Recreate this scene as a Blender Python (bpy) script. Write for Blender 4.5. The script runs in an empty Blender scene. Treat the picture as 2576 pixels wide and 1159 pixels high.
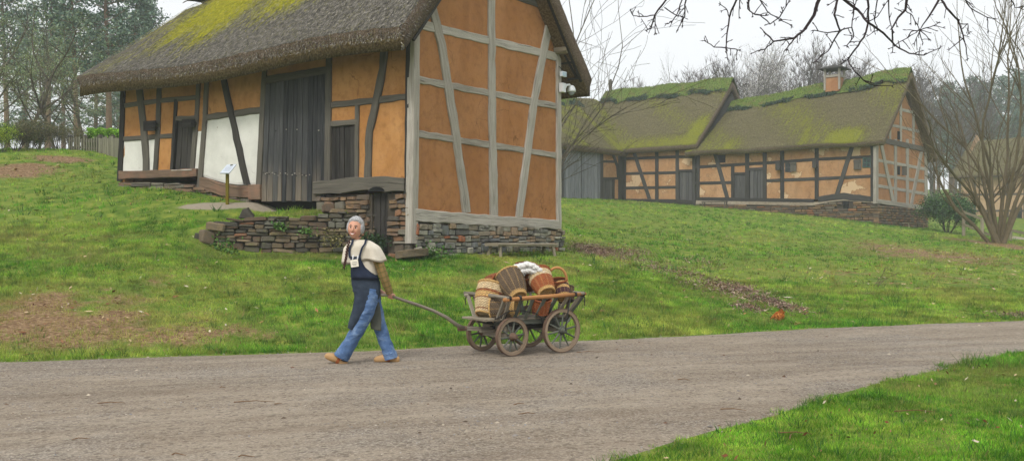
import bpy, bmesh, math, random
import numpy as np
from mathutils import Vector, Matrix, Euler

random.seed(7); rng = np.random.default_rng(7)
scene = bpy.context.scene
COL = scene.collection

# ---------------------------------------------------------------- camera
FX, CX, HY, EYE = 2500.0, 1288.0, 600.0, 1.6
cam_data = bpy.data.cameras.new("camera")
cam = bpy.data.objects.new("camera", cam_data); COL.objects.link(cam)
cam.location = (0, 0, EYE); cam.rotation_euler = (math.pi/2, 0, 0)
cam_data.sensor_fit = 'HORIZONTAL'; cam_data.sensor_width = 36.0
cam_data.lens = 36.0*FX/2576.0
cam_data.shift_y = (HY-579.5)/2576.0
cam_data.clip_start = 0.1; cam_data.clip_end = 3000.0
scene.camera = cam

# ---------------------------------------------------------------- sky (overcast)
SUN_EL, SUN_ROT = math.radians(52), math.radians(205)
world = bpy.data.worlds.new("World"); scene.world = world; world.use_nodes = True
wn = world.node_tree; wn.nodes.clear()
sky = wn.nodes.new("ShaderNodeTexSky"); sky.sky_type = 'NISHITA'; sky.sun_disc = False
sky.sun_elevation = SUN_EL; sky.sun_rotation = SUN_ROT
sky.air_density = 1.0; sky.dust_density = 5.0; sky.ozone_density = 1.0
hs = wn.nodes.new("ShaderNodeHueSaturation"); hs.inputs['Saturation'].default_value = 0.25
mx = wn.nodes.new("ShaderNodeMix"); mx.data_type = 'RGBA'; mx.inputs[0].default_value = 0.7
mx.inputs[7].default_value = (9.3, 9.45, 9.7, 1)
bg = wn.nodes.new("ShaderNodeBackground"); bg.inputs['Strength'].default_value = 0.108
wo = wn.nodes.new("ShaderNodeOutputWorld")
wn.links.new(sky.outputs[0], hs.inputs['Color']); wn.links.new(hs.outputs[0], mx.inputs[6])
wn.links.new(mx.outputs[2], bg.inputs['Color']); wn.links.new(bg.outputs[0], wo.inputs['Surface'])

# ---------------------------------------------------------------- soft sun behind cloud
sl = bpy.data.lights.new("sun", 'SUN'); sl.energy = 1.5; sl.angle = math.radians(13); sl.color = (1.0, 0.965, 0.91)
sun = bpy.data.objects.new("sun", sl); COL.objects.link(sun)
# blender sky: rotation measured from +Y clockwise
sd = Vector((math.sin(SUN_ROT)*math.cos(SUN_EL), math.cos(SUN_ROT)*math.cos(SUN_EL), math.sin(SUN_EL)))
sun.rotation_euler = sd.to_track_quat('Z', 'Y').to_euler(); sun.location = (0, 0, 60)

scene.view_settings.view_transform = 'Standard'; scene.view_settings.look = 'None'
scene.view_settings.exposure = 0.36; scene.view_settings.gamma = 1.0
scene.view_settings.use_curve_mapping = False
scene.render.engine = 'CYCLES'
cy = scene.cycles
cy.use_denoising = True
try: cy.denoiser = 'OPENIMAGEDENOISE'
except Exception: pass
cy.max_bounces = 6; cy.diffuse_bounces = 3; cy.glossy_bounces = 2; cy.transmission_bounces = 3
cy.volume_bounces = 1; cy.transparent_max_bounces = 8
cy.caustics_reflective = False; cy.caustics_refractive = False
cy.use_adaptive_sampling = True; cy.adaptive_threshold = 0.02

# ---------------------------------------------------------------- geometry helpers
def P(px, py, d):
    return Vector(((px-CX)/FX*d, d, EYE+(HY-py)/FX*d))

WM = {}
def empty(name, loc, rot=None):
    o = bpy.data.objects.new(name, None); COL.objects.link(o)
    o.empty_display_size = 0.2
    M = Matrix.Translation(Vector(loc))
    if rot is not None: M = M @ rot.to_4x4()
    o.matrix_local = M; WM[o] = M
    return o
def tag(o, label=None, cat=None, group=None, kind=None):
    if label: o['label'] = label
    if cat: o['category'] = cat
    if group: o['group'] = group
    if kind: o['kind'] = kind
    return o
def raw_mesh(name, V, F, mats=(), uv=None, smooth=False, mi=None, attr=None):
    me = bpy.data.meshes.new(name)
    V = [tuple(v) for v in V] if not isinstance(V, np.ndarray) else V.tolist()
    me.from_pydata(V, [], [tuple(f) for f in F])
    for m in (mats if isinstance(mats, (list, tuple)) else [mats]): me.materials.append(m)
    if uv is not None:
        lay = me.uv_layers.new(name="UVMap")
        li = np.zeros(len(me.loops), dtype=np.int32); me.loops.foreach_get("vertex_index", li)
        lay.data.foreach_set("uv", np.asarray(uv, dtype=np.float32)[li].ravel())
    if smooth: me.polygons.foreach_set("use_smooth", [True]*len(me.polygons))
    if mi is not None: me.polygons.foreach_set("material_index", np.asarray(mi, dtype=np.int32))
    if attr:
        for k, v in attr.items():
            v = np.asarray(v, dtype=np.float32)
            if v.ndim == 1:
                a = me.attributes.new(k, 'FLOAT', 'POINT'); a.data.foreach_set("value", v)
            else:
                a = me.attributes.new(k, 'FLOAT_COLOR', 'POINT')
                a.data.foreach_set("color", np.concatenate([v, np.ones((len(v), 1), np.float32)], 1).ravel())
    me.update()
    return me
def put(name, me, parent=None, M=None):
    """link mesh at world matrix M under parent"""
    o = bpy.data.objects.new(name, me); COL.objects.link(o)
    M = M or Matrix.Identity(4)
    if parent is not None:
        o.parent = parent; o.matrix_local = WM[parent].inverted() @ M
    else: o.matrix_local = M
    WM[o] = M
    return o
def mk(name, V, F, mats, parent=None, loc=None, **kw):
    """V in world coordinates; origin = loc or parent's origin frame"""
    if loc is not None: M = Matrix.Translation(Vector(loc))
    elif parent is not None: M = WM[parent].copy()
    else: M = Matrix.Identity(4)
    A = np.asarray([tuple(v) for v in V] if not isinstance(V, np.ndarray) else V, dtype=np.float64)
    Mi = np.array(M.inverted())
    L = A @ Mi[:3, :3].T + Mi[:3, 3]
    return put(name, raw_mesh(name, L, F, mats, **kw), parent, M)
def big_tris(name, V, mats, attr=None, n=3):
    """V (N*n,3) separate polygons of n corners"""
    me = bpy.data.meshes.new(name); N = len(V)//n
    me.vertices.add(N*n); me.vertices.foreach_set("co", V.astype(np.float32).ravel())
    me.loops.add(N*n); me.loops.foreach_set("vertex_index", np.arange(N*n, dtype=np.int32))
    me.polygons.add(N); me.polygons.foreach_set("loop_start", np.arange(0, N*n, n, dtype=np.int32))
    try: me.polygons.foreach_set("loop_total", np.full(N, n, dtype=np.int32))
    except Exception: pass
    for m in (mats if isinstance(mats, (list, tuple)) else [mats]): me.materials.append(m)
    if attr:
        for k, v in attr.items():
            v = np.asarray(v, dtype=np.float32)
            if v.ndim == 1:
                a = me.attributes.new(k, 'FLOAT', 'POINT'); a.data.foreach_set("value", v)
            else:
                a = me.attributes.new(k, 'FLOAT_COLOR', 'POINT')
                a.data.foreach_set("color", np.concatenate([v, np.ones((len(v), 1), np.float32)], 1).ravel())
    me.update(calc_edges=True); me.validate()
    return me

class MB:
    """small mesh builder"""
    def __init__(s): s.V = []; s.F = []; s.UV = []
    def add(s, V, F, UV=None):
        b = len(s.V); s.V += [tuple(v) for v in V]; s.F += [tuple(i+b for i in f) for f in F]
        s.UV += list(UV) if UV is not None else [(0, 0)]*len(V)
    def box(s, c, ax, ay, az):
        c, ax, ay, az = map(Vector, (c, ax, ay, az)); V = []
        for k in (-1, 1):
            for j in (-1, 1):
                for i in (-1, 1): V.append(c+ax*i+ay*j+az*k)
        L = max((ax.length, 0), (ay.length, 1), (az.length, 2))[1]
        UV = []
        for k in (-1, 1):
            for j in (-1, 1):
                for i in (-1, 1):
                    q = [(i*ax.length), (j*ay.length), (k*az.length)]
                    UV.append((q[L]+c.x*3.1, q[(L+1) % 3]+q[(L+2) % 3]*.7+c.z*2.3))
        s.add(V, [(0, 2, 3, 1), (4, 5, 7, 6), (0, 1, 5, 4), (2, 6, 7, 3), (0, 4, 6, 2), (1, 3, 7, 5)], UV)
    def tube(s, pts, radii, k=8, cap=True, ref=None, squash=1.0):
        pts = [Vector(p) for p in pts]; n = len(pts)
        if not isinstance(radii, (list, tuple)): radii = [radii]*n
        V = []; UV = []; L = 0; A = Vector(ref) if ref is not None else None
        for i, p in enumerate(pts):
            T = (pts[min(i+1, n-1)]-pts[max(i-1, 0)])
            if T.length < 1e-9: T = Vector((0, 0, 1))
            T.normalize()
            if A is None: A = Vector((0, 0, 1)) if abs(T.z) < .9 else Vector((1, 0, 0))
            A = (A-T*A.dot(T))
            if A.length < 1e-6: A = T.orthogonal()
            A.normalize(); B = T.cross(A)
            if i: L += (pts[i]-pts[i-1]).length
            for j in range(k):
                a = 2*math.pi*j/k
                V.append(p+(A*math.cos(a)+B*math.sin(a)*squash)*radii[i]); UV.append((L, j/k*radii[i]*6.28))
        F = [(i*k+j, i*k+(j+1) % k, (i+1)*k+(j+1) % k, (i+1)*k+j) for i in range(n-1) for j in range(k)]
        if cap: F += [tuple(range(k-1, -1, -1)), tuple((n-1)*k+j for j in range(k))]
        s.add(V, F, UV)
    def rings(s, rings, closed=True, capa=True, capb=True):
        """rings: list of lists of points, same count"""
        k = len(rings[0]); V = [p for r in rings for p in r]; n = len(rings)
        UV = []; L = 0
        for i, r in enumerate(rings):
            if i: L += (Vector(rings[i][0])-Vector(rings[i-1][0])).length
            UV += [(j/k, L) for j in range(k)]
        kk = k if closed else k-1
        F = [(i*k+j, i*k+(j+1) % k, (i+1)*k+(j+1) % k, (i+1)*k+j) for i in range(n-1) for j in range(kk)]
        if capa and closed: F.append(tuple(range(k-1, -1, -1)))
        if capb and closed: F.append(tuple((n-1)*k+j for j in range(k)))
        s.add(V, F, UV)
    def ell(s, c, rx, ry, rz, R=None, nu=14, nv=9, fn=None):
        V = []; c = Vector(c)
        for i in range(nv+1):
            th = math.pi*i/nv
            for j in range(nu):
                ph = 2*math.pi*j/nu
                d = Vector((math.sin(th)*math.cos(ph), math.sin(th)*math.sin(ph), math.cos(th)))
                p = Vector((d.x*rx, d.y*ry, d.z*rz))
                if fn: p = fn(d, p)
                if R is not None: p = R @ p
                V.append(c+p)
        F = [(i*nu+j, (i+1)*nu+j, (i+1)*nu+(j+1) % nu, i*nu+(j+1) % nu) for i in range(nv) for j in range(nu)]
        s.add(V, F)
    def build(s, name, mats, parent=None, loc=None, uv=True, **kw):
        return mk(name, s.V, s.F, mats, parent, loc, uv=s.UV if uv else None, **kw)

# value noise (numpy)
def vnoise(x, y, seed=0):
    x = np.asarray(x, float); y = np.asarray(y, float)
    xi = np.floor(x).astype(np.int64); yi = np.floor(y).astype(np.int64); fx = x-xi; fy = y-yi
    def h(a, b):
        n = (a*374761393+b*668265263+seed*1442695041) & 0x7fffffff
        n = ((n ^ (n >> 13))*1274126177) & 0x7fffffff
        return ((n ^ (n >> 16)) & 0xffff)/65535.0
    u = fx*fx*(3-2*fx); v = fy*fy*(3-2*fy)
    return (h(xi, yi)*(1-u)+h(xi+1, yi)*u)*(1-v)+(h(xi, yi+1)*(1-u)+h(xi+1, yi+1)*u)*v
def fbm(x, y, o=4, seed=0):
    s = 0; a = .5; t = 0
    for i in range(o):
        s = s+a*vnoise(np.asarray(x)*2**i, np.asarray(y)*2**i, seed+i*17); t += a; a *= .5
    return s/t
def sstep(a, b, x):
    t = np.clip((np.asarray(x, float)-a)/(b-a), 0, 1); return t*t*(3-2*t)

# ---------------------------------------------------------------- material helpers
def srgb(r, g, b):
    f = lambda c: (c/255/12.92) if c/255 <= .04045 else ((c/255+.055)/1.055)**2.4
    return (f(r), f(g), f(b), 1)
class NT:
    def __init__(s, name, rough=.9, spec=.2):
        s.m = bpy.data.materials.new(name); s.m.use_nodes = True; s.t = s.m.node_tree; s.t.nodes.clear()
        s.b = s.n("ShaderNodeBsdfPrincipled"); s.o = s.n("ShaderNodeOutputMaterial")
        s.l(s.b.outputs[0], s.o.inputs['Surface'])
        s.b.inputs['Roughness'].default_value = rough
        s.b.inputs['Specular IOR Level'].default_value = spec
    def n(s, t): return s.t.nodes.new(t)
    def l(s, a, b): s.t.links.new(a, b)
    def set(s, sock, v):
        if hasattr(v, 'links') or hasattr(v, 'is_output'): s.l(v, sock)
        else: sock.default_value = v
    def obj(s): return s.n("ShaderNodeTexCoord").outputs['Object']
    def uv(s): return s.n("ShaderNodeTexCoord").outputs['UV']
    def pos(s): return s.n("ShaderNodeNewGeometry").outputs['Position']
    def rnd(s): return s.n("ShaderNodeObjectInfo").outputs['Random']
    def att(s, k, col=False):
        a = s.n("ShaderNodeAttribute"); a.attribute_name = k; return a.outputs['Color' if col else 'Fac']
    def mapv(s, v, sc=(1, 1, 1), loc=(0, 0, 0), rot=(0, 0, 0)):
        m = s.n("ShaderNodeMapping"); s.l(v, m.inputs[0]); m.inputs['Scale'].default_value = sc
        m.inputs['Location'].default_value = loc; m.inputs['Rotation'].default_value = rot; return m.outputs[0]
    def noise(s, v, sc=5, det=4, ro=.6, dist=0):
        q = s.n("ShaderNodeTexNoise"); s.l(v, q.inputs['Vector']); q.inputs['Scale'].default_value = sc
        q.inputs['Detail'].default_value = det; q.inputs['Roughness'].default_value = ro
        q.inputs['Distortion'].default_value = dist; return q.outputs[0]
    def voro(s, v, sc=5, feat='F1', out='Distance'):
        q = s.n("ShaderNodeTexVoronoi"); q.feature = feat; s.l(v, q.inputs['Vector']); q.inputs['Scale'].default_value = sc
        return q.outputs[out]
    def wave(s, v, sc=5, dist=1, det=2):
        q = s.n("ShaderNodeTexWave"); s.l(v, q.inputs['Vector']); q.inputs['Scale'].default_value = sc
        q.inputs['Distortion'].default_value = dist; q.inputs['Detail'].default_value = det; return q.outputs['Fac']
    def ramp(s, f, stops, interp='LINEAR'):
        r = s.n("ShaderNodeValToRGB"); s.l(f, r.inputs[0]); e = r.color_ramp.elements; r.color_ramp.interpolation = interp
        while len(e) < len(stops): e.new(.5)
        for i, (p, c) in enumerate(stops):
            e[i].position = p; e[i].color = c if len(c) == 4 else (*c, 1)
        return r.outputs[0]
    def fr(s, f, a, b):
        """scalar smooth range"""
        q = s.n("ShaderNodeMapRange"); s.l(f, q.inputs[0]); q.inputs[1].default_value = a; q.inputs[2].default_value = b
        q.interpolation_type = 'SMOOTHSTEP'; return q.outputs[0]
    def math(s, op, a, b=None):
        q = s.n("ShaderNodeMath"); q.operation = op; s.set(q.inputs[0], a)
        if b is not None: s.set(q.inputs[1], b)
        return q.outputs[0]
    def mix(s, f, a, b, mode='MIX'):
        q = s.n("ShaderNodeMix"); q.data_type = 'RGBA'; q.blend_type = mode; q.clamp_factor = True
        s.set(q.inputs[0], f); s.set(q.inputs[6], a); s.set(q.inputs[7], b); return q.outputs[2]
    def bump(s, h, st=.5, d=.02):
        q = s.n("ShaderNodeBump"); s.l(h, q.inputs['Height']); q.inputs['Strength'].default_value = st
        q.inputs['Distance'].default_value = d; s.l(q.outputs[0], s.b.inputs['Normal'])
    def col(s, c): s.set(s.b.inputs['Base Color'], c)

def plain(name, c, rough=.8, var=.25, sc=8):
    m = NT(name, rough); n = m.noise(m.obj(), sc, 4)
    m.col(m.mix(n, tuple(x*(1-var) for x in c[:3])+(1,), tuple(min(1, x*(1+var)) for x in c[:3])+(1,))); m.bump(n, .2, .01)
    return m.m
def wood(name, dark, mid, light, bumpk=.6, stain=None, bleach=None):
    """weathered timber: grain runs along UV.x"""
    m = NT(name, .9, .15); uv = m.uv(); r = m.rnd()
    off = m.n("ShaderNodeCombineXYZ"); m.l(m.math('MULTIPLY', r, 37.0), off.inputs[0]); m.l(m.math('MULTIPLY', r, 11.0), off.inputs[1])
    va = m.n("ShaderNodeVectorMath"); m.l(uv, va.inputs[0]); m.l(off.outputs[0], va.inputs[1]); v = va.outputs[0]
    g = m.noise(m.mapv(v, (1.6, 42, 1)), 1.0, 5, .65, .4)
    g2 = m.noise(m.mapv(v, (.8, 9, 1)), 1.0, 3, .6, .8)
    big = m.noise(m.mapv(v, (1.3, 2.5, 1)), 1.0, 3)
    c = m.ramp(m.math('ADD', m.math('MULTIPLY', g, .6), m.math('MULTIPLY', g2, .4)), [(.3, dark), (.5, mid), (.68, light)])
    c = m.mix(m.fr(big, .35, .7), c, m.mix(.45, c, mid))
    crack = m.fr(m.noise(m.mapv(v, (.7, 24, 1)), 1.0, 3, .55, 1.6), .60, .67)
    c = m.mix(m.math('MULTIPLY', crack, .75), c, tuple(x*.35 for x in dark[:3])+(1,))
    if stain: c = m.mix(m.math('MULTIPLY', m.fr(m.noise(m.pos(), 1.7, 4), .5, .68), .6), c, stain)
    c = m.mix(.35, c, m.mix(m.math('MULTIPLY', r, 1.0), tuple(x*.7 for x in mid[:3])+(1,), light))
    if bleach:
        sp = m.n("ShaderNodeSeparateXYZ"); m.l(m.pos(), sp.inputs[0]); jz = m.math('ADD', sp.outputs[2], m.math('MULTIPLY', m.noise(m.mapv(v,(.6,6,1)),1.0,3), 1.1))
        bm_ = m.math('MULTIPLY', m.fr(jz, bleach[1]+.55, bleach[0]+.55), m.fr(m.math('FRACT', m.math('MULTIPLY', r, 7.3)), .25, .7)); c = m.mix(m.math('MULTIPLY', bm_, .8), c, m.mix(g, srgb(96,86,74), srgb(158,144,126)))
    m.col(c); m.bump(m.math('SUBTRACT', g, m.math('MULTIPLY', crack, .8)), bumpk, .012)
    return m.m

MAT = {}
MAT['wood_pale'] = wood('wood_pale', srgb(96, 88, 78), srgb(160, 152, 140), srgb(204, 199, 190), .9)
MAT['wood_grey'] = wood('wood_grey', srgb(44, 43, 41), srgb(84, 80, 73), srgb(120, 114, 103), .7)
MAT['wood_dark'] = wood('wood_dark', srgb(24, 23, 22), srgb(48, 46, 44), srgb(86, 82, 77), .7)
MAT['wood_door'] = wood('wood_door', srgb(26, 27, 28), srgb(54, 55, 57), srgb(104, 104, 103), .8, None, (2.3, 3.5))
MAT['wood_sill_red'] = wood('wood_sill_red', srgb(72, 62, 54), srgb(116, 96, 80), srgb(156, 130, 108), .8, srgb(156, 112, 90))
MAT['wood_farm'] = wood('wood_farm', srgb(34, 33, 33), srgb(58, 56, 55), srgb(92, 89, 86), .6)
MAT['wood_farm_pale'] = wood('wood_farm_pale', srgb(110, 104, 96), srgb(160, 153, 142), srgb(190, 184, 172), .6)
MAT['wood_greydoor'] = wood('wood_greydoor', srgb(48, 50, 55), srgb(104, 107, 113), srgb(176, 178, 182), .9)
MAT['wood_cart'] = wood('wood_cart', srgb(72, 68, 60), srgb(126, 118, 104), srgb(176, 167, 150), .6)
MAT['wood_rail'] = wood('wood_rail', srgb(104, 66, 36), srgb(168, 116, 70), srgb(200, 152, 104), .4)
MAT['wood_green'] = wood('wood_green', srgb(52, 56, 52), srgb(84, 88, 80), srgb(122, 124, 112), .5)
MAT['wood_wheel'] = wood('wood_wheel', srgb(86, 72, 58), srgb(132, 114, 94), srgb(168, 150, 128), .5)
MAT['bench_wood'] = wood('bench_wood', srgb(84, 76, 64), srgb(134, 124, 106), srgb(178, 168, 146), .6)

def plaster(name, base, pale, dirt, patch=None, patch_lv=.6):
    m = NT(name, .95, .1); p = m.pos(); r = m.rnd()
    n1 = m.noise(p, .9, 5, .6); n2 = m.noise(p, 6, 5, .65); n3 = m.noise(m.mapv(p, (1.6, 1.6, .55)), 1.3, 5, .65, .5)
    c = m.mix(m.fr(n1, .3, .7), base, pale)
    c = m.mix(m.math('MULTIPLY', m.fr(n2, .45, .72), .5), c, dirt)
    c = m.mix(m.math('MULTIPLY', m.fr(n3, .48, .72), .38), c, dirt)
    speck = m.fr(m.noise(p, 45, 2), .66, .74)
    c = m.mix(m.math('MULTIPLY', speck, .35), c, dirt)
    c = m.mix(m.math('MULTIPLY', r, .18), c, dirt)
    h = m.noise(p, 22, 4)
    if patch:
        pn = m.noise(p, .75, 5, .6, .3)
        pm = m.fr(pn, patch_lv, patch_lv+.015)
        edge = m.math('MULTIPLY', m.fr(pn, patch_lv-.03, patch_lv), m.math('SUBTRACT', 1.0, pm))
        c = m.mix(pm, c, patch); c = m.mix(m.math('MULTIPLY', edge, .5), c, dirt)
        h = m.math('ADD', h, m.math('MULTIPLY', pm, -1.2))
    wob_ = m.n("ShaderNodeVectorMath"); wob_.operation = 'ADD'; m.l(p, wob_.inputs[0]); nz = m.n("ShaderNodeTexNoise"); m.l(p, nz.inputs['Vector']); nz.inputs['Scale'].default_value = 2.2; nz.inputs['Detail'].default_value = 4
    sc_ = m.n("ShaderNodeVectorMath"); sc_.operation = 'SCALE'; m.l(nz.outputs['Color'], sc_.inputs[0]); sc_.inputs['Scale'].default_value = .9; m.l(sc_.outputs[0], wob_.inputs[1])
    ce = m.voro(wob_.outputs[0], .9, 'DISTANCE_TO_EDGE'); crk = m.math('MULTIPLY', m.fr(ce, .012, .004), m.fr(m.noise(p, .8, 3), .48, .6))
    c = m.mix(m.math('MULTIPLY', crk, .55), c, tuple(x*.45 for x in dirt[:3])+(1,)); h = m.math('SUBTRACT', h, m.math('MULTIPLY', crk, .8))
    wash = m.fr(m.noise(m.mapv(p, (.9, .9, .28)), 1.0, 5, .6, .4), .50, .74); c = m.mix(m.math('MULTIPLY', wash, .30), c, tuple(min(1,x*1.35+.03) for x in pale[:3])+(1,))
    m.col(c); m.bump(h, .35, .015)
    return m.m
MAT['plaster_gable'] = plaster('plaster_gable', srgb(164, 112, 68), srgb(176, 126, 82), srgb(126, 86, 56))
MAT['plaster_front'] = plaster('plaster_front', srgb(172, 120, 68), srgb(186, 138, 86), srgb(132, 90, 52))
MAT['plaster_farm'] = plaster('plaster_farm', srgb(174, 130, 90), srgb(188, 150, 112), srgb(130, 98, 70), srgb(200, 172, 138), .58)
MAT['plaster_farm_gable'] = plaster('plaster_farm_gable', srgb(164, 116, 78), srgb(178, 134, 96), srgb(124, 90, 64))
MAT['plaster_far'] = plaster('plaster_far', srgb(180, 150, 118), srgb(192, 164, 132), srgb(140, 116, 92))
m = NT('limewash', .95, .1); p = m.pos()
c = m.mix(m.fr(m.noise(p, 1.2, 4), .3, .75), srgb(226, 224, 216), srgb(200, 198, 190))
fl = m.fr(m.noise(p, 5.5, 6, .7, .5), .66, .68)
c = m.mix(m.math('MULTIPLY', fl, .8), c, srgb(128, 92, 66))
m.col(c); m.bump(m.math('ADD', m.noise(p, 20, 3), m.math('MULTIPLY', fl, -1.0)), .35, .015); MAT['limewash'] = m.m

def stone(name, stops):
    m = NT(name, .92, .15); r = m.rnd(); p = m.pos()
    c = m.ramp(r, stops, 'CONSTANT')
    n = m.noise(p, 9, 5, .65); n2 = m.noise(p, 40, 4, .6)
    c = m.mix(m.math('MULTIPLY', m.fr(n, .4, .72), .55), c, srgb(92, 90, 84))
    c = m.mix(m.math('MULTIPLY', m.fr(n2, .5, .75), .45), c, srgb(52, 49, 45))
    c = m.mix(m.math('MULTIPLY', m.fr(m.noise(p, 3.1, 4), .6, .75), .4), c, srgb(96, 104, 60))
    m.col(c); m.bump(m.math('ADD', n, m.math('MULTIPLY', n2, .5)), .7, .02); return m.m
MAT['stone_gable'] = stone('stone_gable', [(0, srgb(150, 148, 136)), (.16, srgb(128, 127, 118)), (.34, srgb(164, 160, 144)), (.52, srgb(140, 130, 112)), (.66, srgb(112, 114, 113)), (.78, srgb(156, 134, 108)), (.88, srgb(104, 102, 98)), (.95, srgb(162, 102, 70))])
MAT['stone_front'] = stone('stone_front', [(0, srgb(124, 100, 78)), (.18, srgb(100, 88, 76)), (.34, srgb(138, 112, 84)), (.5, srgb(112, 92, 76)), (.64, srgb(118, 112, 98)), (.8, srgb(136, 100, 74)), (.9, srgb(84, 78, 72))])
MAT['stone_dry'] = stone('stone_dry', [(0, srgb(112, 98, 78)), (.18, srgb(92, 86, 74)), (.36, srgb(128, 112, 88)), (.52, srgb(100, 82, 66)), (.68, srgb(110, 108, 96)), (.82, srgb(78, 74, 66)), (.92, srgb(138, 98, 70))])
MAT['mortar'] = plain('mortar', srgb(74, 67, 58), .95, .4, 9)
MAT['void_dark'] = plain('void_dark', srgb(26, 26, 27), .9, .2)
MAT['iron'] = plain('iron', srgb(48, 46, 45), .6, .3, 30)
MAT['rust'] = plain('rust', srgb(104, 84, 70), .8, .35, 25)
# ================================================================ terrain
Z0 = 0.23
_ctrl = []
def _c(px, py, d):
    p = P(px, py, d); _ctrl.append((p.x, p.y, p.z))
for a in [(0,640,18),(0,520,24),(0,385,30),(150,385,31),(300,380,33),(300,640,17.5),(300,550,22),(300,470,25.6),(120,450,27),
          (400,478,24.4),(500,484,23.9),(560,502,23.2),(640,510,22.6),(500,518,22.4),(420,560,21.4),(420,640,18.4),(480,600,20.3),(530,628,20.1),
          (600,646,20.2),(700,650,20.2),(800,651,20.2),(900,652,20.2),(960,652,20.3),(600,660,18.8),(800,660,18.8),(1030,652,19.8),(1230,650,21.0),(1320,645,22.4),(1410,634,24.2),(1450,640,24.6),(700,760,15.2),(1000,760,15.2),(300,780,14.0),(0,780,13.8),
          (1500,640,26.9),(1420,503,60),(1500,500,66),(1565,505,68),(1600,580,38),(1760,520,63),(1900,532,60),(2050,545,58),(2200,562,56.5),(2335,579,60),
          (2000,700,22.5),(2000,620,34),(2300,680,24),(2300,620,36),(2500,612,40),(2576,650,30),(2576,720,22.5),(1700,730,19),(1400,740,17),(2700,640,36),(2576,600,62),(2480,605,55)]:
    _c(*a)
_ctrl += [(-40,40,6.0),(-25,60,6.0),(0,100,6.5),(60,130,7.5),(90,90,3.5),(110,200,12),(-60,150,8),(0,200,9),(45,60,1.6),(60,40,.6),(-35,20,1.9),(-30,14,.9),(-10,45,4.6),(20,80,4.6),(35,80,2.6)]
_rx = np.array([[-16,11.3],[-10,11.2],[-5.6,11.1],[-1.8,12.3],[1.5,13.6],[4.6,15.2],[8.6,16.7],[14,18.2],[30,22]])
for x, y in _rx: _ctrl += [(x, y, Z0), (x, y-2.5, Z0)]
_ctrl += [(-10,4,Z0),(0,4,Z0),(10,4,Z0),(0,-10,Z0),(30,5,Z0),(-30,0,Z0),(4,8,Z0),(8,10,Z0)]
_C = np.array(_ctrl)
def _phi(r): return np.where(r > 1e-9, r, 0.0)
_D = np.hypot(_C[:,None,0]-_C[None,:,0], _C[:,None,1]-_C[None,:,1])
_n = len(_C); _A = np.zeros((_n+3,_n+3)); _A[:_n,:_n] = _phi(_D)-np.eye(_n)*.04
_A[:_n,_n:] = np.c_[np.ones(_n), _C[:,:2]]; _A[_n:,:_n] = _A[:_n,_n:].T
_w = np.linalg.solve(_A, np.r_[_C[:,2], 0, 0, 0])
def edge_far(x): return np.interp(x, _rx[:,0], _rx[:,1])
_nx = np.array([[-30,-4],[-3,3.2],[-.45,4.8],[.62,6.1],[1.55,7.1],[2.6,8.35],[3.9,9.8],[6.2,12.0],[10,14.3],[16,16.0],[30,19.5]])
def edge_near(x): return np.interp(x, _nx[:,0], _nx[:,1])
def zt(x, y):
    x = np.atleast_1d(np.asarray(x, float)); y = np.atleast_1d(np.asarray(y, float)); sh = x.shape
    xf = x.ravel(); yf = y.ravel(); z = np.empty_like(xf)
    for i in range(0, len(xf), 20000):
        a = xf[i:i+20000]; b = yf[i:i+20000]
        r = np.hypot(a[:,None]-_C[None,:,0], b[:,None]-_C[None,:,1])
        z[i:i+20000] = _phi(r)@_w[:_n]+_w[_n]+_w[_n+1]*a+_w[_n+2]*b
    far = np.maximum(np.abs(xf), yf)
    z = np.where(far > 230, 9+(far-230)*.02, z)
    dist = (yf-edge_far(xf))*.93
    w = sstep(0, 1.6, dist); z = Z0*(1-w)+z*w
    z = z+.035*w*(fbm(xf*.9, yf*.9, 3, 3)-.5)+.02*(1-w)*(fbm(xf*.35, yf*.35, 2, 9)-.5)
    # raised terrace behind the dry stone wall
    yw = np.interp(xf, [-6.3,-2.9], [20.5,20.78])
    up = np.interp(xf, [-6.6,-5.9,-4.9,-3.0], [1.86,1.93,2.06,2.2])
    up = up+(yf-yw-.15)*.13
    m = sstep(-7.4,-6.2,xf)*sstep(-2.8,-3.0,xf)*sstep(0.02,.2,yf-yw)*sstep(2.6,1.6,yf-yw)
    z = z*(1-m)+np.maximum(z, up)*m
    return z.reshape(sh)
def zt1(x, y): return float(zt([x],[y])[0])
_ds = np.concatenate([np.arange(4,40,.05), np.arange(40,200,.25)])
def G(px, py):
    """ground point seen at photo pixel"""
    X = (px-CX)/FX*_ds; Zr = EYE+(HY-py)/FX*_ds; zz = zt(X,_ds)
    i = np.argmax(Zr <= zz)
    if not (Zr <= zz).any(): i = len(_ds)-1
    return Vector((X[i], _ds[i], zz[i]))

def graded(a, b, fine, lo, hi):
    """spacing grows outside [a,b] to lo/hi"""
    c = list(np.arange(a, b+1e-6, fine)); s = fine; v = b
    while v < hi: s *= 1.12; v += s; c.append(v)
    s = fine; v = a
    while v > lo: s *= 1.12; v -= s; c.insert(0, v)
    return np.array(c)

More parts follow.
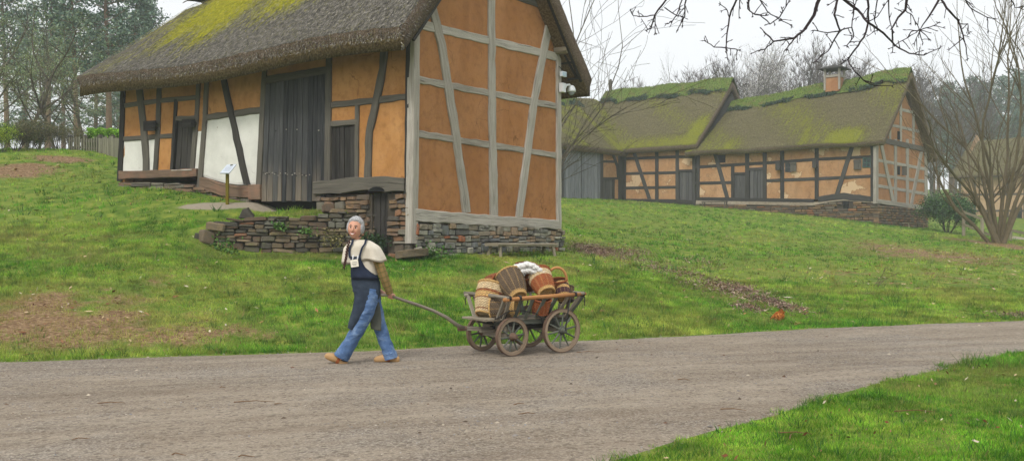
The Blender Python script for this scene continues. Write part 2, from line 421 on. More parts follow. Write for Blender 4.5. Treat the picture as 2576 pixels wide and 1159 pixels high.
# soil / moss / litter masks on the ground (x, y, radius x, radius y, strength)
def patch(px, py, rx, ry, s, k='soil'):
    c = G(px, py); a = G(px, py-ry); b = G(px, py+ry)
    return (c.x, c.y, rx/FX*c.y, max(.35, abs(a.y-b.y)/2), s, k)
PATCH = [patch(60,800,170,80,1.0),patch(240,825,220,65,.85),patch(420,845,190,40,.75),patch(620,830,150,30,.5),patch(250,760,200,50,.6),patch(420,705,70,30,.55),patch(330,760,120,40,.55),patch(500,800,120,40,.5),
         patch(30,430,110,22,1.3),patch(150,400,90,10,.9),patch(620,720,90,25,.3),patch(540,517,110,6,1.1,'path'),patch(640,514,80,6,1.0,'path'),
         patch(1500,634,75,14,.75),patch(1590,640,50,10,.5),patch(2330,640,200,26,.7),patch(2150,700,200,30,.4),patch(2400,700,180,30,.4),patch(2230,618,120,14,.5),patch(2500,612,70,10,.9),
         patch(2450,660,150,25,.4),patch(1860,745,150,40,.35),patch(1990,535,190,5,.8,'path'),patch(2120,548,160,5,.9,'path'),patch(2560,792,80,6,.8),
         patch(2560,600,60,5,1.2,'path')]
def masks(x, y):
    soil = np.zeros_like(x); path = np.zeros_like(x)
    for (cx_, cy_, rx, ry, s, k) in PATCH:
        q = ((x-cx_)/rx)**2+((y-cy_)/ry)**2; v = s*np.exp(-q*1.1)
        if k == 'soil': soil = np.maximum(soil, v)
        else: path = np.maximum(path, v)
    soil = soil*(.35+1.3*fbm(x*1.3, y*1.3, 4, 21))
    soil = np.maximum(soil, .35*sstep(.62,.76,fbm(x*.8+3,y*.8,4,5)))
    dfar = np.abs(y-edge_far(x))*.93
    soil = soil*sstep(.05,.5,dfar)
    return np.clip(soil,0,1), np.clip(path,0,1)
def road_mask(x, y):
    inside = (y < edge_far(x)) & (y > edge_near(x))
    return inside

gx = graded(-13, 16, .13, -420, 420); gy = graded(3, 34, .13, -60, 520)
GX, GY = np.meshgrid(gx, gy); gz = zt(GX, GY)
in_far = (edge_far(GX)-GY); in_near = (GY-edge_near(GX))
gz = gz-.05*sstep(.05,.5,np.minimum(in_far, in_near))
soil_a, path_a = masks(GX.ravel(), GY.ravel())
nxg, nyg = len(gx), len(gy)
idx = np.arange(nxg*nyg).reshape(nyg, nxg)
quads = np.stack([idx[:-1,:-1], idx[:-1,1:], idx[1:,1:], idx[1:,:-1]], -1).reshape(-1,4)
m = NT('meadow_soil', .97, .1); p = m.pos()
n1 = m.noise(p, .55, 5, .6); n2 = m.noise(p, 3.2, 5, .65); n3 = m.noise(p, 17, 4, .7)
gcol = m.ramp(n2, [(.3, srgb(62,88,30)), (.5, srgb(92,116,42)), (.7, srgb(132,138,58))])
gcol = m.mix(m.math('MULTIPLY', m.fr(n1,.4,.7), .5), gcol, srgb(120,126,56))
soilc = m.ramp(n3, [(.3, srgb(70,52,38)), (.5, srgb(120,96,70)), (.7, srgb(160,138,106))])
sm = m.fr(m.math('ADD', m.att('soil'), m.math('MULTIPLY', m.math('SUBTRACT', n2, .5), .9)), .3, .62)
gcol = m.mix(sm, gcol, soilc)
gcol = m.mix(m.fr(m.math('ADD', m.att('path'), m.math('MULTIPLY', m.math('SUBTRACT', n2, .5), .5)), .4, .65), gcol, m.mix(n3, srgb(120,112,98), srgb(164,154,136)))
m.col(gcol); m.bump(m.math('ADD', n2, m.math('MULTIPLY', n3, .5)), .8, .04)
ground = put('ground', raw_mesh('ground', np.stack([GX.ravel(),GY.ravel(),gz.ravel()],1), quads.tolist(), m.m, smooth=True, attr={'soil':soil_a,'path':path_a}))
tag(ground, 'green hillside meadow sloping up from the gravel track', kind='structure')

# ---- gravel road sheet
rxs = graded(-9, 12, .12, -60, 60); K = 56
RV = []; uu = np.linspace(0,1,K)
wob = .09*(fbm(rxs*1.7, rxs*0, 4, 31)-.5)*2; wob2 = .16*(fbm(rxs*1.4, rxs*0+9, 4, 33)-.5)*2
fy = edge_far(rxs)+wob+.05; ny = edge_near(rxs)+wob2-.05
RX = np.repeat(rxs[:,None],K,1); RY = ny[:,None]+(fy-ny)[:,None]*uu[None,:]
RZ = zt(RX,RY)+.012+.016*(fbm(RX*.8+RY*.2,RY*2.2,4,41)-.5)
edge = np.minimum(uu,1-uu)[None,:]*(fy-ny)[:,None]
RZ = RZ-.03*sstep(.25,0,edge)
ridx = np.arange(len(rxs)*K).reshape(len(rxs),K)
rq = np.stack([ridx[:-1,:-1], ridx[1:,:-1], ridx[1:,1:], ridx[:-1,1:]], -1).reshape(-1,4)
m = NT('gravel_track', .95, .15); p = m.pos()
sv = m.mapv(p, (1,1,1), (0,0,0), (0,0,math.radians(-18)))
st = m.noise(m.mapv(sv,(.5,1.5,1)), 1.0, 6, .68); mid_n = m.noise(m.mapv(sv,(2.2,4.5,1)), 1.0, 5, .7)
big = m.noise(p, .6, 5, .65, .5); fine = m.noise(p, 26, 4, .7)
vc = m.n("ShaderNodeTexVoronoi"); m.l(p, vc.inputs['Vector']); vc.inputs['Scale'].default_value = 75; bw = m.n("ShaderNodeRGBToBW"); m.l(vc.outputs['Color'], bw.inputs[0])
v2 = m.n("ShaderNodeTexVoronoi"); m.l(p, v2.inputs['Vector']); v2.inputs['Scale'].default_value = 34; bw2 = m.n("ShaderNodeRGBToBW"); m.l(v2.outputs['Color'], bw2.inputs[0])
base = m.ramp(st, [(.3, srgb(114,103,90)), (.5, srgb(140,128,112)), (.7, srgb(163,151,134))])
base = m.mix(m.math('MULTIPLY', m.fr(mid_n,.46,.66), .42), base, srgb(114,98,82))
grav = m.ramp(bw.outputs[0], [(.2, srgb(104,98,92)), (.5, srgb(136,129,120)), (.8, srgb(170,163,152))])
earth = m.mix(m.math('MULTIPLY', m.fr(bw.outputs[0],.35,.75), .5), base, m.mix(bw.outputs[0], srgb(88,76,66), srgb(190,178,160)))
c = m.mix(m.math('MULTIPLY', m.fr(m.math('ADD', m.math('MULTIPLY', big,.75), m.math('MULTIPLY', mid_n,.25)),.46,.62), .5), earth, grav)
rut = m.noise(m.mapv(sv,(.12,3.4,1)), 1.0, 4, .6, .3); c = m.mix(m.math('MULTIPLY', m.fr(rut,.5,.66), .30), c, srgb(112,96,80)); c = m.mix(m.math('MULTIPLY', m.fr(rut,.46,.34), .25), c, srgb(172,158,138))
c = m.mix(m.math('MULTIPLY', m.fr(bw2.outputs[0],.70,.82), .5), c, srgb(84,74,66))
c = m.mix(m.math('MULTIPLY', m.fr(fine,.56,.70), .35), c, srgb(98,84,72))
m.col(c); m.bump(m.math('ADD', m.math('MULTIPLY', bw.outputs[0],.6), m.math('ADD', fine, m.math('MULTIPLY', mid_n, 1.2))), .9, .025)
road = put('road', raw_mesh('road', np.stack([RX.ravel(),RY.ravel(),RZ.ravel()],1), rq.tolist(), m.m, smooth=True))
tag(road, 'grey brown gravel track crossing the foreground', kind='structure')
ROADZ = lambda x, y: zt1(x, y)+.012
# ================================================================ timber-frame helpers
class Wall:
    def __init__(s, O, U, N):
        s.O = Vector((O[0],O[1],0)); s.U = Vector((U[0],U[1],0)).normalized(); s.N = Vector((N[0],N[1],0)).normalized()
    def hit(s, px, py, off=0.0):
        r = Vector(((px-CX)/FX, 1, (HY-py)/FX)); O = s.O+s.N*off
        den = r.x*s.N.x+r.y*s.N.y; k = (O.x*s.N.x+O.y*s.N.y)/den
        return ((r.x*k-O.x)*s.U.x+(r.y*k-O.y)*s.U.y, EYE+r.z*k)
    def pt(s, u, z, off=0.0):
        q = s.O+s.U*u+s.N*off; return Vector((q.x,q.y,z))
def resample(pts, step):
    out = [pts[0]]
    for a, b in zip(pts[:-1], pts[1:]):
        L = math.hypot(b[0]-a[0], b[1]-a[1]); n = max(1, int(L/step))
        for i in range(1, n+1): out.append((a[0]+(b[0]-a[0])*i/n, a[1]+(b[1]-a[1])*i/n))
    return out
def beam(W, name, pts, wpx, mat, parent, proud=.03, deep=.12, rough=.006, vert=None, label=None):
    """pts: pixel polyline of the beam's middle; wpx: width in pixels (number or per point)"""
    n = len(pts); ws = wpx if isinstance(wpx,(list,tuple)) else [wpx]*n
    if vert is None: vert = abs(pts[-1][1]-pts[0][1]) > abs(pts[-1][0]-pts[0][0])*1.1
    A = []; B = []
    for (x,y),w in zip(pts,ws):
        if vert: a = W.hit(x-w/2,y); b = W.hit(x+w/2,y)
        else: a = W.hit(x,y-w/2); b = W.hit(x,y+w/2)
        A.append(a); B.append(b)
    # resample both edges together
    SA = [A[0]]; SB = [B[0]]
    for i in range(n-1):
        L = math.hypot(A[i+1][0]-A[i][0], A[i+1][1]-A[i][1]); k = max(1,int(L/.22))
        for j in range(1,k+1):
            t = j/k; SA.append((A[i][0]+(A[i+1][0]-A[i][0])*t, A[i][1]+(A[i+1][1]-A[i][1])*t))
            SB.append((B[i][0]+(B[i+1][0]-B[i][0])*t, B[i][1]+(B[i+1][1]-B[i][1])*t))
    V = []; UV = []; L = 0; ch = .012; ph = random.random()*20
    for i,(a,b) in enumerate(zip(SA,SB)):
        if i: L += math.hypot(a[0]-SA[i-1][0], a[1]-SA[i-1][1])
        du, dz = b[0]-a[0], b[1]-a[1]; w = math.hypot(du,dz) or 1e-6; du /= w; dz /= w
        ja = random.uniform(-rough,rough); jb = random.uniform(-rough,rough); jp = random.uniform(-rough,rough)*.7
        ea = (a[0]+du*ja, a[1]+dz*ja); eb = (b[0]-du*jb, b[1]-dz*jb)
        V += [W.pt(*ea,-deep), W.pt(*ea,proud-ch+jp), W.pt(ea[0]+du*ch, ea[1]+dz*ch, proud+jp),
              W.pt(eb[0]-du*ch, eb[1]-dz*ch, proud+jp), W.pt(*eb,proud-ch+jp), W.pt(*eb,-deep)]
        UV += [(L,ph-.1),(L,ph),(L,ph+.01),(L,ph+w),(L,ph+w+.01),(L,ph+w+.1)]
    k = 6; m_ = len(SA)
    F = [(i*k+j, i*k+j+1, (i+1)*k+j+1, (i+1)*k+j) for i in range(m_-1) for j in range(k-1)]
    F += [tuple(range(k-1,-1,-1)), tuple((m_-1)*k+j for j in range(k))]
    if W.U.cross(Vector((0,0,1))).dot(W.N) > 0: F = [tuple(reversed(f)) for f in F]
    o = mk(name, V, F, mat, parent, uv=UV)
    if label: o['label'] = label
    return o
def fxy(pts):
    xs = [p[0] for p in pts]; ys = [p[1] for p in pts]
    def fx(y):
        if len(pts) == 1: return xs[0]
        if y <= ys[0]: i = 0
        elif y >= ys[-1]: i = len(ys)-2
        else: i = max(j for j in range(len(ys)-1) if ys[j] <= y)
        return xs[i]+(xs[i+1]-xs[i])*(y-ys[i])/((ys[i+1]-ys[i]) or 1e-6)
    def fy(x):
        if x <= xs[0]: i = 0
        elif x >= xs[-1]: i = len(xs)-2
        else: i = max(j for j in range(len(xs)-1) if xs[j] <= x)
        return ys[i]+(ys[i+1]-ys[i])*(x-xs[i])/((xs[i+1]-xs[i]) or 1e-6)
    return fx, fy
def slab(W, name, poly, mat, parent, off=0.0, thick=.06, inset=.012, label=None):
    """wall panel from a pixel polygon"""
    Q = [W.hit(x,y) for x,y in poly]; n = len(Q); cu = sum(q[0] for q in Q)/n; cz = sum(q[1] for q in Q)/n
    V = [W.pt(u,z,off-thick) for u,z in Q]+[W.pt(u,z,off-inset) for u,z in Q]
    V += [W.pt(u+(cu-u)*.06, z+(cz-z)*.06, off+random.uniform(-.004,.006)) for u,z in Q]
    F = []
    for k in range(2):
        for i in range(n): F.append((k*n+i, k*n+(i+1)%n, (k+1)*n+(i+1)%n, (k+1)*n+i))
    F.append(tuple(2*n+i for i in range(n))); F.append(tuple(range(n-1,-1,-1)))
    me_o = mk(name, V, F, mat, parent, uv=[(v.x*.5+v.y*.5, v.z) for v in V])
    bm = bmesh.new(); bm.from_mesh(me_o.data); bmesh.ops.recalc_face_normals(bm, faces=bm.faces); bm.to_mesh(me_o.data); bm.free()
    if label: me_o['label'] = label
    return me_o
def cell(vl, vr, rt, rb, nseg=4):
    """pixel polygon between two upright lines and two level lines"""
    fl, fr_ = fxy(vl)[0], fxy(vr)[0]; ft, fb = fxy(rt)[1], fxy(rb)[1]
    def X(fxv, fyr, x0):
        x = x0
        for _ in range(6): x = fxv(fyr(x))
        return x, fyr(x)
    tl = X(fl,ft,vl[0][0]); tr = X(fr_,ft,vr[0][0]); br = X(fr_,fb,vr[-1][0]); bl = X(fl,fb,vl[-1][0])
    out = [tl]+[(tl[0]+(tr[0]-tl[0])*i/nseg, ft(tl[0]+(tr[0]-tl[0])*i/nseg)) for i in range(1,nseg)]+[tr]
    out += [(fr_(tr[1]+(br[1]-tr[1])*i/nseg), tr[1]+(br[1]-tr[1])*i/nseg) for i in range(1,nseg)]+[br]
    out += [(br[0]+(bl[0]-br[0])*i/nseg, fb(br[0]+(bl[0]-br[0])*i/nseg)) for i in range(1,nseg)]+[bl]
    out += [(fl(bl[1]+(tl[1]-bl[1])*i/nseg), bl[1]+(tl[1]-bl[1])*i/nseg) for i in range(1,nseg)]
    return out
# stone variants (rounded rough blocks, about 44 triangles)
def stone_mesh(seed, mat):
    r = random.Random(seed); bm = bmesh.new(); bmesh.ops.create_cube(bm, size=2.0)
    for v in bm.verts: v.co += Vector((r.uniform(-.16,.1)*(1 if v.co.x>0 else -1), r.uniform(-.1,.1), r.uniform(-.22,.1)*(1 if v.co.z>0 else -1)))
    bmesh.ops.bevel(bm, geom=list(bm.edges), offset=.2, segments=1, affect='EDGES')
    for v in bm.verts: v.co += Vector((r.uniform(-.05,.05), r.uniform(-.1,.1), r.uniform(-.05,.05)))
    me = bpy.data.meshes.new('stone'); bm.to_mesh(me); bm.free(); me.materials.append(mat)
    return me
STONES = {}
def stones(W, u0, u1, zb, zt_, parent, matname, hh=(.07,.15), ll=(.14,.42), off=.0, skip=None, name='stone', depth=.10, limit=300):
    if matname not in STONES: STONES[matname] = [stone_mesh(i*13+sum(map(ord,matname))%97, MAT[matname]) for i in range(7)]
    z = min(zb(u0),zb(u1),zb((u0+u1)/2)); ztop = max(zt_(u0),zt_(u1),zt_((u0+u1)/2)); cnt = 0; todo = []
    R = Matrix((W.U, -W.N, Vector((0,0,1)))).transposed()
    while z < ztop:
        H = random.uniform(hh[0]*1.5,hh[1]*1.7); u = u0-random.uniform(0,.15)
        while u < u1:                     # each bay of a course is one tall block or two or three thin ones
            W_ = random.uniform(ll[0],ll[1]*1.25); q = random.random()
            if q < .34 and W_ < ll[1]*.9: lay = [H]
            elif q < .86 or H < hh[0]*2: k = random.uniform(.35,.65); lay = [H*k,H*(1-k)]
            else: a_,b_ = sorted((random.uniform(.25,.45),random.uniform(.55,.75))); lay = [H*a_,H*(b_-a_),H*(1-b_)]
            zz = z+random.uniform(-.012,.012)
            for h in lay:
                parts = [(u,u+W_)]
                if W_ > ll[0]*2.2 and random.random() < .55: k = random.uniform(.35,.65); parts = [(u,u+W_*k),(u+W_*k,u+W_)]
                for (a,b) in parts:
                    a,b = max(a,u0),min(b,u1); uc = (a+b)/2; zc = zz+h/2; h2 = h
                    if b-a > .05 and zc < zt_(uc)-.01 and zc > zb(uc)-h*.6 and not (skip and skip(a,b,zc)):
                        if zz+h > zt_(uc): h2 = max(.03,zt_(uc)-zz)
                        todo.append((uc,zz+h2/2,(b-a)/2,h2/2))
                zz += h
            u += W_
        z += H
    for (uc,zc,w2,h2) in todo[:limit]:
        Rr = R @ Euler((random.gauss(0,.04),random.gauss(0,.05),random.gauss(0,.06))).to_matrix(); flip = random.choice((1,-1))
        M = Matrix.Translation(W.pt(uc,zc,off-depth+random.uniform(-.025,.03))) @ Rr.to_4x4() @ Matrix.Diagonal((max(.02,w2-.005)*flip*random.uniform(.94,1.02),depth,max(.012,h2-.003)*random.uniform(.9,1.0),1))
        put(name,random.choice(STONES[matname]),parent,M); cnt += 1
    print('stones',matname,len(todo),cnt)
    return cnt
def wall_fill(W, name, u0, u1, zb, zt_, mat, parent, off, thick=.4, n=12):
    V = []
    for i in range(n+1):
        u = u0+(u1-u0)*i/n
        V += [W.pt(u,zb(u),off),W.pt(u,zt_(u),off),W.pt(u,zt_(u),off-thick),W.pt(u,zb(u),off-thick)]
    F = [(i*4+j,i*4+(j+1)%4,(i+1)*4+(j+1)%4,(i+1)*4+j) for i in range(n) for j in range(4)]+[(3,2,1,0),(n*4,n*4+1,n*4+2,n*4+3)]
    return mk(name, V, F, mat, parent)
def plank_door(W, name, tl, tr, br, bl, n, mat, parent, off=-.02, thick=.04, label=None, jag=0):
    """door of upright planks; corners in pixels; returns the door (its backing) with planks as children"""
    q = [W.hit(*c) for c in (tl,tr,br,bl)]
    V = [W.pt(*c,off-thick-.02) for c in q]+[W.pt(*c,off-thick) for c in q]
    d = mk(name, V, [(3,2,1,0),(4,5,6,7),(0,1,5,4),(1,2,6,5),(2,3,7,6),(3,0,4,7)], MAT['void_dark'], parent)
    if label: d['label'] = label
    cuts = np.cumsum(np.r_[0, rng.uniform(.7,1.3,n)]); cuts /= cuts[-1]
    for i in range(n):
        a, b = cuts[i], cuts[i+1]; g = .035/n
        L = lambda p, r_, t: (p[0]+(r_[0]-p[0])*t, p[1]+(r_[1]-p[1])*t)
        pts = [L(q[0],q[1],a+g), L(q[0],q[1],b-g), L(q[3],q[2],b-g), L(q[3],q[2],a+g)]
        dz = random.uniform(0,jag); pts[2] = (pts[2][0],pts[2][1]-dz); pts[3] = (pts[3][0],pts[3][1]-dz)
        o = off+random.uniform(-.006,.008); c = .008; N = 5
        V = []; UV = []
        for j in range(N+1):
            t = j/N; l = L(pts[0],pts[3],t); r_ = L(pts[1],pts[2],t); oo = o+random.uniform(-.003,.003)
            V += [W.pt(*l,o-thick),W.pt(*l,oo-c),W.pt(l[0]+(r_[0]-l[0])*.06,l[1],oo),W.pt(l[0]+(r_[0]-l[0])*.94,r_[1],oo),W.pt(*r_,oo-c),W.pt(*r_,o-thick)]
            w = abs(r_[0]-l[0]); LL = t*abs(pts[0][1]-pts[3][1]); s0 = i*1.7
            UV += [(LL+s0*5,s0-.03),(LL+s0*5,s0),(LL+s0*5,s0+.01),(LL+s0*5,s0+w),(LL+s0*5,s0+w+.01),(LL+s0*5,s0+w+.04)]
        F = [(j*6+k,j*6+k+1,(j+1)*6+k+1,(j+1)*6+k) for j in range(N) for k in range(5)]+[tuple(range(5,-1,-1)),tuple(N*6+k for k in range(6))]
        mk('plank', V, F, mat, d, uv=UV)
    return d

# ---------------------------------------------------------------- thatch
MOSSC = [srgb(136,138,28),srgb(160,154,36),srgb(112,120,28),srgb(174,164,48)]
def thatch_mat(name, dark, mid, light, green, yellow):
    m = NT(name, .97, .08); uv = m.uv(); p = m.pos()
    fine = m.noise(m.mapv(uv,(26,7,1)), 1.0, 4, .7); tuft = m.noise(m.mapv(uv,(9,5,1)), 1.0, 4, .65, .5)
    big = m.noise(m.mapv(uv,(.5,.7,1)), 1.0, 4, .6); row = m.noise(m.mapv(uv,(.8,3.2,1)), 1.0, 3, .6)
    c = m.ramp(m.math('ADD', m.math('MULTIPLY', fine,.6), m.math('MULTIPLY', tuft,.4)), [(.36,dark),(.5,mid),(.62,light)])
    c = m.mix(m.math('MULTIPLY', m.fr(big,.4,.7), .35), c, mid)
    c = m.mix(m.math('MULTIPLY', m.fr(row,.5,.7), .3), c, dark)
    ms = m.att('moss')
    mn = m.math('ADD', m.math('MULTIPLY', m.noise(m.mapv(uv,(7.5,.8,1)), 1.0, 5, .68), .7), m.math('MULTIPLY', tuft, .45))
    mm = m.fr(m.math('ADD', ms, m.math('SUBTRACT', m.math('MULTIPLY', mn, 1.7), 1.55)), -.12, .3)
    mc = m.ramp(fine, [(.3,green),(.55,yellow),(.75,tuple(min(1,x*1.35) for x in yellow[:3])+(1,))])
    c = m.mix(m.math('MULTIPLY', mm, .92), c, mc)
    m.col(c); m.bump(m.math('ADD', fine, m.math('ADD', m.math('MULTIPLY', tuft, .9), m.math('MULTIPLY', mm, .5))), 1.0, .06)
    return m.m
MAT['thatch_barn'] = thatch_mat('thatch_barn', srgb(54,52,48), srgb(98,94,86), srgb(142,137,127), srgb(104,110,24), srgb(158,154,30))
MAT['thatch_farm'] = thatch_mat('thatch_farm', srgb(62,58,40), srgb(96,90,64), srgb(128,118,88), srgb(84,92,30), srgb(126,128,40))
m = NT('thatch_cut', .97, .08); p = m.pos()
n = m.noise(p, 38, 4, .7); c = m.ramp(n, [(.3,srgb(64,54,45)),(.5,srgb(110,95,80)),(.7,srgb(154,138,119))])
c = m.mix(m.math('MULTIPLY', m.fr(m.noise(p,3,3),.5,.7),.35), c, srgb(84,62,50))
m.col(c); m.bump(n, 1.0, .05); MAT['thatch_cut'] = m.m
m = NT('thatch_under', .97, .08); p = m.pos()
n = m.noise(m.mapv(p,(1,1,1)), 24, 4, .7); m.col(m.ramp(n, [(.3,srgb(60,48,34)),(.5,srgb(112,94,68)),(.7,srgb(150,130,98))])); m.bump(n,.9,.04); MAT['thatch_under'] = m.m
m = NT('straw', .95, .1); a = m.att('tone',True); m.col(a); MAT['straw'] = m.m

def thatch(name, parent, org, T, S, t0, t1, s_front, s_back, ridge_s, z_front, z_back, z_ridge, thick, mat, moss, nt=80, ns=36, wav=.05, sag=None, straws=0, palette=None, mossc=MOSSC):
    """T: along-ridge unit vector, S: across unit vector (front to back). z_* callables of t for the outer surface. returns roof object"""
    org = Vector(org); T = Vector(T); S = Vector(S)
    tt = np.linspace(t0,t1,nt+1); OUT = []; UND = []; UVO = []; MO = []
    nr = ns//2
    svals = np.r_[np.linspace(s_front,ridge_s,nr+1), np.linspace(ridge_s,s_back,nr+1)[1:]]
    def surf(t, s):
        zf, zb_, zr = z_front(t), z_back(t), z_ridge(t)
        if s <= ridge_s: a = (s-s_front)/(ridge_s-s_front); z = zf+(zr-zf)*a; sl = a*math.hypot(ridge_s-s_front, zr-zf)
        else: a = (s_back-s)/(s_back-ridge_s); z = zb_+(zr-zb_)*a; sl = a*math.hypot(s_back-ridge_s, zr-zb_)
        z -= .10*max(0,1-abs(s-ridge_s)/.35)**2      # rounded ridge
        z += .10*math.sin(math.pi*min(1,max(0,a)))*-.6 # slight hollow
        return z, sl
    NV = fbm(np.repeat(tt[:,None],len(svals),1)*.8+org.x, np.repeat(svals[None,:],nt+1,0)*.9+org.y, 3, 51)-.5
    NV2 = fbm(np.repeat(tt[:,None],len(svals),1)*6+org.x, np.repeat(svals[None,:],nt+1,0)*6+org.y, 2, 57)-.5
    for i,t in enumerate(tt):
        for j,s in enumerate(svals):
            z,sl = surf(t,s); z += NV[i,j]*wav*2+NV2[i,j]*.045
            OUT.append(org+T*t+S*s+Vector((0,0,z))); UVO.append((t,sl)); MO.append(moss(t,sl,s<=ridge_s))
    slf = (z_ridge(t0)-z_front(t0))/(ridge_s-s_front)
    for i,t in enumerate(tt):
        for j,s in enumerate(svals):
            z,sl = surf(t,s)
            ed = .10 if (j == 0 or j == len(svals)-1) else 0
            ss = s+(ed if j == 0 else -ed)
            UND.append(org+T*t+S*ss+Vector((0,0,z-thick*math.hypot(1,slf)*(.34 if ed else 1)+NV[i,j]*.03)))
    n = len(svals); NO = len(OUT); V = OUT+UND; F = []; MI = []
    for i in range(nt):
        for j in range(n-1):
            a = i*n+j; F.append((a,a+1,a+n+1,a+n)); MI.append(0)
            b = NO+a; F.append((b,b+n,b+n+1,b+1)); MI.append(2)
        for j in (0,n-1):
            a = i*n+j; f = (a,a+n,NO+a+n,NO+a); F.append(f if j == 0 else f[::-1]); MI.append(1)
    for i in (0,nt):
        for j in range(n-1):
            a = i*n+j; f = (a,NO+a,NO+a+1,a+1); F.append(f if i == 0 else f[::-1]); MI.append(1)
    UV = UVO+UVO; MOs = MO+[0]*NO
    o = mk(name, V, F, [mat,MAT['thatch_cut'],MAT['thatch_under']], parent, uv=UV, mi=MI, attr={'moss':MOs}, smooth=True)
    if straws:
        # loose straw ends lying down the slope, and a ragged fringe at the eave and verges
        pal = np.array([c[:3] for c in palette]); TV = []; TC = []
        def add(t, s, fringe=False, verge=0):
            a = (s-s_front)/(ridge_s-s_front); zr_, zf_ = z_ridge(t), z_front(t)
            base = org+T*t+S*s+Vector((0,0,zf_+(zr_-zf_)*a+.0))
            down = (S*-(ridge_s-s_front)+Vector((0,0,-(zr_-zf_)))).normalized()
            nrm = (down.cross(T)).normalized(); nrm = nrm if nrm.z > 0 else -nrm
            d = (down+T*random.gauss(0,.35)+nrm*random.uniform(-.05,.35)).normalized()
            L = random.uniform(.04,.11); w = random.uniform(.006,.012)
            if fringe: base = base+Vector((0,0,-random.uniform(0,thick*.75)))+S*random.uniform(0,.08); d = (down*.6+Vector((0,0,-.5))+T*random.gauss(0,.4)).normalized(); L *= .6
            if verge: base = base+Vector((0,0,-random.uniform(0,thick*1.4))); d = (T*verge+down*.5+Vector((0,0,random.gauss(0,.3)))).normalized()
            side = d.cross(nrm).normalized()*w; b0 = base+nrm*.012-d*.02
            TV.extend([b0-side, b0+side, b0+d*L]); c = pal[random.randrange(len(pal))]*random.uniform(.6,1.3)
            if not fringe and not verge:
                mv = moss(t,a*math.hypot(ridge_s-s_front,zr_-zf_),True); g_ = .5+.25*math.sin(t*13.7+1.3*math.sin(t*4.1)+a*3)+.25*math.sin(t*31+a*7+2*math.sin(a*5))+random.gauss(0,.16)
                if mv+g_*.7 > 1.06: c = np.array((random.choice(mossc))[:3])*random.uniform(.7,1.25)
            TC.extend([c]*3)
        for _ in range(straws):
            add(random.uniform(t0,t1), random.uniform(s_front,ridge_s))
        for _ in range(straws//9): add(random.uniform(t0,t1), s_front, fringe=True)
        for _ in range(straws//10):
            e = random.choice((t0,t1)); add(e, random.uniform(s_front,ridge_s), verge=-1 if e == t0 else 1)
        Mi = WM[parent].inverted(); A = np.array([tuple(Mi@Vector(v)) for v in TV])
        so = put('loose_straw', big_tris('loose_straw', A, MAT['straw'], attr={'tone':np.clip(np.array(TC),0,1)}), parent, WM[parent].copy())
        so['kind'] = 'stuff'
    return o

# ================================================================ the barn
BG = Vector((.578,.815,0)).normalized(); BL = Vector((-.815,.578,0)).normalized()
BC = Vector((-1.98,20.0,0))
WG = Wall(BC, BG, -BL)          # gable wall, u to the right
WF = Wall(BC, BL, -BG)          # front wall, u to the left
barn = empty('timber_barn', (BC.x,BC.y,1.3))
tag(barn, 'large thatched half timbered barn with ochre walls and tall plank door', 'barn')
wp, wg, wd = MAT['wood_pale'], MAT['wood_grey'], MAT['wood_dark']
# --- gable frame
gR0 = [(1030,-100),(1150,-52),(1280,-14),(1353,12),(1400,30)]; gR1 = [(1044,59),(1398,143)]; gR2 = [(1044,199),(1397,267)]; gR3 = [(1042,335),(1397,391)]
gS = [(1040,538),(1401,562)]
gLp = [(1046,-60),(1044,62),(1038,612)]; gB1 = [(1070,-80),(1080.5,0),(1108.6,112),(1142,315),(1172,534)]
gCp = [(1233,-300),(1234,0),(1236,309),(1241,545)]; gB2 = [(1400,-40),(1378.5,67.5),(1342,253),(1303.7,545)]; gRp = [(1403,60),(1402.5,149),(1403,579)]
cols = [gLp,gB1,gCp,gB2,gRp]; rows = [gR1,gR2,gR3,gS]
for a, b in zip(cols[:-1], cols[1:]):
    for t, bo in zip(rows[:-1], rows[1:]): slab(WG,'infill_panel',cell(a,b,t,bo),MAT['plaster_gable'],barn)
# upper gable: follows the roof underside
gu = lambda px,py: WG.hit(px,py)
_und = lambda u: 9.18-1.17*abs(u-2.72)
def topx(u, z):        # back to photo pixels of the gable plane
    q = WG.pt(u,z); return (CX+FX*q.x/q.y, HY-FX*(z-EYE)/q.y)
uC = WG.hit(1235,104)[0]
slab(WG,'infill_panel',[(1046,62)]+[topx(u,_und(u)) for u in (.05,.9,1.8,uC)]+[(1235,104)],MAT['plaster_gable'],barn)
slab(WG,'infill_panel',[(1235,104)]+[topx(u,_und(u)) for u in (uC,2.72,3.6,4.5,5.2)]+[(1398,143)],MAT['plaster_gable'],barn)
beam(WG,'rail',gR0[1:4],16,wg,barn)
for r_, w in ((gR1,[22,20]),(gR2,[18,16]),(gR3,[17,15])): beam(WG,'rail',r_,w,wp,barn,rough=.012)
beam(WG,'brace',gB1,19,wp,barn,proud=.045,rough=.012); beam(WG,'post',gCp[1:],[16,17,19],wp,barn,proud=.045,rough=.012)
beam(WG,'brace',[(1384,40),(1378.5,67.5),(1342,253),(1303.7,545)],17,wp,barn,proud=.045,rough=.012)
beam(WG,'sill',[(1040,541),(1200,553),(1401,565)],[30,28,22],wp,barn,proud=.07,rough=.014)
beam(WG,'post',[(1044,20),(1044,62),(1043,300),(1038,612)],[13,14,15,16],wp,barn,proud=.06,rough=.006)
beam(WG,'post',[(1402.5,135),(1403,579)],10,wp,barn,proud=.06,rough=.01)
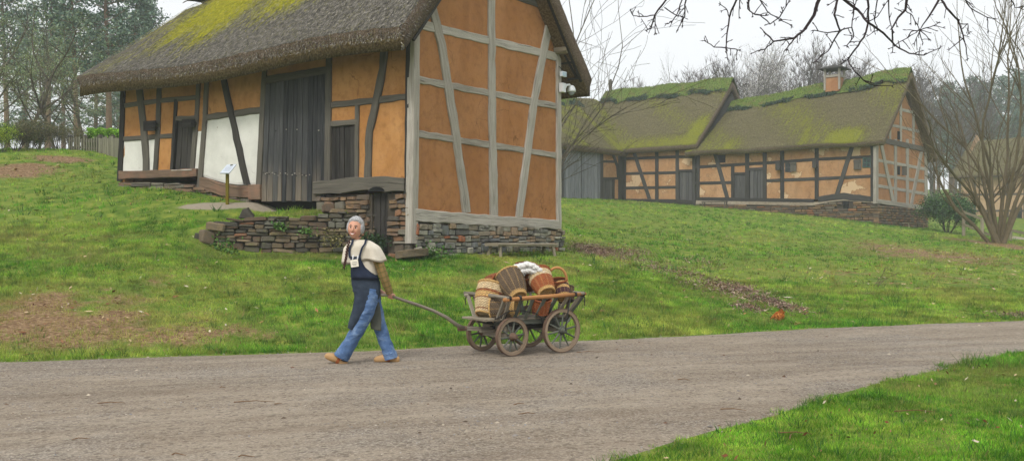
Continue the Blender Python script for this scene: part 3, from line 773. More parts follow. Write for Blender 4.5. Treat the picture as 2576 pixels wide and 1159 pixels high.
# --- front frame
fP0=[(312,195),(309,300),(302.5,456)]; fA=[(349,175),(350,197),(358,275),(366,347),(370,430)]; fB=[(404,175),(403,195),(398.6,328),(392.4,430)]
fC=[(447,220),(444,256),(433,430)]; fD=[(503,170),(501.8,191),(495.5,303),(484.6,430)]; fE=[(523,165),(522,187.6),(517.4,297),(503.3,474)]
fFb=[(560,160),(561,184.5),(583,284.5),(623.6,464)]; fG=[(671,120),(668,165),(653,465)]; fH=[(832,90),(829,172),(826,456)]; fI=[(900,266),(898,448)]
fJ=[(974,75),(965,172),(949,252),(931.5,332),(926.7,449)]; fK=[(1032,60),(1029,172),(1025,612)]
rTop=[(300,170),(530,158),(830,92),(1040,45)]
rM=[(312,266),(399,254),(500,245)]; rN=[(311,350),(440,341)]; rO=[(440,298.5),(494,297)]; rP=[(518,296),(662,276)]; rQ=[(303,434),(500,427)]
rS=[(500,441),(548,456),(580,464),(660,466)]; rR1=[(826,266),(1030,243)]; rHd=[(826,313),(900,307)]; rL=[(790,457),(1030,450)]
PFm, LW = MAT['plaster_front'], MAT['limewash']
def fp(a,b,t,bo,mt=PFm,label=None): return slab(WF,'infill_panel',cell(a,b,t,bo),mt,barn,label=label)
fp(fP0,fA,rTop,rM); fp(fA,fB,rTop,rM); fp(fB,fD,rTop,rM); fp(fP0,fA,rM,rN); fp(fA,fB,rM,rN); fp(fB,fC,rM,rN)
fp(fP0,fA,rN,rQ,LW,'flaking whitewashed panel at the far end of the wall'); fp(fA,fB,rN,rQ,LW,'narrow whitewashed panel'); fp(fB,fC,rN,rQ); fp(fC,fD,rM,rO)
fp(fD,fE,rTop,rM); fp(fD,fE,rM,[(480,330),(530,330)]); fp(fD,fE,[(480,330),(530,330)],rQ,LW,'thin flaking white strip beside the small door')
fp(fE,fFb,rTop,rP); fp(fFb,fG,rTop,rP); fp(fE,fFb,rP,rS,LW,'broad whitewashed panel left of the slanting brace'); fp(fFb,fG,rP,rS,LW,'whitewashed panel beside the tall barn door')
fp(fG,fH,rTop,[(668,192),(829,166)]); fp(fH,fJ,rTop,rR1); fp(fJ,fK,rTop,rR1); fp(fH,fI,rR1,rHd); fp(fI,fJ,rR1,rL); fp(fJ,fK,rR1,rL)
beam(WF,'post',fP0,[11,11,12],wd,barn,proud=.04); beam(WF,'brace',fA[1:],[14,15,15,14],wg,barn,proud=.05,rough=.012)
beam(WF,'post',fB[1:],11,wg,barn,proud=.04); beam(WF,'post',[(444,250),(433,430)],8,wd,barn,proud=.03); beam(WF,'post',fD[1:],10,wg,barn,proud=.04)
beam(WF,'post',fE[1:],[10,10,12],wg,barn,proud=.045); beam(WF,'brace',fFb[1:],[12,14,14],wd,barn,proud=.055,rough=.012)
beam(WF,'post',fG,[11,11,13],wg,barn,proud=.05); beam(WF,'post',fH,[13,14,15],wg,barn,proud=.05); beam(WF,'post',fI,10,wg,barn,proud=.04)
beam(WF,'brace',fJ,[16,17,17,16,17],wg,barn,proud=.055,rough=.012); beam(WF,'post',fK,[11,11,12],wd,barn,proud=.055)
beam(WF,'rail',rM,12,wg,barn); beam(WF,'rail',rN,12,wg,barn); beam(WF,'rail',rO,12,wg,barn); beam(WF,'rail',rP,[15,17],wg,barn,rough=.012)
beam(WF,'rail',rR1,16,wg,barn,rough=.012); beam(WF,'rail',rHd,14,wg,barn,proud=.036); beam(WF,'lintel',[(666,203),(830,176)],19,wg,barn,proud=.032)
# wall plate under the eave
beam(WF,'wall_plate',[(300,176),(530,164),(830,98),(1040,52)],14,wg,barn,proud=.02)
# sills
beam(WF,'sill',[(303,441),(400,438),(498,434)],[20,20,20],MAT['wood_sill_red'],barn,proud=.06,rough=.012,vert=False)
beam(WF,'sill',[(506,459),(530,466),(560,477),(600,482),(640,481)],[30,31,32,30,30],MAT['wood_sill_red'],barn,proud=.06,rough=.012,vert=False)
beam(WF,'block',[(633,484),(662,483)],[38,38],MAT['wood_sill_red'],barn,proud=.1,vert=False)
beam(WF,'sill',[(795,472),(840,470),(880,467),(930,463),(975,464),(1024,466)],[32,36,36,34,36,36],MAT['wood_grey'],barn,proud=.10,deep=.2,rough=.02,vert=False,label='heavy crooked oak sill over the stone cellar wall')
# doors
dr = plank_door(WF,'barn_door',(671,213),(822,186),(820,504),(660,505),13,MAT['wood_door'],barn,off=.035,jag=.03,label='tall dark plank barn door')
nail_me = None
for i in range(26):
    t = i/25; px = 664+t*146+random.uniform(-2,2); py = (438 if i % 2 else 434)+t*6+random.uniform(-2,2)
    if i > 20: py = 328+random.uniform(-3,3); px = 670+(i-20)*27
    u,z = WF.hit(px,py); mb = MB(); mb.tube([WF.pt(u,z,.03),WF.pt(u,z,.055)],[.016,.010],6)
    mb.build('nail', MAT['wood_pale'] if i % 3 else MAT['iron'], dr)
plank_door(WF,'hatch_door',(832,320),(893,317),(893,452),(832,456),5,wd,barn,off=-.01,label='narrow dark plank door above the cellar')
d3 = plank_door(WF,'side_door',(447,304),(490,302),(486,428),(438,430),4,wd,barn,off=-.02,label='small dark door in the far bay')
# threshold of the small door
beam(WF,'threshold',[(436,429),(488,428)],3,wp,barn,proud=.075,vert=False)
# wooden wedges pegged to the posts
for (x0,y0,x1,y1) in ((381,307,401,330),(478,303,498,321)):
    u0,z0 = WF.hit(x0,y0); u1,z1 = WF.hit(x1,y1); mb = MB()
    c = WF.pt((u0+u1)/2,(z0+z1)/2,.16); mb.box(c, WF.U*(abs(u1-u0)/2)+WF.N*.05, WF.N*.025, Vector((0,0,abs(z1-z0)/2)))
    mb.tube([WF.pt(min(u0,u1),z0-.08,.0),WF.pt(min(u0,u1)+.05,z0-.08,.16)],.025,6); mb.tube([WF.pt(min(u0,u1),z1+.08,.0),WF.pt(min(u0,u1)+.05,z1+.08,.16)],.025,6)
    mb.build('wooden_flap', wd, barn)
# --- stone foundations
gz0 = lambda u: zt1(*WG.pt(u,0,0).xy)-.05
gtop = lambda u: np.interp(u,[0,5.5],[WG.hit(1046,557)[1],WG.hit(1404,575)[1]])
wall_fill(WG,'mortar',-.02,5.55,lambda u:gz0(u)-.3,lambda u:gtop(u)-.015,MAT['mortar'],barn,.0,.5)
n1 = stones(WG,.0,5.6,gz0,gtop,barn,'stone_gable',(.085,.15),(.16,.36),off=.07,limit=170)
uc0 = WF.hit(803,500)[0]; ud0 = WF.hit(938,520)[0]; ud1 = WF.hit(974,520)[0]
ftop = lambda u: WF.hit(900,486)[1]
fz0 = lambda u: zt1(*(WF.pt(u,0,.25).xy))-.05 if u < 1.2 else 1.2
wall_fill(WF,'mortar',-.0,ud1-.02,lambda u:.9,lambda u:ftop(u)-.03,MAT['mortar'],barn,.0,.4)
wall_fill(WF,'mortar',ud0+.02,uc0-.02,lambda u:.9,lambda u:ftop(u)-.03,MAT['mortar'],barn,.0,.4)
n2 = stones(WF,.02,uc0+.03,fz0,ftop,barn,'stone_front',(.085,.15),(.2,.46),off=.08,skip=lambda a,b,z: not (b < ud1-.01 or a > ud0+.01),limit=150)
# cellar door
qz = WF.hit(955,480)[1]
cd = plank_door(WF,'cellar_door',(936,484),(976,484),(976,636),(936,636),3,wd,barn,off=-.05,label='dark narrow cellar door beneath the arched sill')
mb = MB(); V = []
for i in range(9):
    a = math.pi*i/8; uu_ = (ud0+ud1)/2+math.cos(a)*(ud0-ud1)/2*1.12; V.append((uu_, qz-.02+math.sin(a)*.10))
mb.add([WF.pt(u,z,.115) for u,z in V]+[WF.pt(u,z,.0) for u,z in V],[tuple(range(8,-1,-1))]+[(i,i+1,10+i,9+i) for i in range(8)])
mb.build('arch', MAT['void_dark'], barn)
l0, l1 = WF.hit(633,500)[0], WF.hit(302,465)[0]
lt = lambda u: np.interp(u,[l0,WF.hit(560,495)[0],WF.hit(505,475)[0],l1],[WF.hit(633,497)[1],WF.hit(560,494)[1],WF.hit(505,462)[1],WF.hit(302,455)[1]])
lz = lambda u: zt1(*WF.pt(u,0,.1).xy)-.1
wall_fill(WF,'mortar',l0,l1,lambda u:lz(u)-.3,lambda u:lt(u)-.02,MAT['mortar'],barn,.0,.4)
n3 = stones(WF,l0,l1,lz,lt,barn,'stone_front',(.07,.12),(.3,.7),off=.07,limit=60)
# dark block painted as the shaded gap under the barn door; back and far walls (plain plaster)
wall_fill(WF,'door_gap_shade',WF.hit(818,500)[0],l0+.05,lambda u:1.6,lambda u:2.55,MAT['void_dark'],barn,-.25,.3)
Wd, Ll = 5.4, 10.0
bq = lambda u,t: BC+BG*u+BL*t
for nm,a,b in (('back_wall',(Wd,0),(Wd,Ll)),('far_gable_wall',(0,Ll),(Wd,Ll))):
    A_, B_ = bq(*a), bq(*b); nrm_ = (BG if nm == 'back_wall' else BL)
    V = [Vector((A_.x,A_.y,1)),Vector((B_.x,B_.y,1)),Vector((B_.x,B_.y,6.0)),Vector((A_.x,A_.y,6.0))]
    V += [v-nrm_*.15 for v in V]
    if nm == 'far_gable_wall':
        c_ = (A_+B_)/2; V += [Vector((c_.x,c_.y,8.3)), Vector((c_.x,c_.y,8.3))-nrm_*.15]
        F = [(0,1,2,8,3),(7,9,6,5,4),(0,4,5,1),(1,5,6,2),(3,7,4,0)]
    else: F = [(0,1,2,3),(7,6,5,4),(0,4,5,1),(1,5,6,2),(2,6,7,3),(3,7,4,0)]
    mk(nm,V,F,PFm,barn)
# --- roof
def barn_moss(t, sl, front):
    if not front: return .3
    # bright mossy band running down the far half, thinner streaks elsewhere
    c = 7.7
    m1 = math.exp(-((t-c)/2.3)**2)*min(1,max(0,(sl+.4*math.sin(t*3)+.1)/2.8))**.7*1.05
    m2 = .78*min(1,max(0,(sl-.2)/2.0))*math.exp(-((t-4.7)/1.9)**2)
    m3 = .58*min(1,max(0,(sl-.5)/2.0))
    m4 = .5*math.exp(-((t-9.8)/.9)**2)
    return min(1.1, max(m1,m2,m3,m4)+.05)
zfr = lambda t: 5.66+.07*math.sin(t*.75+.4)-.02*t*0
zrd = lambda t: 9.77-.135*(t+.4)
roof = thatch('thatched_roof', barn, (BC.x,BC.y,0), BL, BG, -.42, 10.65, -.86, 6.3, 2.72, zfr, lambda t:5.58, zrd, .36, MAT['thatch_barn'], barn_moss, nt=110, ns=70, wav=.05,
              straws=26000, palette=[srgb(94,90,83),srgb(128,123,114),srgb(64,61,56),srgb(146,140,128),srgb(110,106,72)])
roof['label'] = 'grey thatched roof streaked with bright yellow green moss'
# ridge cap of turf on the barn
mb = MB(); rr = []
for i in range(40):
    t = -.4+i/39*11.0; c_ = bq(2.72,t); z = zrd(t); rr.append([Vector((c_.x,c_.y,z))+BG*(math.cos(a)*.42)+Vector((0,0,math.sin(a)*.16-.08+random.uniform(-.03,.03))) for a in np.linspace(0,math.pi,7)])
mb.rings(rr,closed=False); mb.build('ridge_cap', plain('ridge_turf_dark', srgb(58,52,40),.95,.5,10), barn, smooth=True)
# battens and rafter under the near verge (right slope)
slope = (9.77-5.58)/(6.3-2.72)
def under(s, off=.0): return 9.77-slope*abs(s-2.72)-.36*math.hypot(1,slope)+off
verge = Vector((BC.x,BC.y,0))-BL*.36; wallp = Vector((BC.x,BC.y,0))
for sgn in (1,-1):
    for k in range(9):
        s = 2.72+sgn*(1.0+k*.30)
        if not (-.55 < s < 6.0): continue
        mb = MB(); a = wallp+BG*s+Vector((0,0,under(s)-.025)); b = verge+BG*s+Vector((0,0,under(s)-.025))
        mb.box((a+b)/2,(b-a)/2,(BG-Vector((0,0,slope*sgn))).normalized()*.025,(Vector((0,0,1))+BG*slope*sgn).normalized()*.018)
        mb.build('batten', wd, roof)
    mb = MB(); a = verge+BG*2.72+Vector((0,0,under(2.72)-.05)); s = 2.72+sgn*3.15; b = verge+BG*s+Vector((0,0,under(s)-.05))
    mb.box((a+b)/2,(b-a)/2,BL*.03,(Vector((0,0,1))+BG*slope*sgn).normalized()*.03); mb.build('verge_rafter', wd, roof)
# purlin end and knee under the right eave
mb = MB(); u_,z_ = WG.hit(1398,128); mb.tube([WG.pt(u_,z_,-.2),WG.pt(u_+.02,z_,.34)],[.10,.105],10); mb.build('purlin', MAT['bench_wood'], barn)
mb = MB(); mb.box((WG.pt(u_+.15,z_-.12,.2)+WG.pt(u_+.55,z_-.62,.28))/2,(WG.pt(u_+.55,z_-.62,.28)-WG.pt(u_+.12,z_-.1,.2))/2,WG.N*.03,WG.U*.05); mb.build('knee_brace', wd, barn)
mb = MB(); u_,z_ = WG.hit(1046,42); mb.tube([WG.pt(u_+.05,z_+.1,-.1),WG.pt(u_+.05,z_+.12,.22)],.07,8); mb.build('purlin', MAT['wood_sill_red'], barn)
# small floodlight boxes and the dome camera
def lampbox(px,py,w,label):
    W=WG; u,z = W.hit(px,py,.2); r_ = empty('floodlight',tuple(W.pt(u,z,.2)))
    tag(r_,label,'lamp',group='small white floodlights under the barn eaves')
    mb = MB(); mb.box(W.pt(u,z,.2),W.U*w,W.N*.035,Vector((0,0,w*.62))); mb.build('housing',plain('lamp_white',srgb(206,214,220),.4,.05),r_)
    mb = MB(); mb.box(W.pt(u,z-.004,.238),W.U*w*.85,W.N*.003,Vector((0,0,w*.45))); mb.build('glass',plain('lamp_glass',srgb(170,190,204),.2,.1),r_)
    mb = MB(); mb.tube([W.pt(u-w*.2,z+w*.5,.2),W.pt(u-w*.3,z+w*1.3,.16),W.pt(u+w*.1,z+w*1.8,.1),W.pt(u+w*.4,z+w*2.4,.02)],.009,6); mb.build('arm',MAT['iron'],r_)
lampbox(1417,187,.10,'white floodlight box hanging under the right eave of the barn')
lampbox(1020,90,.06,'tiny pale floodlight tucked under the thatch at the barn corner')
u,z = WG.hit(1404,222); cmr = empty('dome_camera',tuple(WG.pt(u,z,.1))); tag(cmr,'white dome surveillance camera on an arm fixed to the barn corner post','camera')
WHT = plain('camera_white',srgb(222,224,226),.35,.04)
mb = MB(); mb.box(WG.pt(u,z,.13),WG.U*.075,WG.N*.05,Vector((0,0,.11))); mb.build('mount_box',WHT,cmr)
mb = MB(); q = [WG.pt(u+.05,z-.04,.14),WG.pt(u+.14,z+.08,.16),WG.pt(u+.26,z+.10,.16),WG.pt(u+.34,z+.06,.16)]; mb.tube(q,.03,8); mb.build('arm',WHT,cmr,smooth=True)
cc = WG.pt(u+.36,z,.16); mb = MB()
mb.rings([[cc+Vector((math.cos(a)*r_,math.sin(a)*r_,h)) for a in np.linspace(0,2*math.pi,17)[:-1]] for r_,h in ((.02,.10),(.06,.085),(.09,.04),(.108,-.02),(.112,-.06),(.10,-.065))]); mb.build('hood',WHT,cmr,smooth=True)
mb = MB(); mb.ell(cc+Vector((0,0,-.065)),.082,.082,.085); mb.build('dome',plain('camera_dome',srgb(150,156,162),.12,.1),cmr,smooth=True)
# ================================================================ farmstead on the hill
def _ss(a,b,x):
    t = min(1,max(0,(x-a)/(b-a))); return t*t*(3-2*t)
MAT['stone_farm'] = None
m = NT('stone_farm', .92, .1); gi = m.n("ShaderNodeNewGeometry").outputs['Random Per Island']; p = m.pos()
c = m.ramp(gi, [(0,srgb(122,98,76)),(.2,srgb(102,88,74)),(.4,srgb(136,112,84)),(.58,srgb(112,104,90)),(.75,srgb(92,82,72)),(.9,srgb(140,100,72))],'CONSTANT')
c = m.mix(m.math('MULTIPLY', m.fr(m.noise(p,5,4),.45,.7),.45), c, srgb(78,74,64)); m.col(c); m.bump(m.noise(p,12,4),.5,.02); MAT['stone_farm'] = m.m
def stone_mass(W, u0, u1, zb, zt_, parent, hh, ll, off, name='stone_courses', skip=None):
    mb = MB(); z = min(zb(u0),zb(u1)); top = max(zt_(u0),zt_(u1))
    while z < top:
        h = random.uniform(*hh); u = u0-random.uniform(0,.2)
        while u < u1:
            w = random.uniform(*ll); a, b = max(u,u0), min(u+w,u1); uc = (a+b)/2; zc = z+h/2
            if b-a > .06 and zb(uc)-h < zc < zt_(uc)-h*.3 and not (skip and skip(a,b,zc)):
                o = off+random.uniform(-.03,.03); g = .012; d = .04; V = []
                for (q,e,oo) in ((0,0,-.2),(0,0,o-d),(1,1,o)):
                    ia = g+(.02 if q else 0)
                    V += [W.pt(a+ia,z+ia,oo),W.pt(b-ia,z+ia+random.uniform(-.01,.01),oo),W.pt(b-ia,z+h-ia,oo),W.pt(a+ia,z+h-ia+random.uniform(-.01,.01),oo)]
                F = [(k*4+j,k*4+(j+1)%4,(k+1)*4+(j+1)%4,(k+1)*4+j) for k in range(2) for j in range(4)]+[(8,9,10,11)]
                mb.add(V,F)
            u += w
        z += h
    o = mb.build(name, MAT['stone_farm'], parent, uv=False); o['kind'] = 'stuff'
    bm = bmesh.new(); bm.from_mesh(o.data); bmesh.ops.recalc_face_normals(bm, faces=bm.faces); bm.to_mesh(o.data); bm.free()
    return o
wf, wfp = MAT['wood_farm'], MAT['wood_farm_pale']
FA = Vector((12.12,65.3,0)); FB = Vector((21.32,58.0,0)); FD = (FB-FA).normalized(); FN = Vector((-FD.y*-1,0,0))
FN = Vector((FD.y,-FD.x,0)); FN = FN if FN.y < 0 else -FN      # outward (towards the meadow)
WM1 = Wall(FA, FD, FN); WGb = Wall(FB, -FN, FD); LM = (FB-FA).length; WGw = 9.66
farm = empty('farmhouse', (FA.x,FA.y,3.4)); tag(farm,'long thatched farmhouse with mossy roof, chimney and half timbered gable on the right','house')
def lines(W, parent, items, mat, kind, w, **kw):
    for it in items: beam(W, kind, it, w, mat, parent, **kw)
# --- main front
top=[(1740,380),(2215,345)]; r1=[(1745,421),(1871,413),(1928,410),(2050,401),(2200,394)]; r2=[(1745,461),(1838,459),(1928,454.5),(2050,450),(2200,443)]; sl_=[(1740,500),(1928,501),(2050,503),(2062,500),(2124,493),(2200,500)]
v0=[(1757,380),(1756,512)]; vb1=[(1797.6,380),(1830.6,500)]; v1=[(1843.5,380),(1843.5,498)]; v2=[(1880,380),(1880,502)]; v3=[(1924,380),(1924,501)]; v4=[(1968,375),(1968,500)]; v5=[(2054.8,370),(2054.8,502)]; vb2=[(2146,360),(2144,368),(2105,492)]; v6=[(2197,350),(2197,512)]
PF2 = MAT['plaster_farm']
V_ = [v0,vb1,v1,v2,v3,v4,v5,vb2,v6]
for i,(a,b) in enumerate(zip(V_[:-1],V_[1:])):
    for t,bo in ((top,r1),(r1,r2),(r2,sl_)):
        if i in (2,3) and bo is not r1: continue
        slab(WM1,'infill_panel',cell(a,b,t,bo,3),PF2,farm,inset=.02)
lines(WM1,farm,[[(1746,380),(1746,516)],v0],wf,'post',8,proud=.05); beam(WM1,'brace',vb1,10,wf,farm,proud=.06); beam(WM1,'post',[(1843.5,414),(1843.5,498)],8,wf,farm,proud=.05)
lines(WM1,farm,[v2,v3,v4,v5],wf,'post',10,proud=.05); beam(WM1,'brace',vb2,11,wf,farm,proud=.06); beam(WM1,'post',v6,13,wf,farm,proud=.06)
beam(WM1,'rail',r1,7.5,wf,farm); beam(WM1,'rail',[(1745,461),(1843,459)],7.5,wf,farm); beam(WM1,'rail',[(1924,454.5),(2050,450),(2197,443)],8,wf,farm)
beam(WM1,'lintel',[(1843,437),(1880,436)],6,wf,farm,proud=.04); beam(WM1,'lintel',[(1880,426),(1924,424)],7,wf,farm,proud=.04)
slab(WM1,'infill_panel',[(1843,417),(1880,414),(1880,436),(1843,438)],PF2,farm,inset=.02); slab(WM1,'infill_panel',[(1880,414),(1924,411),(1924,425),(1880,427)],PF2,farm,inset=.02)
beam(WM1,'sill',[(1756,500),(1928,503),(2048,505)],9,wf,farm,proud=.08); beam(WM1,'sill',[(2060,502),(2087,496),(2124,493.5),(2192,501)],[13,14,16,15],wf,farm,proud=.10,rough=.02,vert=False)
dm = wood('door_farm', srgb(52,52,54), srgb(82,81,82), srgb(112,110,108), .5)
plank_door(WM1,'door',(1847,440),(1876,439),(1876,499),(1847,498),4,dm,farm,off=-.02,label='left of the two grey plank doors side by side')
plank_door(WM1,'door',(1886,428),(1920,427),(1920,501),(1886,500),4,dm,farm,off=-.02,label='right and taller of the two grey doors')
GL = NT('old_glass', .15, .5); GL.col(srgb(36,44,44)); MAT['old_glass'] = GL.m
def window(W, x0,y0,x1,y1, parent, shutter=None, green=False, panes=2):
    fr = slab(W,'window',[(x0,y0),(x1,y0-.5),(x1,y1-.5),(x0,y1)],MAT['void_dark'],parent,off=.012,thick=.05)
    n = panes
    for i in range(n):
        for j in range(2):
            a = x0+(x1-x0)*(i+.08)/n; b = x0+(x1-x0)*(i+.92)/n; c_ = y0+(y1-y0)*(j+.08)/2; d_ = y0+(y1-y0)*(j+.92)/2
            slab(W,'pane',[(a,c_),(b,c_),(b,d_),(a,d_)],MAT['old_glass'],fr,off=.02,thick=.004,inset=.001)
    fm = wood('window_green',srgb(40,66,60),srgb(58,90,82),srgb(80,112,100),.3) if green else MAT['wood_farm']
    w = (x1-x0)*.1
    for q in ([(x0,y0),(x0,y1)],[(x1,y0),(x1,y1)],[((x0+x1)/2,y0),((x0+x1)/2,y1)]): beam(W,'frame',q,w+.6,fm,fr,proud=.035,deep=.03,vert=True)
    for q in ([(x0,y0),(x1,y0)],[(x0,y1),(x1,y1)],[(x0,(y0+y1)/2),(x1,(y0+y1)/2)]): beam(W,'frame',q,w+.6,fm,fr,proud=.032,deep=.03,vert=False)
    if shutter:
        sx0,sy0,sx1,sy1 = shutter; u0,z0 = W.hit(sx0,sy0); u1,z1 = W.hit(sx1,sy1); mb = MB(); n = 3
        sh = None
        for i in range(n):
            mb = MB(); a = u0+(u1-u0)*(i+.03)/n; b = u0+(u1-u0)*(i+.97)/n
            mb.box(W.pt((a+b)/2,(z0+z1)/2,.10+.01*(i%2)),W.U*abs(b-a)/2,W.N*.02,Vector((0,0,abs(z1-z0)/2)))
            if sh is None: sh = mb.build('shutter',MAT['wood_grey'],parent)
            else: mb.build('plank',MAT['wood_grey'],sh)
        mb = MB(); mb.box(W.pt((u0+u1)/2,(z0*.8+z1*.2),.14),W.U*abs(u1-u0)/2,W.N*.012,Vector((0,0,.05))); mb.build('ledge',MAT['wood_grey'],sh)
    return fr
slab(WM1,'opening',[(1804,390),(1825,389),(1825,409),(1804,410)],MAT['void_dark'],farm,off=.015)
window(WM1,1976,411,1990,432,farm,(1990,409,2005,431)); window(WM1,2171,398,2190,421,farm,(2149,402,2168,426),green=True)
mb = MB(); u,z = WM1.hit(1962,417); mb.box(WM1.pt(u,z,.2),WM1.U*.16,WM1.N*.12,Vector((0,0,.28))); mb.build('wooden_flap',wf,farm)
mb = MB(); u,z = WM1.hit(2052,412); mb.box(WM1.pt(u,z,.15),WM1.U*.12,WM1.N*.12,Vector((0,0,.25))); mb.build('wooden_flap',wf,farm)
# pale render band and rubble base
ub = lambda px: WM1.hit(px,505)[0]
bandt = lambda u: np.interp(u,[0,ub(2048),ub(2060),ub(2124),LM],[WM1.hit(1760,504)[1],WM1.hit(2048,508)[1],WM1.hit(2060,508)[1],WM1.hit(2124,501)[1],WM1.hit(2200,508)[1]])
bandb = lambda u: bandt(u)-.14*float(sstep(ub(2080),ub(2040),u))-.08
o_ = wall_fill(WM1,'render_band',0,LM,bandb,bandt,plaster('render_band',srgb(150,138,122),srgb(168,156,140),srgb(110,98,84)),farm,.07,.3,24)
gzf = lambda u: zt1(*WM1.pt(u,0,.2).xy)-.2
wall_fill(WM1,'mortar',-.5,LM+.05,lambda u:gzf(u)-.4,lambda u:bandt(u)-.05,MAT['mortar'],farm,-.02,.3)
hx0,hx1 = ub(2121),ub(2135); hz0,hz1 = WM1.hit(2128,526)[1],WM1.hit(2128,507)[1]
stone_mass(WM1,.0,LM+.08,gzf,bandb,farm,(.10,.2),(.22,.6),.10,skip=lambda a,b,z: a < hx1 and b > hx0 and hz0 < z < hz1)
slab(WM1,'cellar_opening',[(2121,507),(2135,506),(2135,526),(2121,527)],MAT['void_dark'],farm,off=.02)
# --- right gable
PG = MAT['plaster_farm_gable']
g0=[(2205,340),(2205,520)]; ga=[(2215.4,355),(2245,506)]; gb=[(2251.8,350),(2251.8,508)]; gc=[(2281.6,350),(2281.6,518)]; gd=[(2318.5,375),(2290,520)]; ge=[(2328.4,360),(2328.4,527)]
t0=[(2205,349),(2335,377)]; ra=[(2205,402.5),(2330,426)]; rb=[(2205,440),(2330,457)]; rc=[(2205,467),(2330,488)]; rs=[(2205,505),(2335,523)]
for a,b in zip([g0,ga,gb,gc,gd],[ga,gb,gc,gd,ge]):
    for t,bo in ((t0,ra),(ra,rb),(rb,rc),(rc,rs)): slab(WGb,'infill_panel',cell(a,b,t,bo,2),PG,farm,inset=.02)
apx = (2266,205)
slab(WGb,'infill_panel',[(2206,349),(2225,318),(2264,225),(2264,361)],PG,farm); slab(WGb,'infill_panel',[(2264,361),(2264,225),(2278,240),(2306,312),(2326,368),(2330,376)],PG,farm)
lines(WGb,farm,[[(2205,352),(2205,512)],gb,gc,[(2328.4,370),(2328.4,527)]],wfp,'post',6.5,proud=.05); lines(WGb,farm,[[(2215.4,362),(2245,506)],[(2316.8,382),(2290,520)]],wfp,'brace',7,proud=.06)
lines(WGb,farm,[ra,rb,rc],wfp,'rail',8); beam(WGb,'tie_beam',[(2210,351),(2329,377)],13,MAT['wood_grey'],farm,proud=.08)
lines(WGb,farm,[[(2248.5,271.5),(2296,283)],[(2234,313),(2312,331)]],wfp,'rail',7.5); lines(WGb,farm,[[(2265,240),(2265,360)],[(2238,310),(2238,354)],[(2297,288),(2297,365)]],wfp,'post',5,proud=.05)
beam(WGb,'sill',[(2204,506),(2331,524)],11,wfp,farm,proud=.08)
slab(WGb,'opening',[(2257,330),(2263,331),(2263,352),(2257,351)],MAT['void_dark'],farm,off=.045,thick=.03); slab(WGb,'opening',[(2256.5,418),(2262,419),(2262,440),(2256.5,439)],MAT['void_dark'],farm,off=.06,thick=.03)
mb = MB(); u,z = WGb.hit(2267,430); mb.box(WGb.pt(u,z,.2),WGb.U*.06+WGb.N*.12,WGb.N*.01,Vector((0,0,.28))); mb.build('shutter',MAT['wood_grey'],farm)
gtb = lambda u: np.interp(u,[0,WGw],[WGb.hit(2205,513)[1],WGb.hit(2330,529)[1]]); ggb = lambda u: zt1(*WGb.pt(u,0,.2).xy)-.3
wall_fill(WGb,'mortar',-.02,WGw,lambda u:ggb(u)-.3,lambda u:gtb(u)-.02,MAT['mortar'],farm,-.02,.3)
stone_mass(WGb,-.08,WGw+.1,ggb,gtb,farm,(.10,.2),(.22,.55),.12)
# hidden sides
def plain_wall(name, A_, B_, z0, z1, parent, mat, apex=None, th=.15):
    d_ = (B_-A_); nrm_ = Vector((d_.y,-d_.x,0)).normalized()*th
    V = [Vector((A_.x,A_.y,z0)),Vector((B_.x,B_.y,z0)),Vector((B_.x,B_.y,z1)),Vector((A_.x,A_.y,z1))]; V += [v+nrm_ for v in V]
    F = [(3,2,1,0),(4,5,6,7),(0,1,5,4),(1,2,6,5),(3,0,4,7)]
    if apex:
        c_ = (A_+B_)/2; V += [Vector((c_.x,c_.y,apex)),Vector((c_.x,c_.y,apex))+nrm_]; F = [(3,8,2,1,0),(4,5,6,9,7),(0,1,5,4),(1,2,6,5),(3,0,4,7)]
    return mk(name,V,F,mat,parent)
plain_wall('back_wall',FB-FN*WGw,FA-FN*WGw,2,7,farm,PG)
# --- roofs
FMOSS = [srgb(104,110,34),srgb(122,124,42),srgb(92,100,34),srgb(138,136,52)]
FPAL = [srgb(90,84,60),srgb(122,112,84),srgb(70,66,46),srgb(112,118,44),srgb(134,126,96)]
def farm_moss(t, sl, front):
    if not front: return .5
    a = .75*math.exp(-((t-2.4)/1.4)**2)*_ss(3.8,.4,sl); b = .95*math.exp(-((t-9.8)/1.8)**2)*_ss(3.2,.8,sl); c_ = .8*math.exp(-((t-7.3)/.35)**2)*_ss(4.5,1,sl)
    d_ = .75*math.exp(-((t+.5)/1.1)**2)*_ss(3.4,.4,sl)
    return min(1.1,max(a,b,c_,d_,.44+.16*math.sin(t*.9+sl*.7))+.06)
zre = lambda t: np.interp(t,[-1,LM],[10.75,11.95])+.06*math.sin(t*1.3)
r1o = thatch('thatched_roof',farm,(FA.x,FA.y,0),FD,-FN,-.55,LM+.55,-.65,WGw+.7,WGw/2,lambda t:7.25+.04*math.sin(t),lambda t:6.9,zre,.34,MAT['thatch_farm'],farm_moss,nt=90,ns=60,wav=.06,straws=12000,palette=FPAL,mossc=FMOSS)
r1o['label'] = 'long mossy olive brown thatched roof'
TURF = NT('turf', .97, .05); p = TURF.pos(); nn = TURF.noise(p,2.2,4,.6); n9 = TURF.noise(p,14,4,.7)
c = TURF.ramp(n9,[(.3,srgb(58,80,34)),(.5,srgb(92,114,50)),(.7,srgb(126,140,66))]); c = TURF.mix(TURF.math('MULTIPLY',TURF.fr(nn,.5,.66),.75),c,srgb(112,98,66)); TURF.col(c); TURF.bump(n9,1,.08); MAT['turf'] = TURF.m
IVY = NT('ivy_leaf',.7,.3); IVY.col(IVY.att('tone',True)); MAT['leafcol'] = IVY.m
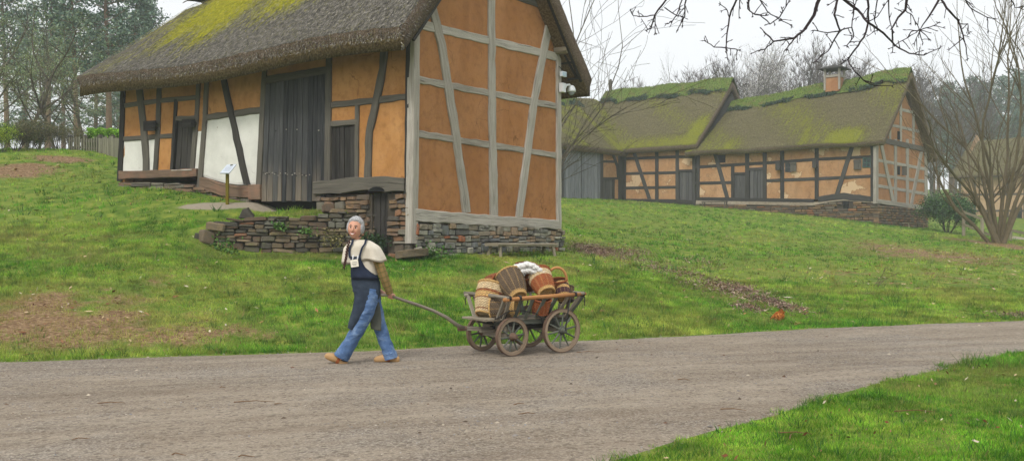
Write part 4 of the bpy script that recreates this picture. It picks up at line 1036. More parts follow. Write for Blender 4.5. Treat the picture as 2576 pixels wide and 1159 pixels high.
def turf_ridge(parent, org, T, S, rs_, t0, t1, zr, half=.9, drop=.75, name='turf_ridge'):
    org = Vector(org); n = 60; rr = []
    for i in range(n+1):
        t = t0+(t1-t0)*i/n; ring = []
        for j in range(13):
            a = j/12*2-1; w = half*(1+.25*(float(fbm([t*1.1+j*.01],[a*0+2 if a > 0 else 7.],3,61)[0])-.5)*2)
            z = zr(t)+.12-abs(a)*drop*w/half*1.02-.0+.12*(1-a*a)*(.7+.6*float(vnoise([t*2],[a*2+5],3)[0]))
            ring.append(org+T*t+S*(rs_+a*w)+Vector((0,0,z+random.uniform(-.02,.03))))
        rr.append(ring)
    mb = MB(); mb.rings(rr,closed=False); o = mb.build(name,MAT['turf'],parent,smooth=True)
    # grass blades and dark ivy along the lower edge
    TV = []; TC = []
    for _ in range(5200):
        i = random.randrange(n); j = random.randrange(7); q = rr[i][j].lerp(rr[i+1][j+1],random.random())
        h = random.uniform(.04,.15); d = Vector((random.gauss(0,.4),random.gauss(0,.4),1)).normalized(); s = T*random.uniform(.008,.018)
        TV += [q-s,q+s,q+d*h]; c_ = np.array(random.choice([srgb(84,108,44),srgb(118,136,60),srgb(140,142,84),srgb(66,92,38)])[:3])*random.uniform(.7,1.2); TC += [c_]*3
    for _ in range(4200):
        i = random.randrange(n)
        if math.sin(i*.42)+.6*math.sin(i*.9+1)+random.gauss(0,.5) < -.15: continue
        q = rr[i][0].lerp(rr[i+1][0],random.random())+Vector((0,0,.02))+(rr[i][1]-rr[i][0])*(random.uniform(-.6,.8)+max(0,math.sin(i*.31+1))*random.uniform(0,1.6))-S*.05
        d = Vector((random.gauss(0,1),random.gauss(0,1)-.5,random.gauss(0,1)+.4)).normalized(); e = d.orthogonal().normalized(); f_ = d.cross(e); r_ = random.uniform(.035,.08)
        for tri in ((e,f_,-e),): TV += [q+e*r_+d*.05,q+f_*r_+d*.05,q-e*r_+d*.05]; c_ = np.array(srgb(44,66,48)[:3])*random.uniform(.5,1.4); TC += [c_]*3
    Mi = WM[parent].inverted(); A = np.array([tuple(Mi@Vector(v)) for v in TV])
    so = put('ridge_grass',big_tris('ridge_grass',A,MAT['leafcol'],attr={'tone':np.clip(np.array(TC),0,1)}),parent,WM[parent].copy()); so['kind'] = 'stuff'
turf_ridge(farm,(FA.x,FA.y,0),FD,-FN,WGw/2,0.0,LM+.5,zre)
# chimney on the ridge
ct = (2107-CX)/FX; k_ = None
best = min(np.linspace(0,LM,400),key=lambda t: abs((FA+FD*t-FN*(WGw/2)).x/(FA+FD*t-FN*(WGw/2)).y-ct)); cp = FA+FD*best-FN*(WGw/2-.5)
czb = float(zre(best)); d_ = cp.y; zz = lambda py: EYE+(HY-py)/FX*d_
chim = mk('chimney',*(lambda mb: (mb.box((cp.x,cp.y,(zz(192)+zz(232))/2),FD*.46,FN*.42,Vector((0,0,(zz(192)-zz(232))/2))),(mb.V,mb.F))[1])(MB()),MAT['plaster_farm_gable'],farm)
for sx in (-1,1):
    for sy in (-1,1):
        mb = MB(); mb.box((cp.x,cp.y,(zz(174)+zz(228))/2)+0*FD if False else Vector((cp.x,cp.y,(zz(174)+zz(228))/2))+FD*.47*sx+FN*.43*sy,FD*.06,FN*.06,Vector((0,0,(zz(174)-zz(228))/2))); mb.build('corner_post',wfp,chim)
for sy in (-1,1):
    mb = MB(); mb.box(Vector((cp.x,cp.y,zz(193.5)))+FN*.44*sy,FD*.40,FN*.04,Vector((0,0,.07))); mb.build('rail',wfp,chim)
for sx in (-1,1):
    mb = MB(); mb.box(Vector((cp.x,cp.y,zz(193.5)))+FD*.48*sx,FN*.36,FD*.04,Vector((0,0,.07))); mb.build('rail',wfp,chim)
mb = MB(); ce = Vector((cp.x,cp.y,zz(176))); A_ = [ce+FD*.8*a+FN*.72*b for a,b in ((-1,-1),(1,-1),(1,1),(-1,1))]
mb.add(A_+[q+Vector((0,0,.06)) for q in A_]+[ce+Vector((0,0,.34))],[(3,2,1,0),(0,1,5,4),(1,2,6,5),(2,3,7,6),(3,0,4,7),(4,5,8),(5,6,8),(6,7,8),(7,4,8)]); mb.build('cap',MAT['wood_dark'],chim)

# --- taller middle house (same front line, higher roof)
LW_ = 5.73; FC = FA-FD*LW_
mid = empty('thatched_cottage',(FC.x,FC.y,4.0)); tag(mid,'middle thatched house with taller turf ridge joined to the long farmhouse','house')
top2=[(1560,368),(1750,360)]; q1=[(1566,399.5),(1698,394.5),(1746,394.5)]; q2=[(1566,437),(1700,434)]; q3=[(1566,473),(1704,470.5)]; q4=[(1560,503),(1750,506)]
m0=[(1570.8,370),(1570.8,505)]; mb1=[(1592,370),(1595,382),(1634,500)]; m1_=[(1652.6,368),(1652.6,501)]; m2_=[(1704,366),(1704,503)]; m3_=[(1744,366),(1744,515)]
for a,b in zip([m0,mb1,m1_],[mb1,m1_,m2_]):
    for t,bo in ((top2,q1),(q1,q2),(q2,q3),(q3,q4)): slab(WM1,'infill_panel',cell(a,b,t,bo,2),PF2,mid,inset=.02)
slab(WM1,'infill_panel',cell(m2_,m3_,top2,q1,2),PF2,mid,inset=.02); slab(WM1,'infill_panel',cell(m2_,m3_,q1,[(1704,429),(1744,429)],2),PF2,mid,inset=.02)
lines(WM1,mid,[m0,m1_,m2_],wf,'post',8.5,proud=.05); beam(WM1,'brace',mb1,9,wf,mid,proud=.06)
lines(WM1,mid,[q1,q2,q3],wf,'rail',7); beam(WM1,'lintel',[(1704,429.5),(1744,429)],6,wf,mid,proud=.04); beam(WM1,'sill',[(1562,505),(1700,506),(1744,509)],10,wf,mid,proud=.08,vert=False)
plank_door(WM1,'door',(1709,432),(1740,432),(1740,504),(1709,503),4,dm,mid,off=-.02,label='weathered plank door near the joint of the two houses')
wall_fill(WM1,'foundation',-LW_,0,lambda u:2.8,lambda u:WM1.hit(1650,508)[1]-.1,MAT['stone_farm'],mid,.02,.3)
plain_wall('gable_wall',FA-FN*.1,FA-FN*WGw,4,7.3,mid,MAT['wood_farm'],11.7)
zrm = lambda t: 12.55+.05*math.sin(t*1.7)
def mid_moss(t, sl, front): return .5 if not front else min(1.1,max(.9*math.exp(-((t-5.4)/1.0)**2)*_ss(5.5,2,sl),.72*_ss(3.0,.4,sl),.40+.16*math.sin(t*1.1+sl*1.3))+.05)
r2o = thatch('thatched_roof',mid,(FC.x,FC.y,0),FD,-FN,-4.6,LW_+.25,-.6,WGw+.7,WGw/2,lambda t:7.72,lambda t:7.5,zrm,.36,MAT['thatch_farm'],mid_moss,nt=60,ns=60,wav=.06,straws=7000,palette=FPAL,mossc=FMOSS)
turf_ridge(mid,(FC.x,FC.y,0),FD,-FN,WGw/2,-4.5,LW_+.3,zrm,half=1.0,drop=.95)

# --- barn wing at right angles, with big grey doors
WW = Wall(FC, FN, FD)        # u runs towards the viewer from the inner corner
wing = empty('barn_wing',(FC.x+FN.x*4,FC.y+FN.y*4,4.0)); tag(wing,'thatched barn wing with tall silvery plank doors beside the leaning bare branches','barn')
w0=[(1563,372),(1563,505)]; w1=[(1513,372),(1513,505)]
for t,bo in (([(1500,372),(1570,374)],[(1513,406),(1565,407)]),([(1513,406),(1565,407)],[(1513,449),(1565,449)])): slab(WW,'infill_panel',cell(w1,w0,t,bo,2),PF2,wing,inset=.02)
slab(WW,'infill_panel',[(1542,449),(1563,449),(1563,503),(1542,503)],PF2,wing,inset=.02)
beam(WW,'post',[(1561,372),(1561,505)],12,wf,wing,proud=.06); beam(WW,'post',w1,7,wf,wing,proud=.05); beam(WW,'brace',[(1538,374),(1541,387),(1553,420),(1555,448)],6,wf,wing,proud=.06); lines(WW,wing,[[(1513,406),(1548,407)],[(1513,449),(1557,449)]],wf,'rail',6)
beam(WW,'post',[(1543,449),(1543,503)],5,wf,wing,proud=.04); beam(WW,'sill',[(1541,503),(1563,503)],6,wf,wing,proud=.05)
plank_door(WW,'small_door',(1518,452),(1541,452),(1541,503),(1518,503),3,dm,wing,off=-.02)
plank_door(WW,'barn_door',(1463,377),(1511,378),(1511,503),(1463,504),6,MAT['wood_greydoor'],wing,off=.02,label='right leaf of the silvery grey plank doors'); plank_door(WW,'barn_door',(1417,376),(1461,377),(1461,504),(1417,505),7,MAT['wood_greydoor'],wing,off=.03,label='left leaf of the silvery grey plank doors')
beam(WW,'post',[(1414,372),(1414,506)],5,wf,wing,proud=.06); beam(WW,'post',[(1402,372),(1402,506)],6,wf,wing,proud=.05)
for (a_,b_) in ((372,420),(424,462),(466,506)): slab(WW,'infill_panel',[(1385,a_),(1413,a_),(1413,b_),(1385,b_)],PF2,wing,inset=.02)
wall_fill(WW,'foundation',0,9.5,lambda u:2.8,lambda u:WW.hit(1500,504)[1]-.05,MAT['stone_farm'],wing,.0,.3)
wall_fill(WW,'wall_core',.1,8.95,lambda u:3.5,lambda u:7.5,PF2,wing,-.09,.1); E1 = FC+FN*9.0; plain_wall('end_wall',E1-FD*9.0,E1,2.5,7.4,wing,PF2,11.2)
plain_wall('back_wall',FC-FD*9,E1-FD*9,2.5,7.4,wing,PF2)
def wing_moss(t, sl, front): return .5 if not front else min(1.1,max(.85*math.exp(-((t-.6)/.7)**2),.48+.18*math.sin(t*1.3+sl)+.1*math.sin(t*3.1-sl*2))+.05)
zrw = lambda t: 11.9-.06*t+.05*math.sin(t*1.9)
r3o = thatch('thatched_roof',wing,(FC.x,FC.y,0),FN,-FD,-3.5,9.6,-.55,9.6,4.5,lambda t:7.55,lambda t:7.4,zrw,.36,MAT['thatch_farm'],wing_moss,nt=60,ns=50,wav=.06,straws=7000,palette=FPAL,mossc=FMOSS)
turf_ridge(wing,(FC.x,FC.y,0),FN,-FD,4.5,-.5,9.6,zrw,half=.9,drop=.9)

# --- far hazy house on the right
HA = P(2415,560,92); HB = P(2640,560,86); HD_ = Vector((HB.x-HA.x,HB.y-HA.y,0)).normalized(); HN_ = Vector((HD_.y,-HD_.x,0)); HN_ = HN_ if HN_.y < 0 else -HN_
WH = Wall(HA,HD_,HN_); far = empty('distant_cottage',(HA.x,HA.y,2.6)); tag(far,'distant tan half timbered cottage half hidden in haze behind the bare tree','house')
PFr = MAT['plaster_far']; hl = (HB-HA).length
hv = [[(x,440),(x,585)] for x in (2415,2452,2492,2535,2578,2640)]; hr = [[(2410,446),(2650,440)],[(2410,490),(2650,487)],[(2410,530),(2650,530)],[(2410,585),(2650,590)]]
for a,b in zip(hv[:-1],hv[1:]):
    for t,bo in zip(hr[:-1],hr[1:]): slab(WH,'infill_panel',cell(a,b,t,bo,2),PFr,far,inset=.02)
lines(WH,far,hv,MAT['wood_grey'],'post',6,proud=.05); lines(WH,far,[hr[1],hr[2]],MAT['wood_grey'],'rail',5); beam(WH,'brace',[(2470,446),(2488,530)],5,MAT['wood_grey'],far,proud=.06)
window(WH,2550,522,2570,552,far)
plain_wall('end_wall',HA-HN_*7,HA,1.5,7.2,far,PFr,11.5)
def far_moss(t,sl,front): return .45
thatch('thatched_roof',far,(HA.x,HA.y,0),HD_,-HN_,-.7,hl+.7,-.7,8,3.7,lambda t:7.3,lambda t:7.2,lambda t:11.0,.35,MAT['thatch_farm'],far_moss,nt=30,ns=24,straws=500,palette=FPAL,mossc=FMOSS)
# ================================================================ trees and shrubs
BARK = NT('bark', .95, .1); p = BARK.pos(); n_ = BARK.noise(BARK.mapv(p,(6,6,1.5)),1.5,4,.65)
c = BARK.ramp(n_,[(.3,srgb(50,46,40)),(.5,srgb(82,76,66)),(.7,srgb(112,106,92))]); c = BARK.mix(BARK.math('MULTIPLY',BARK.fr(BARK.noise(p,1.3,3),.5,.65),.45),c,srgb(94,100,52)); BARK.col(c); BARK.bump(n_,.6,.02); MAT['bark'] = BARK.m
MAT['bark_dark'] = plain('bark_dark',srgb(52,42,44),.9,.3,12)
MAT['bark_grey'] = plain('bark_grey',srgb(104,100,96),.95,.25,6)
MAT['bark_shrub'] = plain('bark_shrub',srgb(98,88,68),.95,.35,6)
MAT['bark_pine'] = plain('bark_pine',srgb(122,100,82),.95,.35,5)
class Tubes:
    """many tapered branch tubes gathered in one mesh"""
    def __init__(s): s.V = []; s.F = []
    def add(s, pts, r0, r1, k):
        n = len(pts); b = len(s.V); A = None
        for i,p_ in enumerate(pts):
            T = pts[min(i+1,n-1)]-pts[max(i-1,0)]; T.normalize()
            if A is None: A = T.orthogonal().normalized()
            A = A-T*A.dot(T)
            if A.length < 1e-5: A = T.orthogonal()
            A.normalize(); B = T.cross(A); r = r0+(r1-r0)*i/(n-1)
            for j in range(k):
                a = 2*math.pi*j/k; s.V.append(p_+A*(math.cos(a)*r)+B*(math.sin(a)*r))
        for i in range(n-1):
            for j in range(k): s.F.append((b+i*k+j,b+i*k+(j+1)%k,b+(i+1)*k+(j+1)%k,b+(i+1)*k+j))
def grow(T, R, start, d, length, r, depth, maxd, nchild, spread, up, curve, shrink, tips, minr=.004, taper=.55, kk=(7,5,4,3,3,3)):
    n = 5 if depth < 2 else 4; pts = [start.copy()]; dd = d.copy()
    for i in range(n):
        dd = (dd+Vector((R.gauss(0,curve),R.gauss(0,curve),R.gauss(0,curve)+up))).normalized(); pts.append(pts[-1]+dd*(length/n))
    T.add(pts,r,max(minr,r*taper),kk[min(depth,5)])
    if depth >= maxd: tips.append((pts[-1],dd)); return
    nc = nchild[min(depth,len(nchild)-1)]
    for c_ in range(nc):
        t = R.uniform(.3,1.0) if c_ < nc-1 else 1.0; f = t*n; i = min(int(f),n-1); q = pts[i].lerp(pts[i+1],f-i)
        ax = dd.orthogonal().normalized(); ax.rotate(Matrix.Rotation(R.uniform(0,6.283),3,dd)); ang = R.uniform(*spread)*(1 if c_ < nc-1 else .35)
        nd = dd.copy(); nd.rotate(Matrix.Rotation(ang,3,ax))
        grow(T,R,q,nd,length*shrink*R.uniform(.75,1.15),max(minr,r*(taper if t > .95 else taper*.8)),depth+1,maxd,nchild,spread,up,curve,shrink,tips,minr,taper,kk)
def tri_leaves(name, pts, size, cols, parent_M, parent, flat=.5, quad=True, seed=1):
    """leaf faces around points (in local coordinates of parent_M)"""
    r = np.random.default_rng(seed); N = len(pts); A = np.asarray(pts,float)
    d = r.normal(size=(N,3)); d[:,2] += flat; d /= np.linalg.norm(d,axis=1,keepdims=True)
    e = np.cross(d,r.normal(size=(N,3))); e /= np.linalg.norm(e,axis=1,keepdims=True); f = np.cross(d,e)
    s = (size*r.uniform(.6,1.4,(N,1))); C = np.array([c[:3] for c in cols])[r.integers(0,len(cols),N)]*r.uniform(.65,1.3,(N,1))
    if quad: V = np.stack([A-e*s,A+f*s*.55,A+e*s,A-f*s*.55],1).reshape(-1,3); k = 4
    else: V = np.stack([A-e*s*.5-f*s*.15,A+e*s*.5-f*s*.15,A+f*s],1).reshape(-1,3); k = 3
    return big_tris(name,V,MAT['leafcol'],attr={'tone':np.clip(np.repeat(C,k,0),0,1)},n=k)

# --- shared bare tree meshes for the wood behind the farm
def bare_mesh(seed, h, mat, maxd=5, nch=(7,5,4,3,2), spread=(.35,.85), stems=1):
    R = random.Random(seed); T = Tubes(); tips = []
    for s in range(stems):
        d = Vector((R.gauss(0,.06+.1*(stems>1)),R.gauss(0,.06+.1*(stems>1)),1)).normalized()
        grow(T,R,Vector((0,0,-.3)),d,h*.5,h*.015,0,maxd,nch,spread,.05,.08,.58,tips,minr=.012)
    return raw_mesh('branches',T.V,T.F,mat), tips
BARE = []
for sd in range(5):
    me_, tips_ = bare_mesh(100+sd,12.0,MAT['bark_grey'],4,(8,6,4,3)); BARE.append((me_,tips_))
def mtop(me):
    a = np.zeros(len(me.vertices)*3,np.float32); me.vertices.foreach_get('co',a); return float(np.percentile(a[2::3],99.7))
def thing_tree(name, label, loc, me, scale, rz, group=None, cat='tree', crown=None, partname='trunk'):
    r_ = empty(name,loc,Matrix.Rotation(rz,3,'Z')@Matrix.Diagonal((scale[0],scale[0],scale[1])))
    tag(r_,label,cat,group); put(partname,me,r_,WM[r_].copy())
    if crown: put('crown',crown,r_,WM[r_].copy())
    return r_
# twigs haze crown for the bare trees (fine twigs as slivers)
def twig_crown(tips, seed, cols, n=9, L=.9, w=.012):
    R = random.Random(seed); V = []; C = []
    for q,d in tips:
        for _ in range(n):
            dd = (d+Vector((R.gauss(0,.5),R.gauss(0,.5),R.gauss(0,.4)+.2))).normalized(); l = R.uniform(.4,1)*L; s = dd.orthogonal().normalized()*w
            V += [q-s,q+s,q+dd*l]; c_ = np.array(R.choice(cols)[:3])*R.uniform(.7,1.2); C += [c_]*3
    return big_tris('twigs',np.array([tuple(v) for v in V]),MAT['leafcol'],attr={'tone':np.clip(np.array(C),0,1)})
TWC = [srgb(92,82,82),srgb(76,68,70),srgb(108,96,90)]
CROWNS = [twig_crown(t,i,TWC,5,.95,.017) for i,(m_,t) in enumerate(BARE)]
bx = [(1590,205,96),(1640,190,104),(1760,150,100),(1800,140,112),(1905,115,106),(1950,122,118),(1985,118,104),(2020,112,112),(2062,112,106),(2100,140,100),(2150,135,112),(2185,140,106),(2225,148,114),(2262,165,104),(2300,165,110),(2345,160,104),(2400,175,112),(1690,205,118)]
side_words = ['left of','behind','right of']
blabels = ['short bare hazy tree behind the barn wing roof, leftmost of the row','low bare tree behind the turf ridge left of the slim birch','round bare tree between the birch and the white blossom tree','bare tree crowding the left side of the white blossom tree',
 'tall bare tree right of the white blossom tree','bare tree second to the right of the blossom tree','slender bare tree above the middle of the long roof','bare tree with the highest crown in the row, left of the chimney','bare tree just left of the chimney','bare tree directly behind the chimney',
 'bare tree just right of the chimney','bare tree second to the right of the chimney','bare tree above the right half of the turf ridge','bare tree left of the farmhouse gable peak','bare tree behind the farmhouse gable peak','bare tree right of the farmhouse gable peak','bare tree in the haze above the far cottage','faint bare tree between the two leftmost house ridges']
for i,(px,py,d) in enumerate(bx):
    x = (px-CX)/FX*d; z = zt1(x,d); h = EYE+(HY-py)/FX*d-z; k = i%5
    thing_tree('bare_tree',blabels[i],(x,d,z),BARE[k][0],(h/mtop(CROWNS[k])*random.uniform(.8,.95),h/mtop(CROWNS[k])),i*1.9,'bare trees on the skyline behind the farmhouse',crown=CROWNS[k])
# white blossom tree and slim birch
me_,tips_ = bare_mesh(201,12.0,MAT['bark_grey'],4,(9,6,4,3))
rr_ = np.random.default_rng(3); pts = np.array([tuple(q) for q,_ in tips_]); pts = np.repeat(pts,18,0)+rr_.normal(0,.33,(len(pts)*18,3))
bl_me = tri_leaves('blossom',pts,.06,[srgb(226,222,220),srgb(206,200,200),srgb(186,180,178)],None,None,quad=False,seed=5)
d = 100; x = (1880-CX)/FX*d; z = zt1(x,d); h = EYE+(HY-97)/FX*d-z
thing_tree('blossom_tree','pale white blossoming tree rising between the two house ridges',(x,d,z),me_,(h/mtop(bl_me)*.75,h/mtop(bl_me)),.7,crown=bl_me)
me_,tips_ = bare_mesh(305,12.0,MAT['bark_grey'],4,(10,5,3,2),(.3,.7)); pts = np.array([tuple(q) for q,_ in tips_]); pts = np.repeat(pts,14,0)+rr_.normal(0,.3,(len(pts)*14,3))
br_me = tri_leaves('catkins',pts,.05,[srgb(178,178,172),srgb(160,160,150),srgb(196,196,190)],None,None,quad=False,seed=6)
d = 98; x = (1712-CX)/FX*d; z = zt1(x,d); h = EYE+(HY-128)/FX*d-z
thing_tree('birch_tree','slim pale birch standing behind the middle house roof',(x,d,z),me_,(h/mtop(br_me)*.55,h/mtop(br_me)),.2,crown=br_me)
# weathered poles behind the ridge
for i,(px,y0) in enumerate(((1795,194),(1536,200))):
    d = 88; mb = MB(); t_ = P(px,y0,d); zb_ = zt1(t_.x,d); mb.tube([Vector((t_.x,d,zb_-.2)),Vector((t_.x,d,(zb_+t_.z)/2)),Vector((t_.x,d,t_.z-.15)),t_],[.17,.155,.14,.10],8)
    tag(mb.build('pole',MAT['wood_grey'],None,(t_.x,d,zb_)),('grey wooden pole poking up above the turf ridge','thin wooden pole beside the bare branches over the barn wing')[i],'pole',group='poles behind the farmstead')

# --- conifers: hazy pines, right hillside and left wood
def pine_mesh(seed, h, crown_from=.45, dens=60, cols=None, wide=.16):
    R = random.Random(seed); T = Tubes(); top = Vector((R.gauss(0,.03)*h,R.gauss(0,.03)*h,h)); pts = [Vector((0,0,-.3)),Vector((top.x*.3,top.y*.2,h*.35)),Vector((top.x*.6,top.y*.7,h*.7)),top]
    T.add(pts,h*.016,h*.003,7); lp = []
    nb = dens
    for i in range(nb):
        t = crown_from+(1-crown_from)*(i/nb); q = Vector((top.x*t,top.y*t,h*t)); a = R.uniform(0,6.283); L = h*wide*(1.15-.9*((t-crown_from)/(1-crown_from))**1.5)*R.uniform(.5,1.15)
        d = Vector((math.cos(a),math.sin(a),R.uniform(-.05,.4))).normalized(); e = q+d*L; T.add([q,q.lerp(e,.5)+Vector((0,0,-.03*L)),e],h*.003,h*.001,3)
        for _ in range(int(70)):
            s = R.uniform(.35,1.05); c_ = q.lerp(e,s); lp.append((c_.x+R.gauss(0,.045*h*.5),c_.y+R.gauss(0,.045*h*.5),c_.z+R.gauss(0,.012*h)+.01*h))
    tr = raw_mesh('trunk',T.V,T.F,MAT['bark_pine'])
    return tr, tri_leaves('needles',np.array(lp),h*.0085,cols or [srgb(84,108,92),srgb(104,126,106),srgb(70,92,82),srgb(118,136,112)],None,None,quad=True,seed=seed)
PINES = [pine_mesh(400+i,16.0,.4 if i < 2 else .25,70) for i in range(4)]
hill = [(2330,262,128),(2360,225,136),(2392,210,142),(2425,232,132),(2452,200,146),(2486,212,138),(2515,196,150),(2548,182,140),(2580,200,134),(2620,190,146),(2350,300,118),(2400,300,122),(2440,290,124),(2500,290,120),(2560,285,122)]
hw = ['shortest blue hazy pine just right of the farmhouse roof','hazy pine close right of the farmhouse roof','blue grey pine above the fading roofline of the thatch','hazy pine left of the bare shrub crown','tall pine behind the left side of the bare shrub crown','hazy pine behind the middle of the bare shrub crown','tall blue pine behind the right side of the bare shrub crown','tallest hazy pine near the right frame edge','hazy pine cut by the right frame edge','pine at the far right edge, partly out of frame','low pine in front row beside the thatch verge','front row pine above the green bush','front row pine left over the far cottage','front row pine over the middle of the far cottage','front row pine over the right of the far cottage']
for i,(px,py,d) in enumerate(hill):
    x = (px-CX)/FX*d; z = zt1(x,d); h = EYE+(HY-py)/FX*d-z; k = i%4
    thing_tree('pine_tree',hw[i],(x,d,z),PINES[k][0],(h/13,h/16),i*2.3,'hazy pines on the right hillside',crown=PINES[k][1])

# --- left wood: pines with pale trunks, leafy trees and brush
lp = [(195,-60,52,1),(276,-120,56,0),(330,-10,66,1),(368,5,72,0),(120,-90,60,0),(20,-60,62,1),(240,40,74,2),(160,30,80,3),(300,60,84,2),(60,20,84,3),(350,90,90,2)]
lw_ = ['pine with a pale straight trunk left of the picket fence','pine with a pale trunk just left of the barn above the bright hedge','dark blue pine at the edge of the open sky','blue pine nearest the barn roof','tall pine in the middle of the left wood','tall pine near the left frame edge','hazy pine behind the two pale trunks','hazy pine far back in the left wood','far blue pine low behind the barn eave','far hazy pine by the left frame edge','farthest blue pine peeking beside the thatch']
for i,(px,py,d,k) in enumerate(lp):
    x = (px-CX)/FX*d; z = zt1(x,d); h = EYE+(HY-py)/FX*d-z
    thing_tree('pine_tree',lw_[i],(x,d,z),PINES[k][0],(h/15,h/16),i*1.3+.4,'pines in the left wood',crown=PINES[k][1])
def leafy_mesh(seed, h, cols, leaf=.07, per=16, lean=(0,0), spreadz=.5, nch=(9,5,4,3), maxd=3):
    R = random.Random(seed); T = Tubes(); tips = []
    grow(T,R,Vector((0,0,-.3)),Vector((lean[0],lean[1],1)).normalized(),h*.62,h*.016,0,maxd,nch,(.5,1.15),.02,.10,.6,tips,minr=.008)
    r_ = np.random.default_rng(seed); pts = np.array([tuple(q) for q,_ in tips]); pts = np.repeat(pts,per,0)+r_.normal(0,1,(len(pts)*per,3))*np.array([.5,.5,.35])*h*.055
    return raw_mesh('trunk',T.V,T.F,MAT['bark']), tri_leaves('foliage',pts,leaf,cols,None,None,quad=True,seed=seed), tips
LC1 = [srgb(120,142,84),srgb(144,158,104),srgb(104,126,80),srgb(162,168,122)]
LEAFY = [leafy_mesh(500+i,13.0,LC1,.048,30) for i in range(2)]
ll = [(62,-40,36,0,'leaning dark trunked larch in the left wood, largest trunk'),(-20,-20,40,1,'leafy tree at the left frame edge, upper crown cut off'),(140,20,44,0,'light green tree between the dark trunk and the pale pine trunks'),(215,60,48,1,'feathery green tree above the picket fence'),(-90,0,34,1,'leafy tree mostly outside the left frame edge'),(290,130,60,0,'small feathery tree beside the barn wall')]
for i,(px,py,d,k,lab) in enumerate(ll):
    x = (px-CX)/FX*d; z = zt1(x,d); h = EYE+(HY-py)/FX*d-z
    thing_tree('leafy_tree',lab,(x,d,z),LEAFY[k][0],(h/mtop(LEAFY[k][1])*1.05,h/mtop(LEAFY[k][1])),i*1.1+2.0,'leafy trees in the left wood',crown=LEAFY[k][1])
def shrub_mesh(seed, h, cols, leaf=.04, per=9, stems=8, nch=(5,4,3), mat=None, tall=1.0):
    R = random.Random(seed); T = Tubes(); tips = []
    for s in range(stems):
        a = R.uniform(0,6.283); k = R.uniform(.15,.75)
        grow(T,R,Vector((math.cos(a)*.12,math.sin(a)*.12,-.1)),Vector((math.cos(a)*k,math.sin(a)*k,1)).normalized(),h*.55,h*.012,0,3,nch,(.3,.9),.04,.12,.6,tips,minr=.004)
    st = raw_mesh('stems',T.V,T.F,mat or MAT['bark']); r_ = np.random.default_rng(seed)
    if per:
        pts = np.array([tuple(q) for q,_ in tips]); pts = np.repeat(pts,per,0)+r_.normal(0,.075*h,(len(pts)*per,3))
        return st, tri_leaves('foliage',pts,leaf,cols,None,None,seed=seed)
    return st, None
BROWNS = [srgb(104,98,66),srgb(90,84,58),srgb(118,114,76),srgb(84,94,54)]
S1 = shrub_mesh(601,3.0,BROWNS,.045,10); S2 = shrub_mesh(602,3.0,[srgb(150,176,40),srgb(172,190,56),srgb(120,156,36)],.05,8); S3 = shrub_mesh(603,3.0,[srgb(48,78,40),srgb(64,98,52),srgb(38,62,36),srgb(84,116,62)],.06,26,10)
sh = [(40,300,31.5,S1,1.1,'brown green brush at the foot of the leaning larch'),(100,290,32.5,S1,1.1,'brown brush right of the larch trunk'),(150,310,33.5,S1,1.0,'thin brown brush next to the picket fence'),(-20,300,31,S3,1.0,'dark green bush at the left frame edge'),(75,310,34,S3,1.0,'dark green bush behind the brown brush'),(6,300,30.4,S2,.75,'bright yellow green sapling at the left frame edge'),(190,315,36,S1,1.0,'sparse brown brush behind the fence')]
for i,(px,py,d,S,w_,lab) in enumerate(sh):
    x = (px-CX)/FX*d; z = zt1(x,d); h = EYE+(HY-py)/FX*d-z
    thing_tree('shrub',lab,(x,d,z),S[0],(h/mtop(S[1])*1.3*w_,h/mtop(S[1])),i*1.7,'undergrowth in the left wood',cat='shrub',crown=S[1],partname='stems')
# fence, hedge on the left
MAT['wood_fence'] = wood('wood_fence',srgb(84,84,70),srgb(122,120,102),srgb(150,148,128),.5)
def picket(pxa, pxb, d0, d1, top_a, top_b, label, boards=False):
    A_ = P(pxa,top_a,d0); B_ = P(pxb,top_b,d1); za, zb_ = zt1(A_.x,A_.y), zt1(B_.x,B_.y); r_ = empty('board_fence' if boards else 'picket_fence',(A_.x,A_.y,za)); tag(r_,label,'fence')
    L = (Vector(B_)-Vector(A_)).length; n = int(L/(.115 if boards else .14)); dd = Vector((B_.x-A_.x,B_.y-A_.y,0)).normalized(); nn_ = Vector((dd.y,-dd.x,0))
    for i in range(n):
        t = (i+.5)/n; q = Vector(A_).lerp(Vector(B_),t); zb2 = zt1(q.x,q.y)-.05; tp = q.z+random.uniform(-.05,.04); mb = MB(); w_ = .052 if boards else .03
        mb.box((q.x,q.y,(tp+zb2)/2),dd*w_,nn_*.012,Vector((0,0,(tp-zb2)/2))); mb.build('board' if boards else 'picket',MAT['wood_fence'],r_)
    for f_ in (.25,.75):
        a = Vector((A_.x,A_.y,za+(A_.z-za)*f_))+nn_*-.035; b = Vector((B_.x,B_.y,zb_+(B_.z-zb_)*f_))+nn_*-.035; mb = MB(); mb.box((a+b)/2,(b-a)/2,nn_*.018,Vector((0,0,.035))); mb.build('rail',MAT['wood_grey'],r_)
    for t in (0,.5,1):
        q = Vector(A_).lerp(Vector(B_),t); zb2 = zt1(q.x,q.y)-.1; mb = MB(); mb.box((q.x,q.y,(q.z+.08+zb2)/2)-Vector((0,0,0)) if False else Vector((q.x,q.y,(q.z+.08+zb2)/2))-nn_*.07,dd*.05,nn_*.05,Vector((0,0,(q.z+.08-zb2)/2))); mb.build('post',MAT['wood_grey'],r_)
picket(172,247,33,32,346,346,'grey picket fence with gaps left of the barn'); picket(248,312,31.9,31.0,345,346,'close boarded grey fence panel against the barn edge',True)
hd = empty('hedge',tuple(P(266,360,33.6))); tag(hd,'bright green clipped hedge behind the boarded fence','hedge')
r_ = np.random.default_rng(11); a0 = P(226,330,33.8); a1 = P(312,333,32.8); pts = []
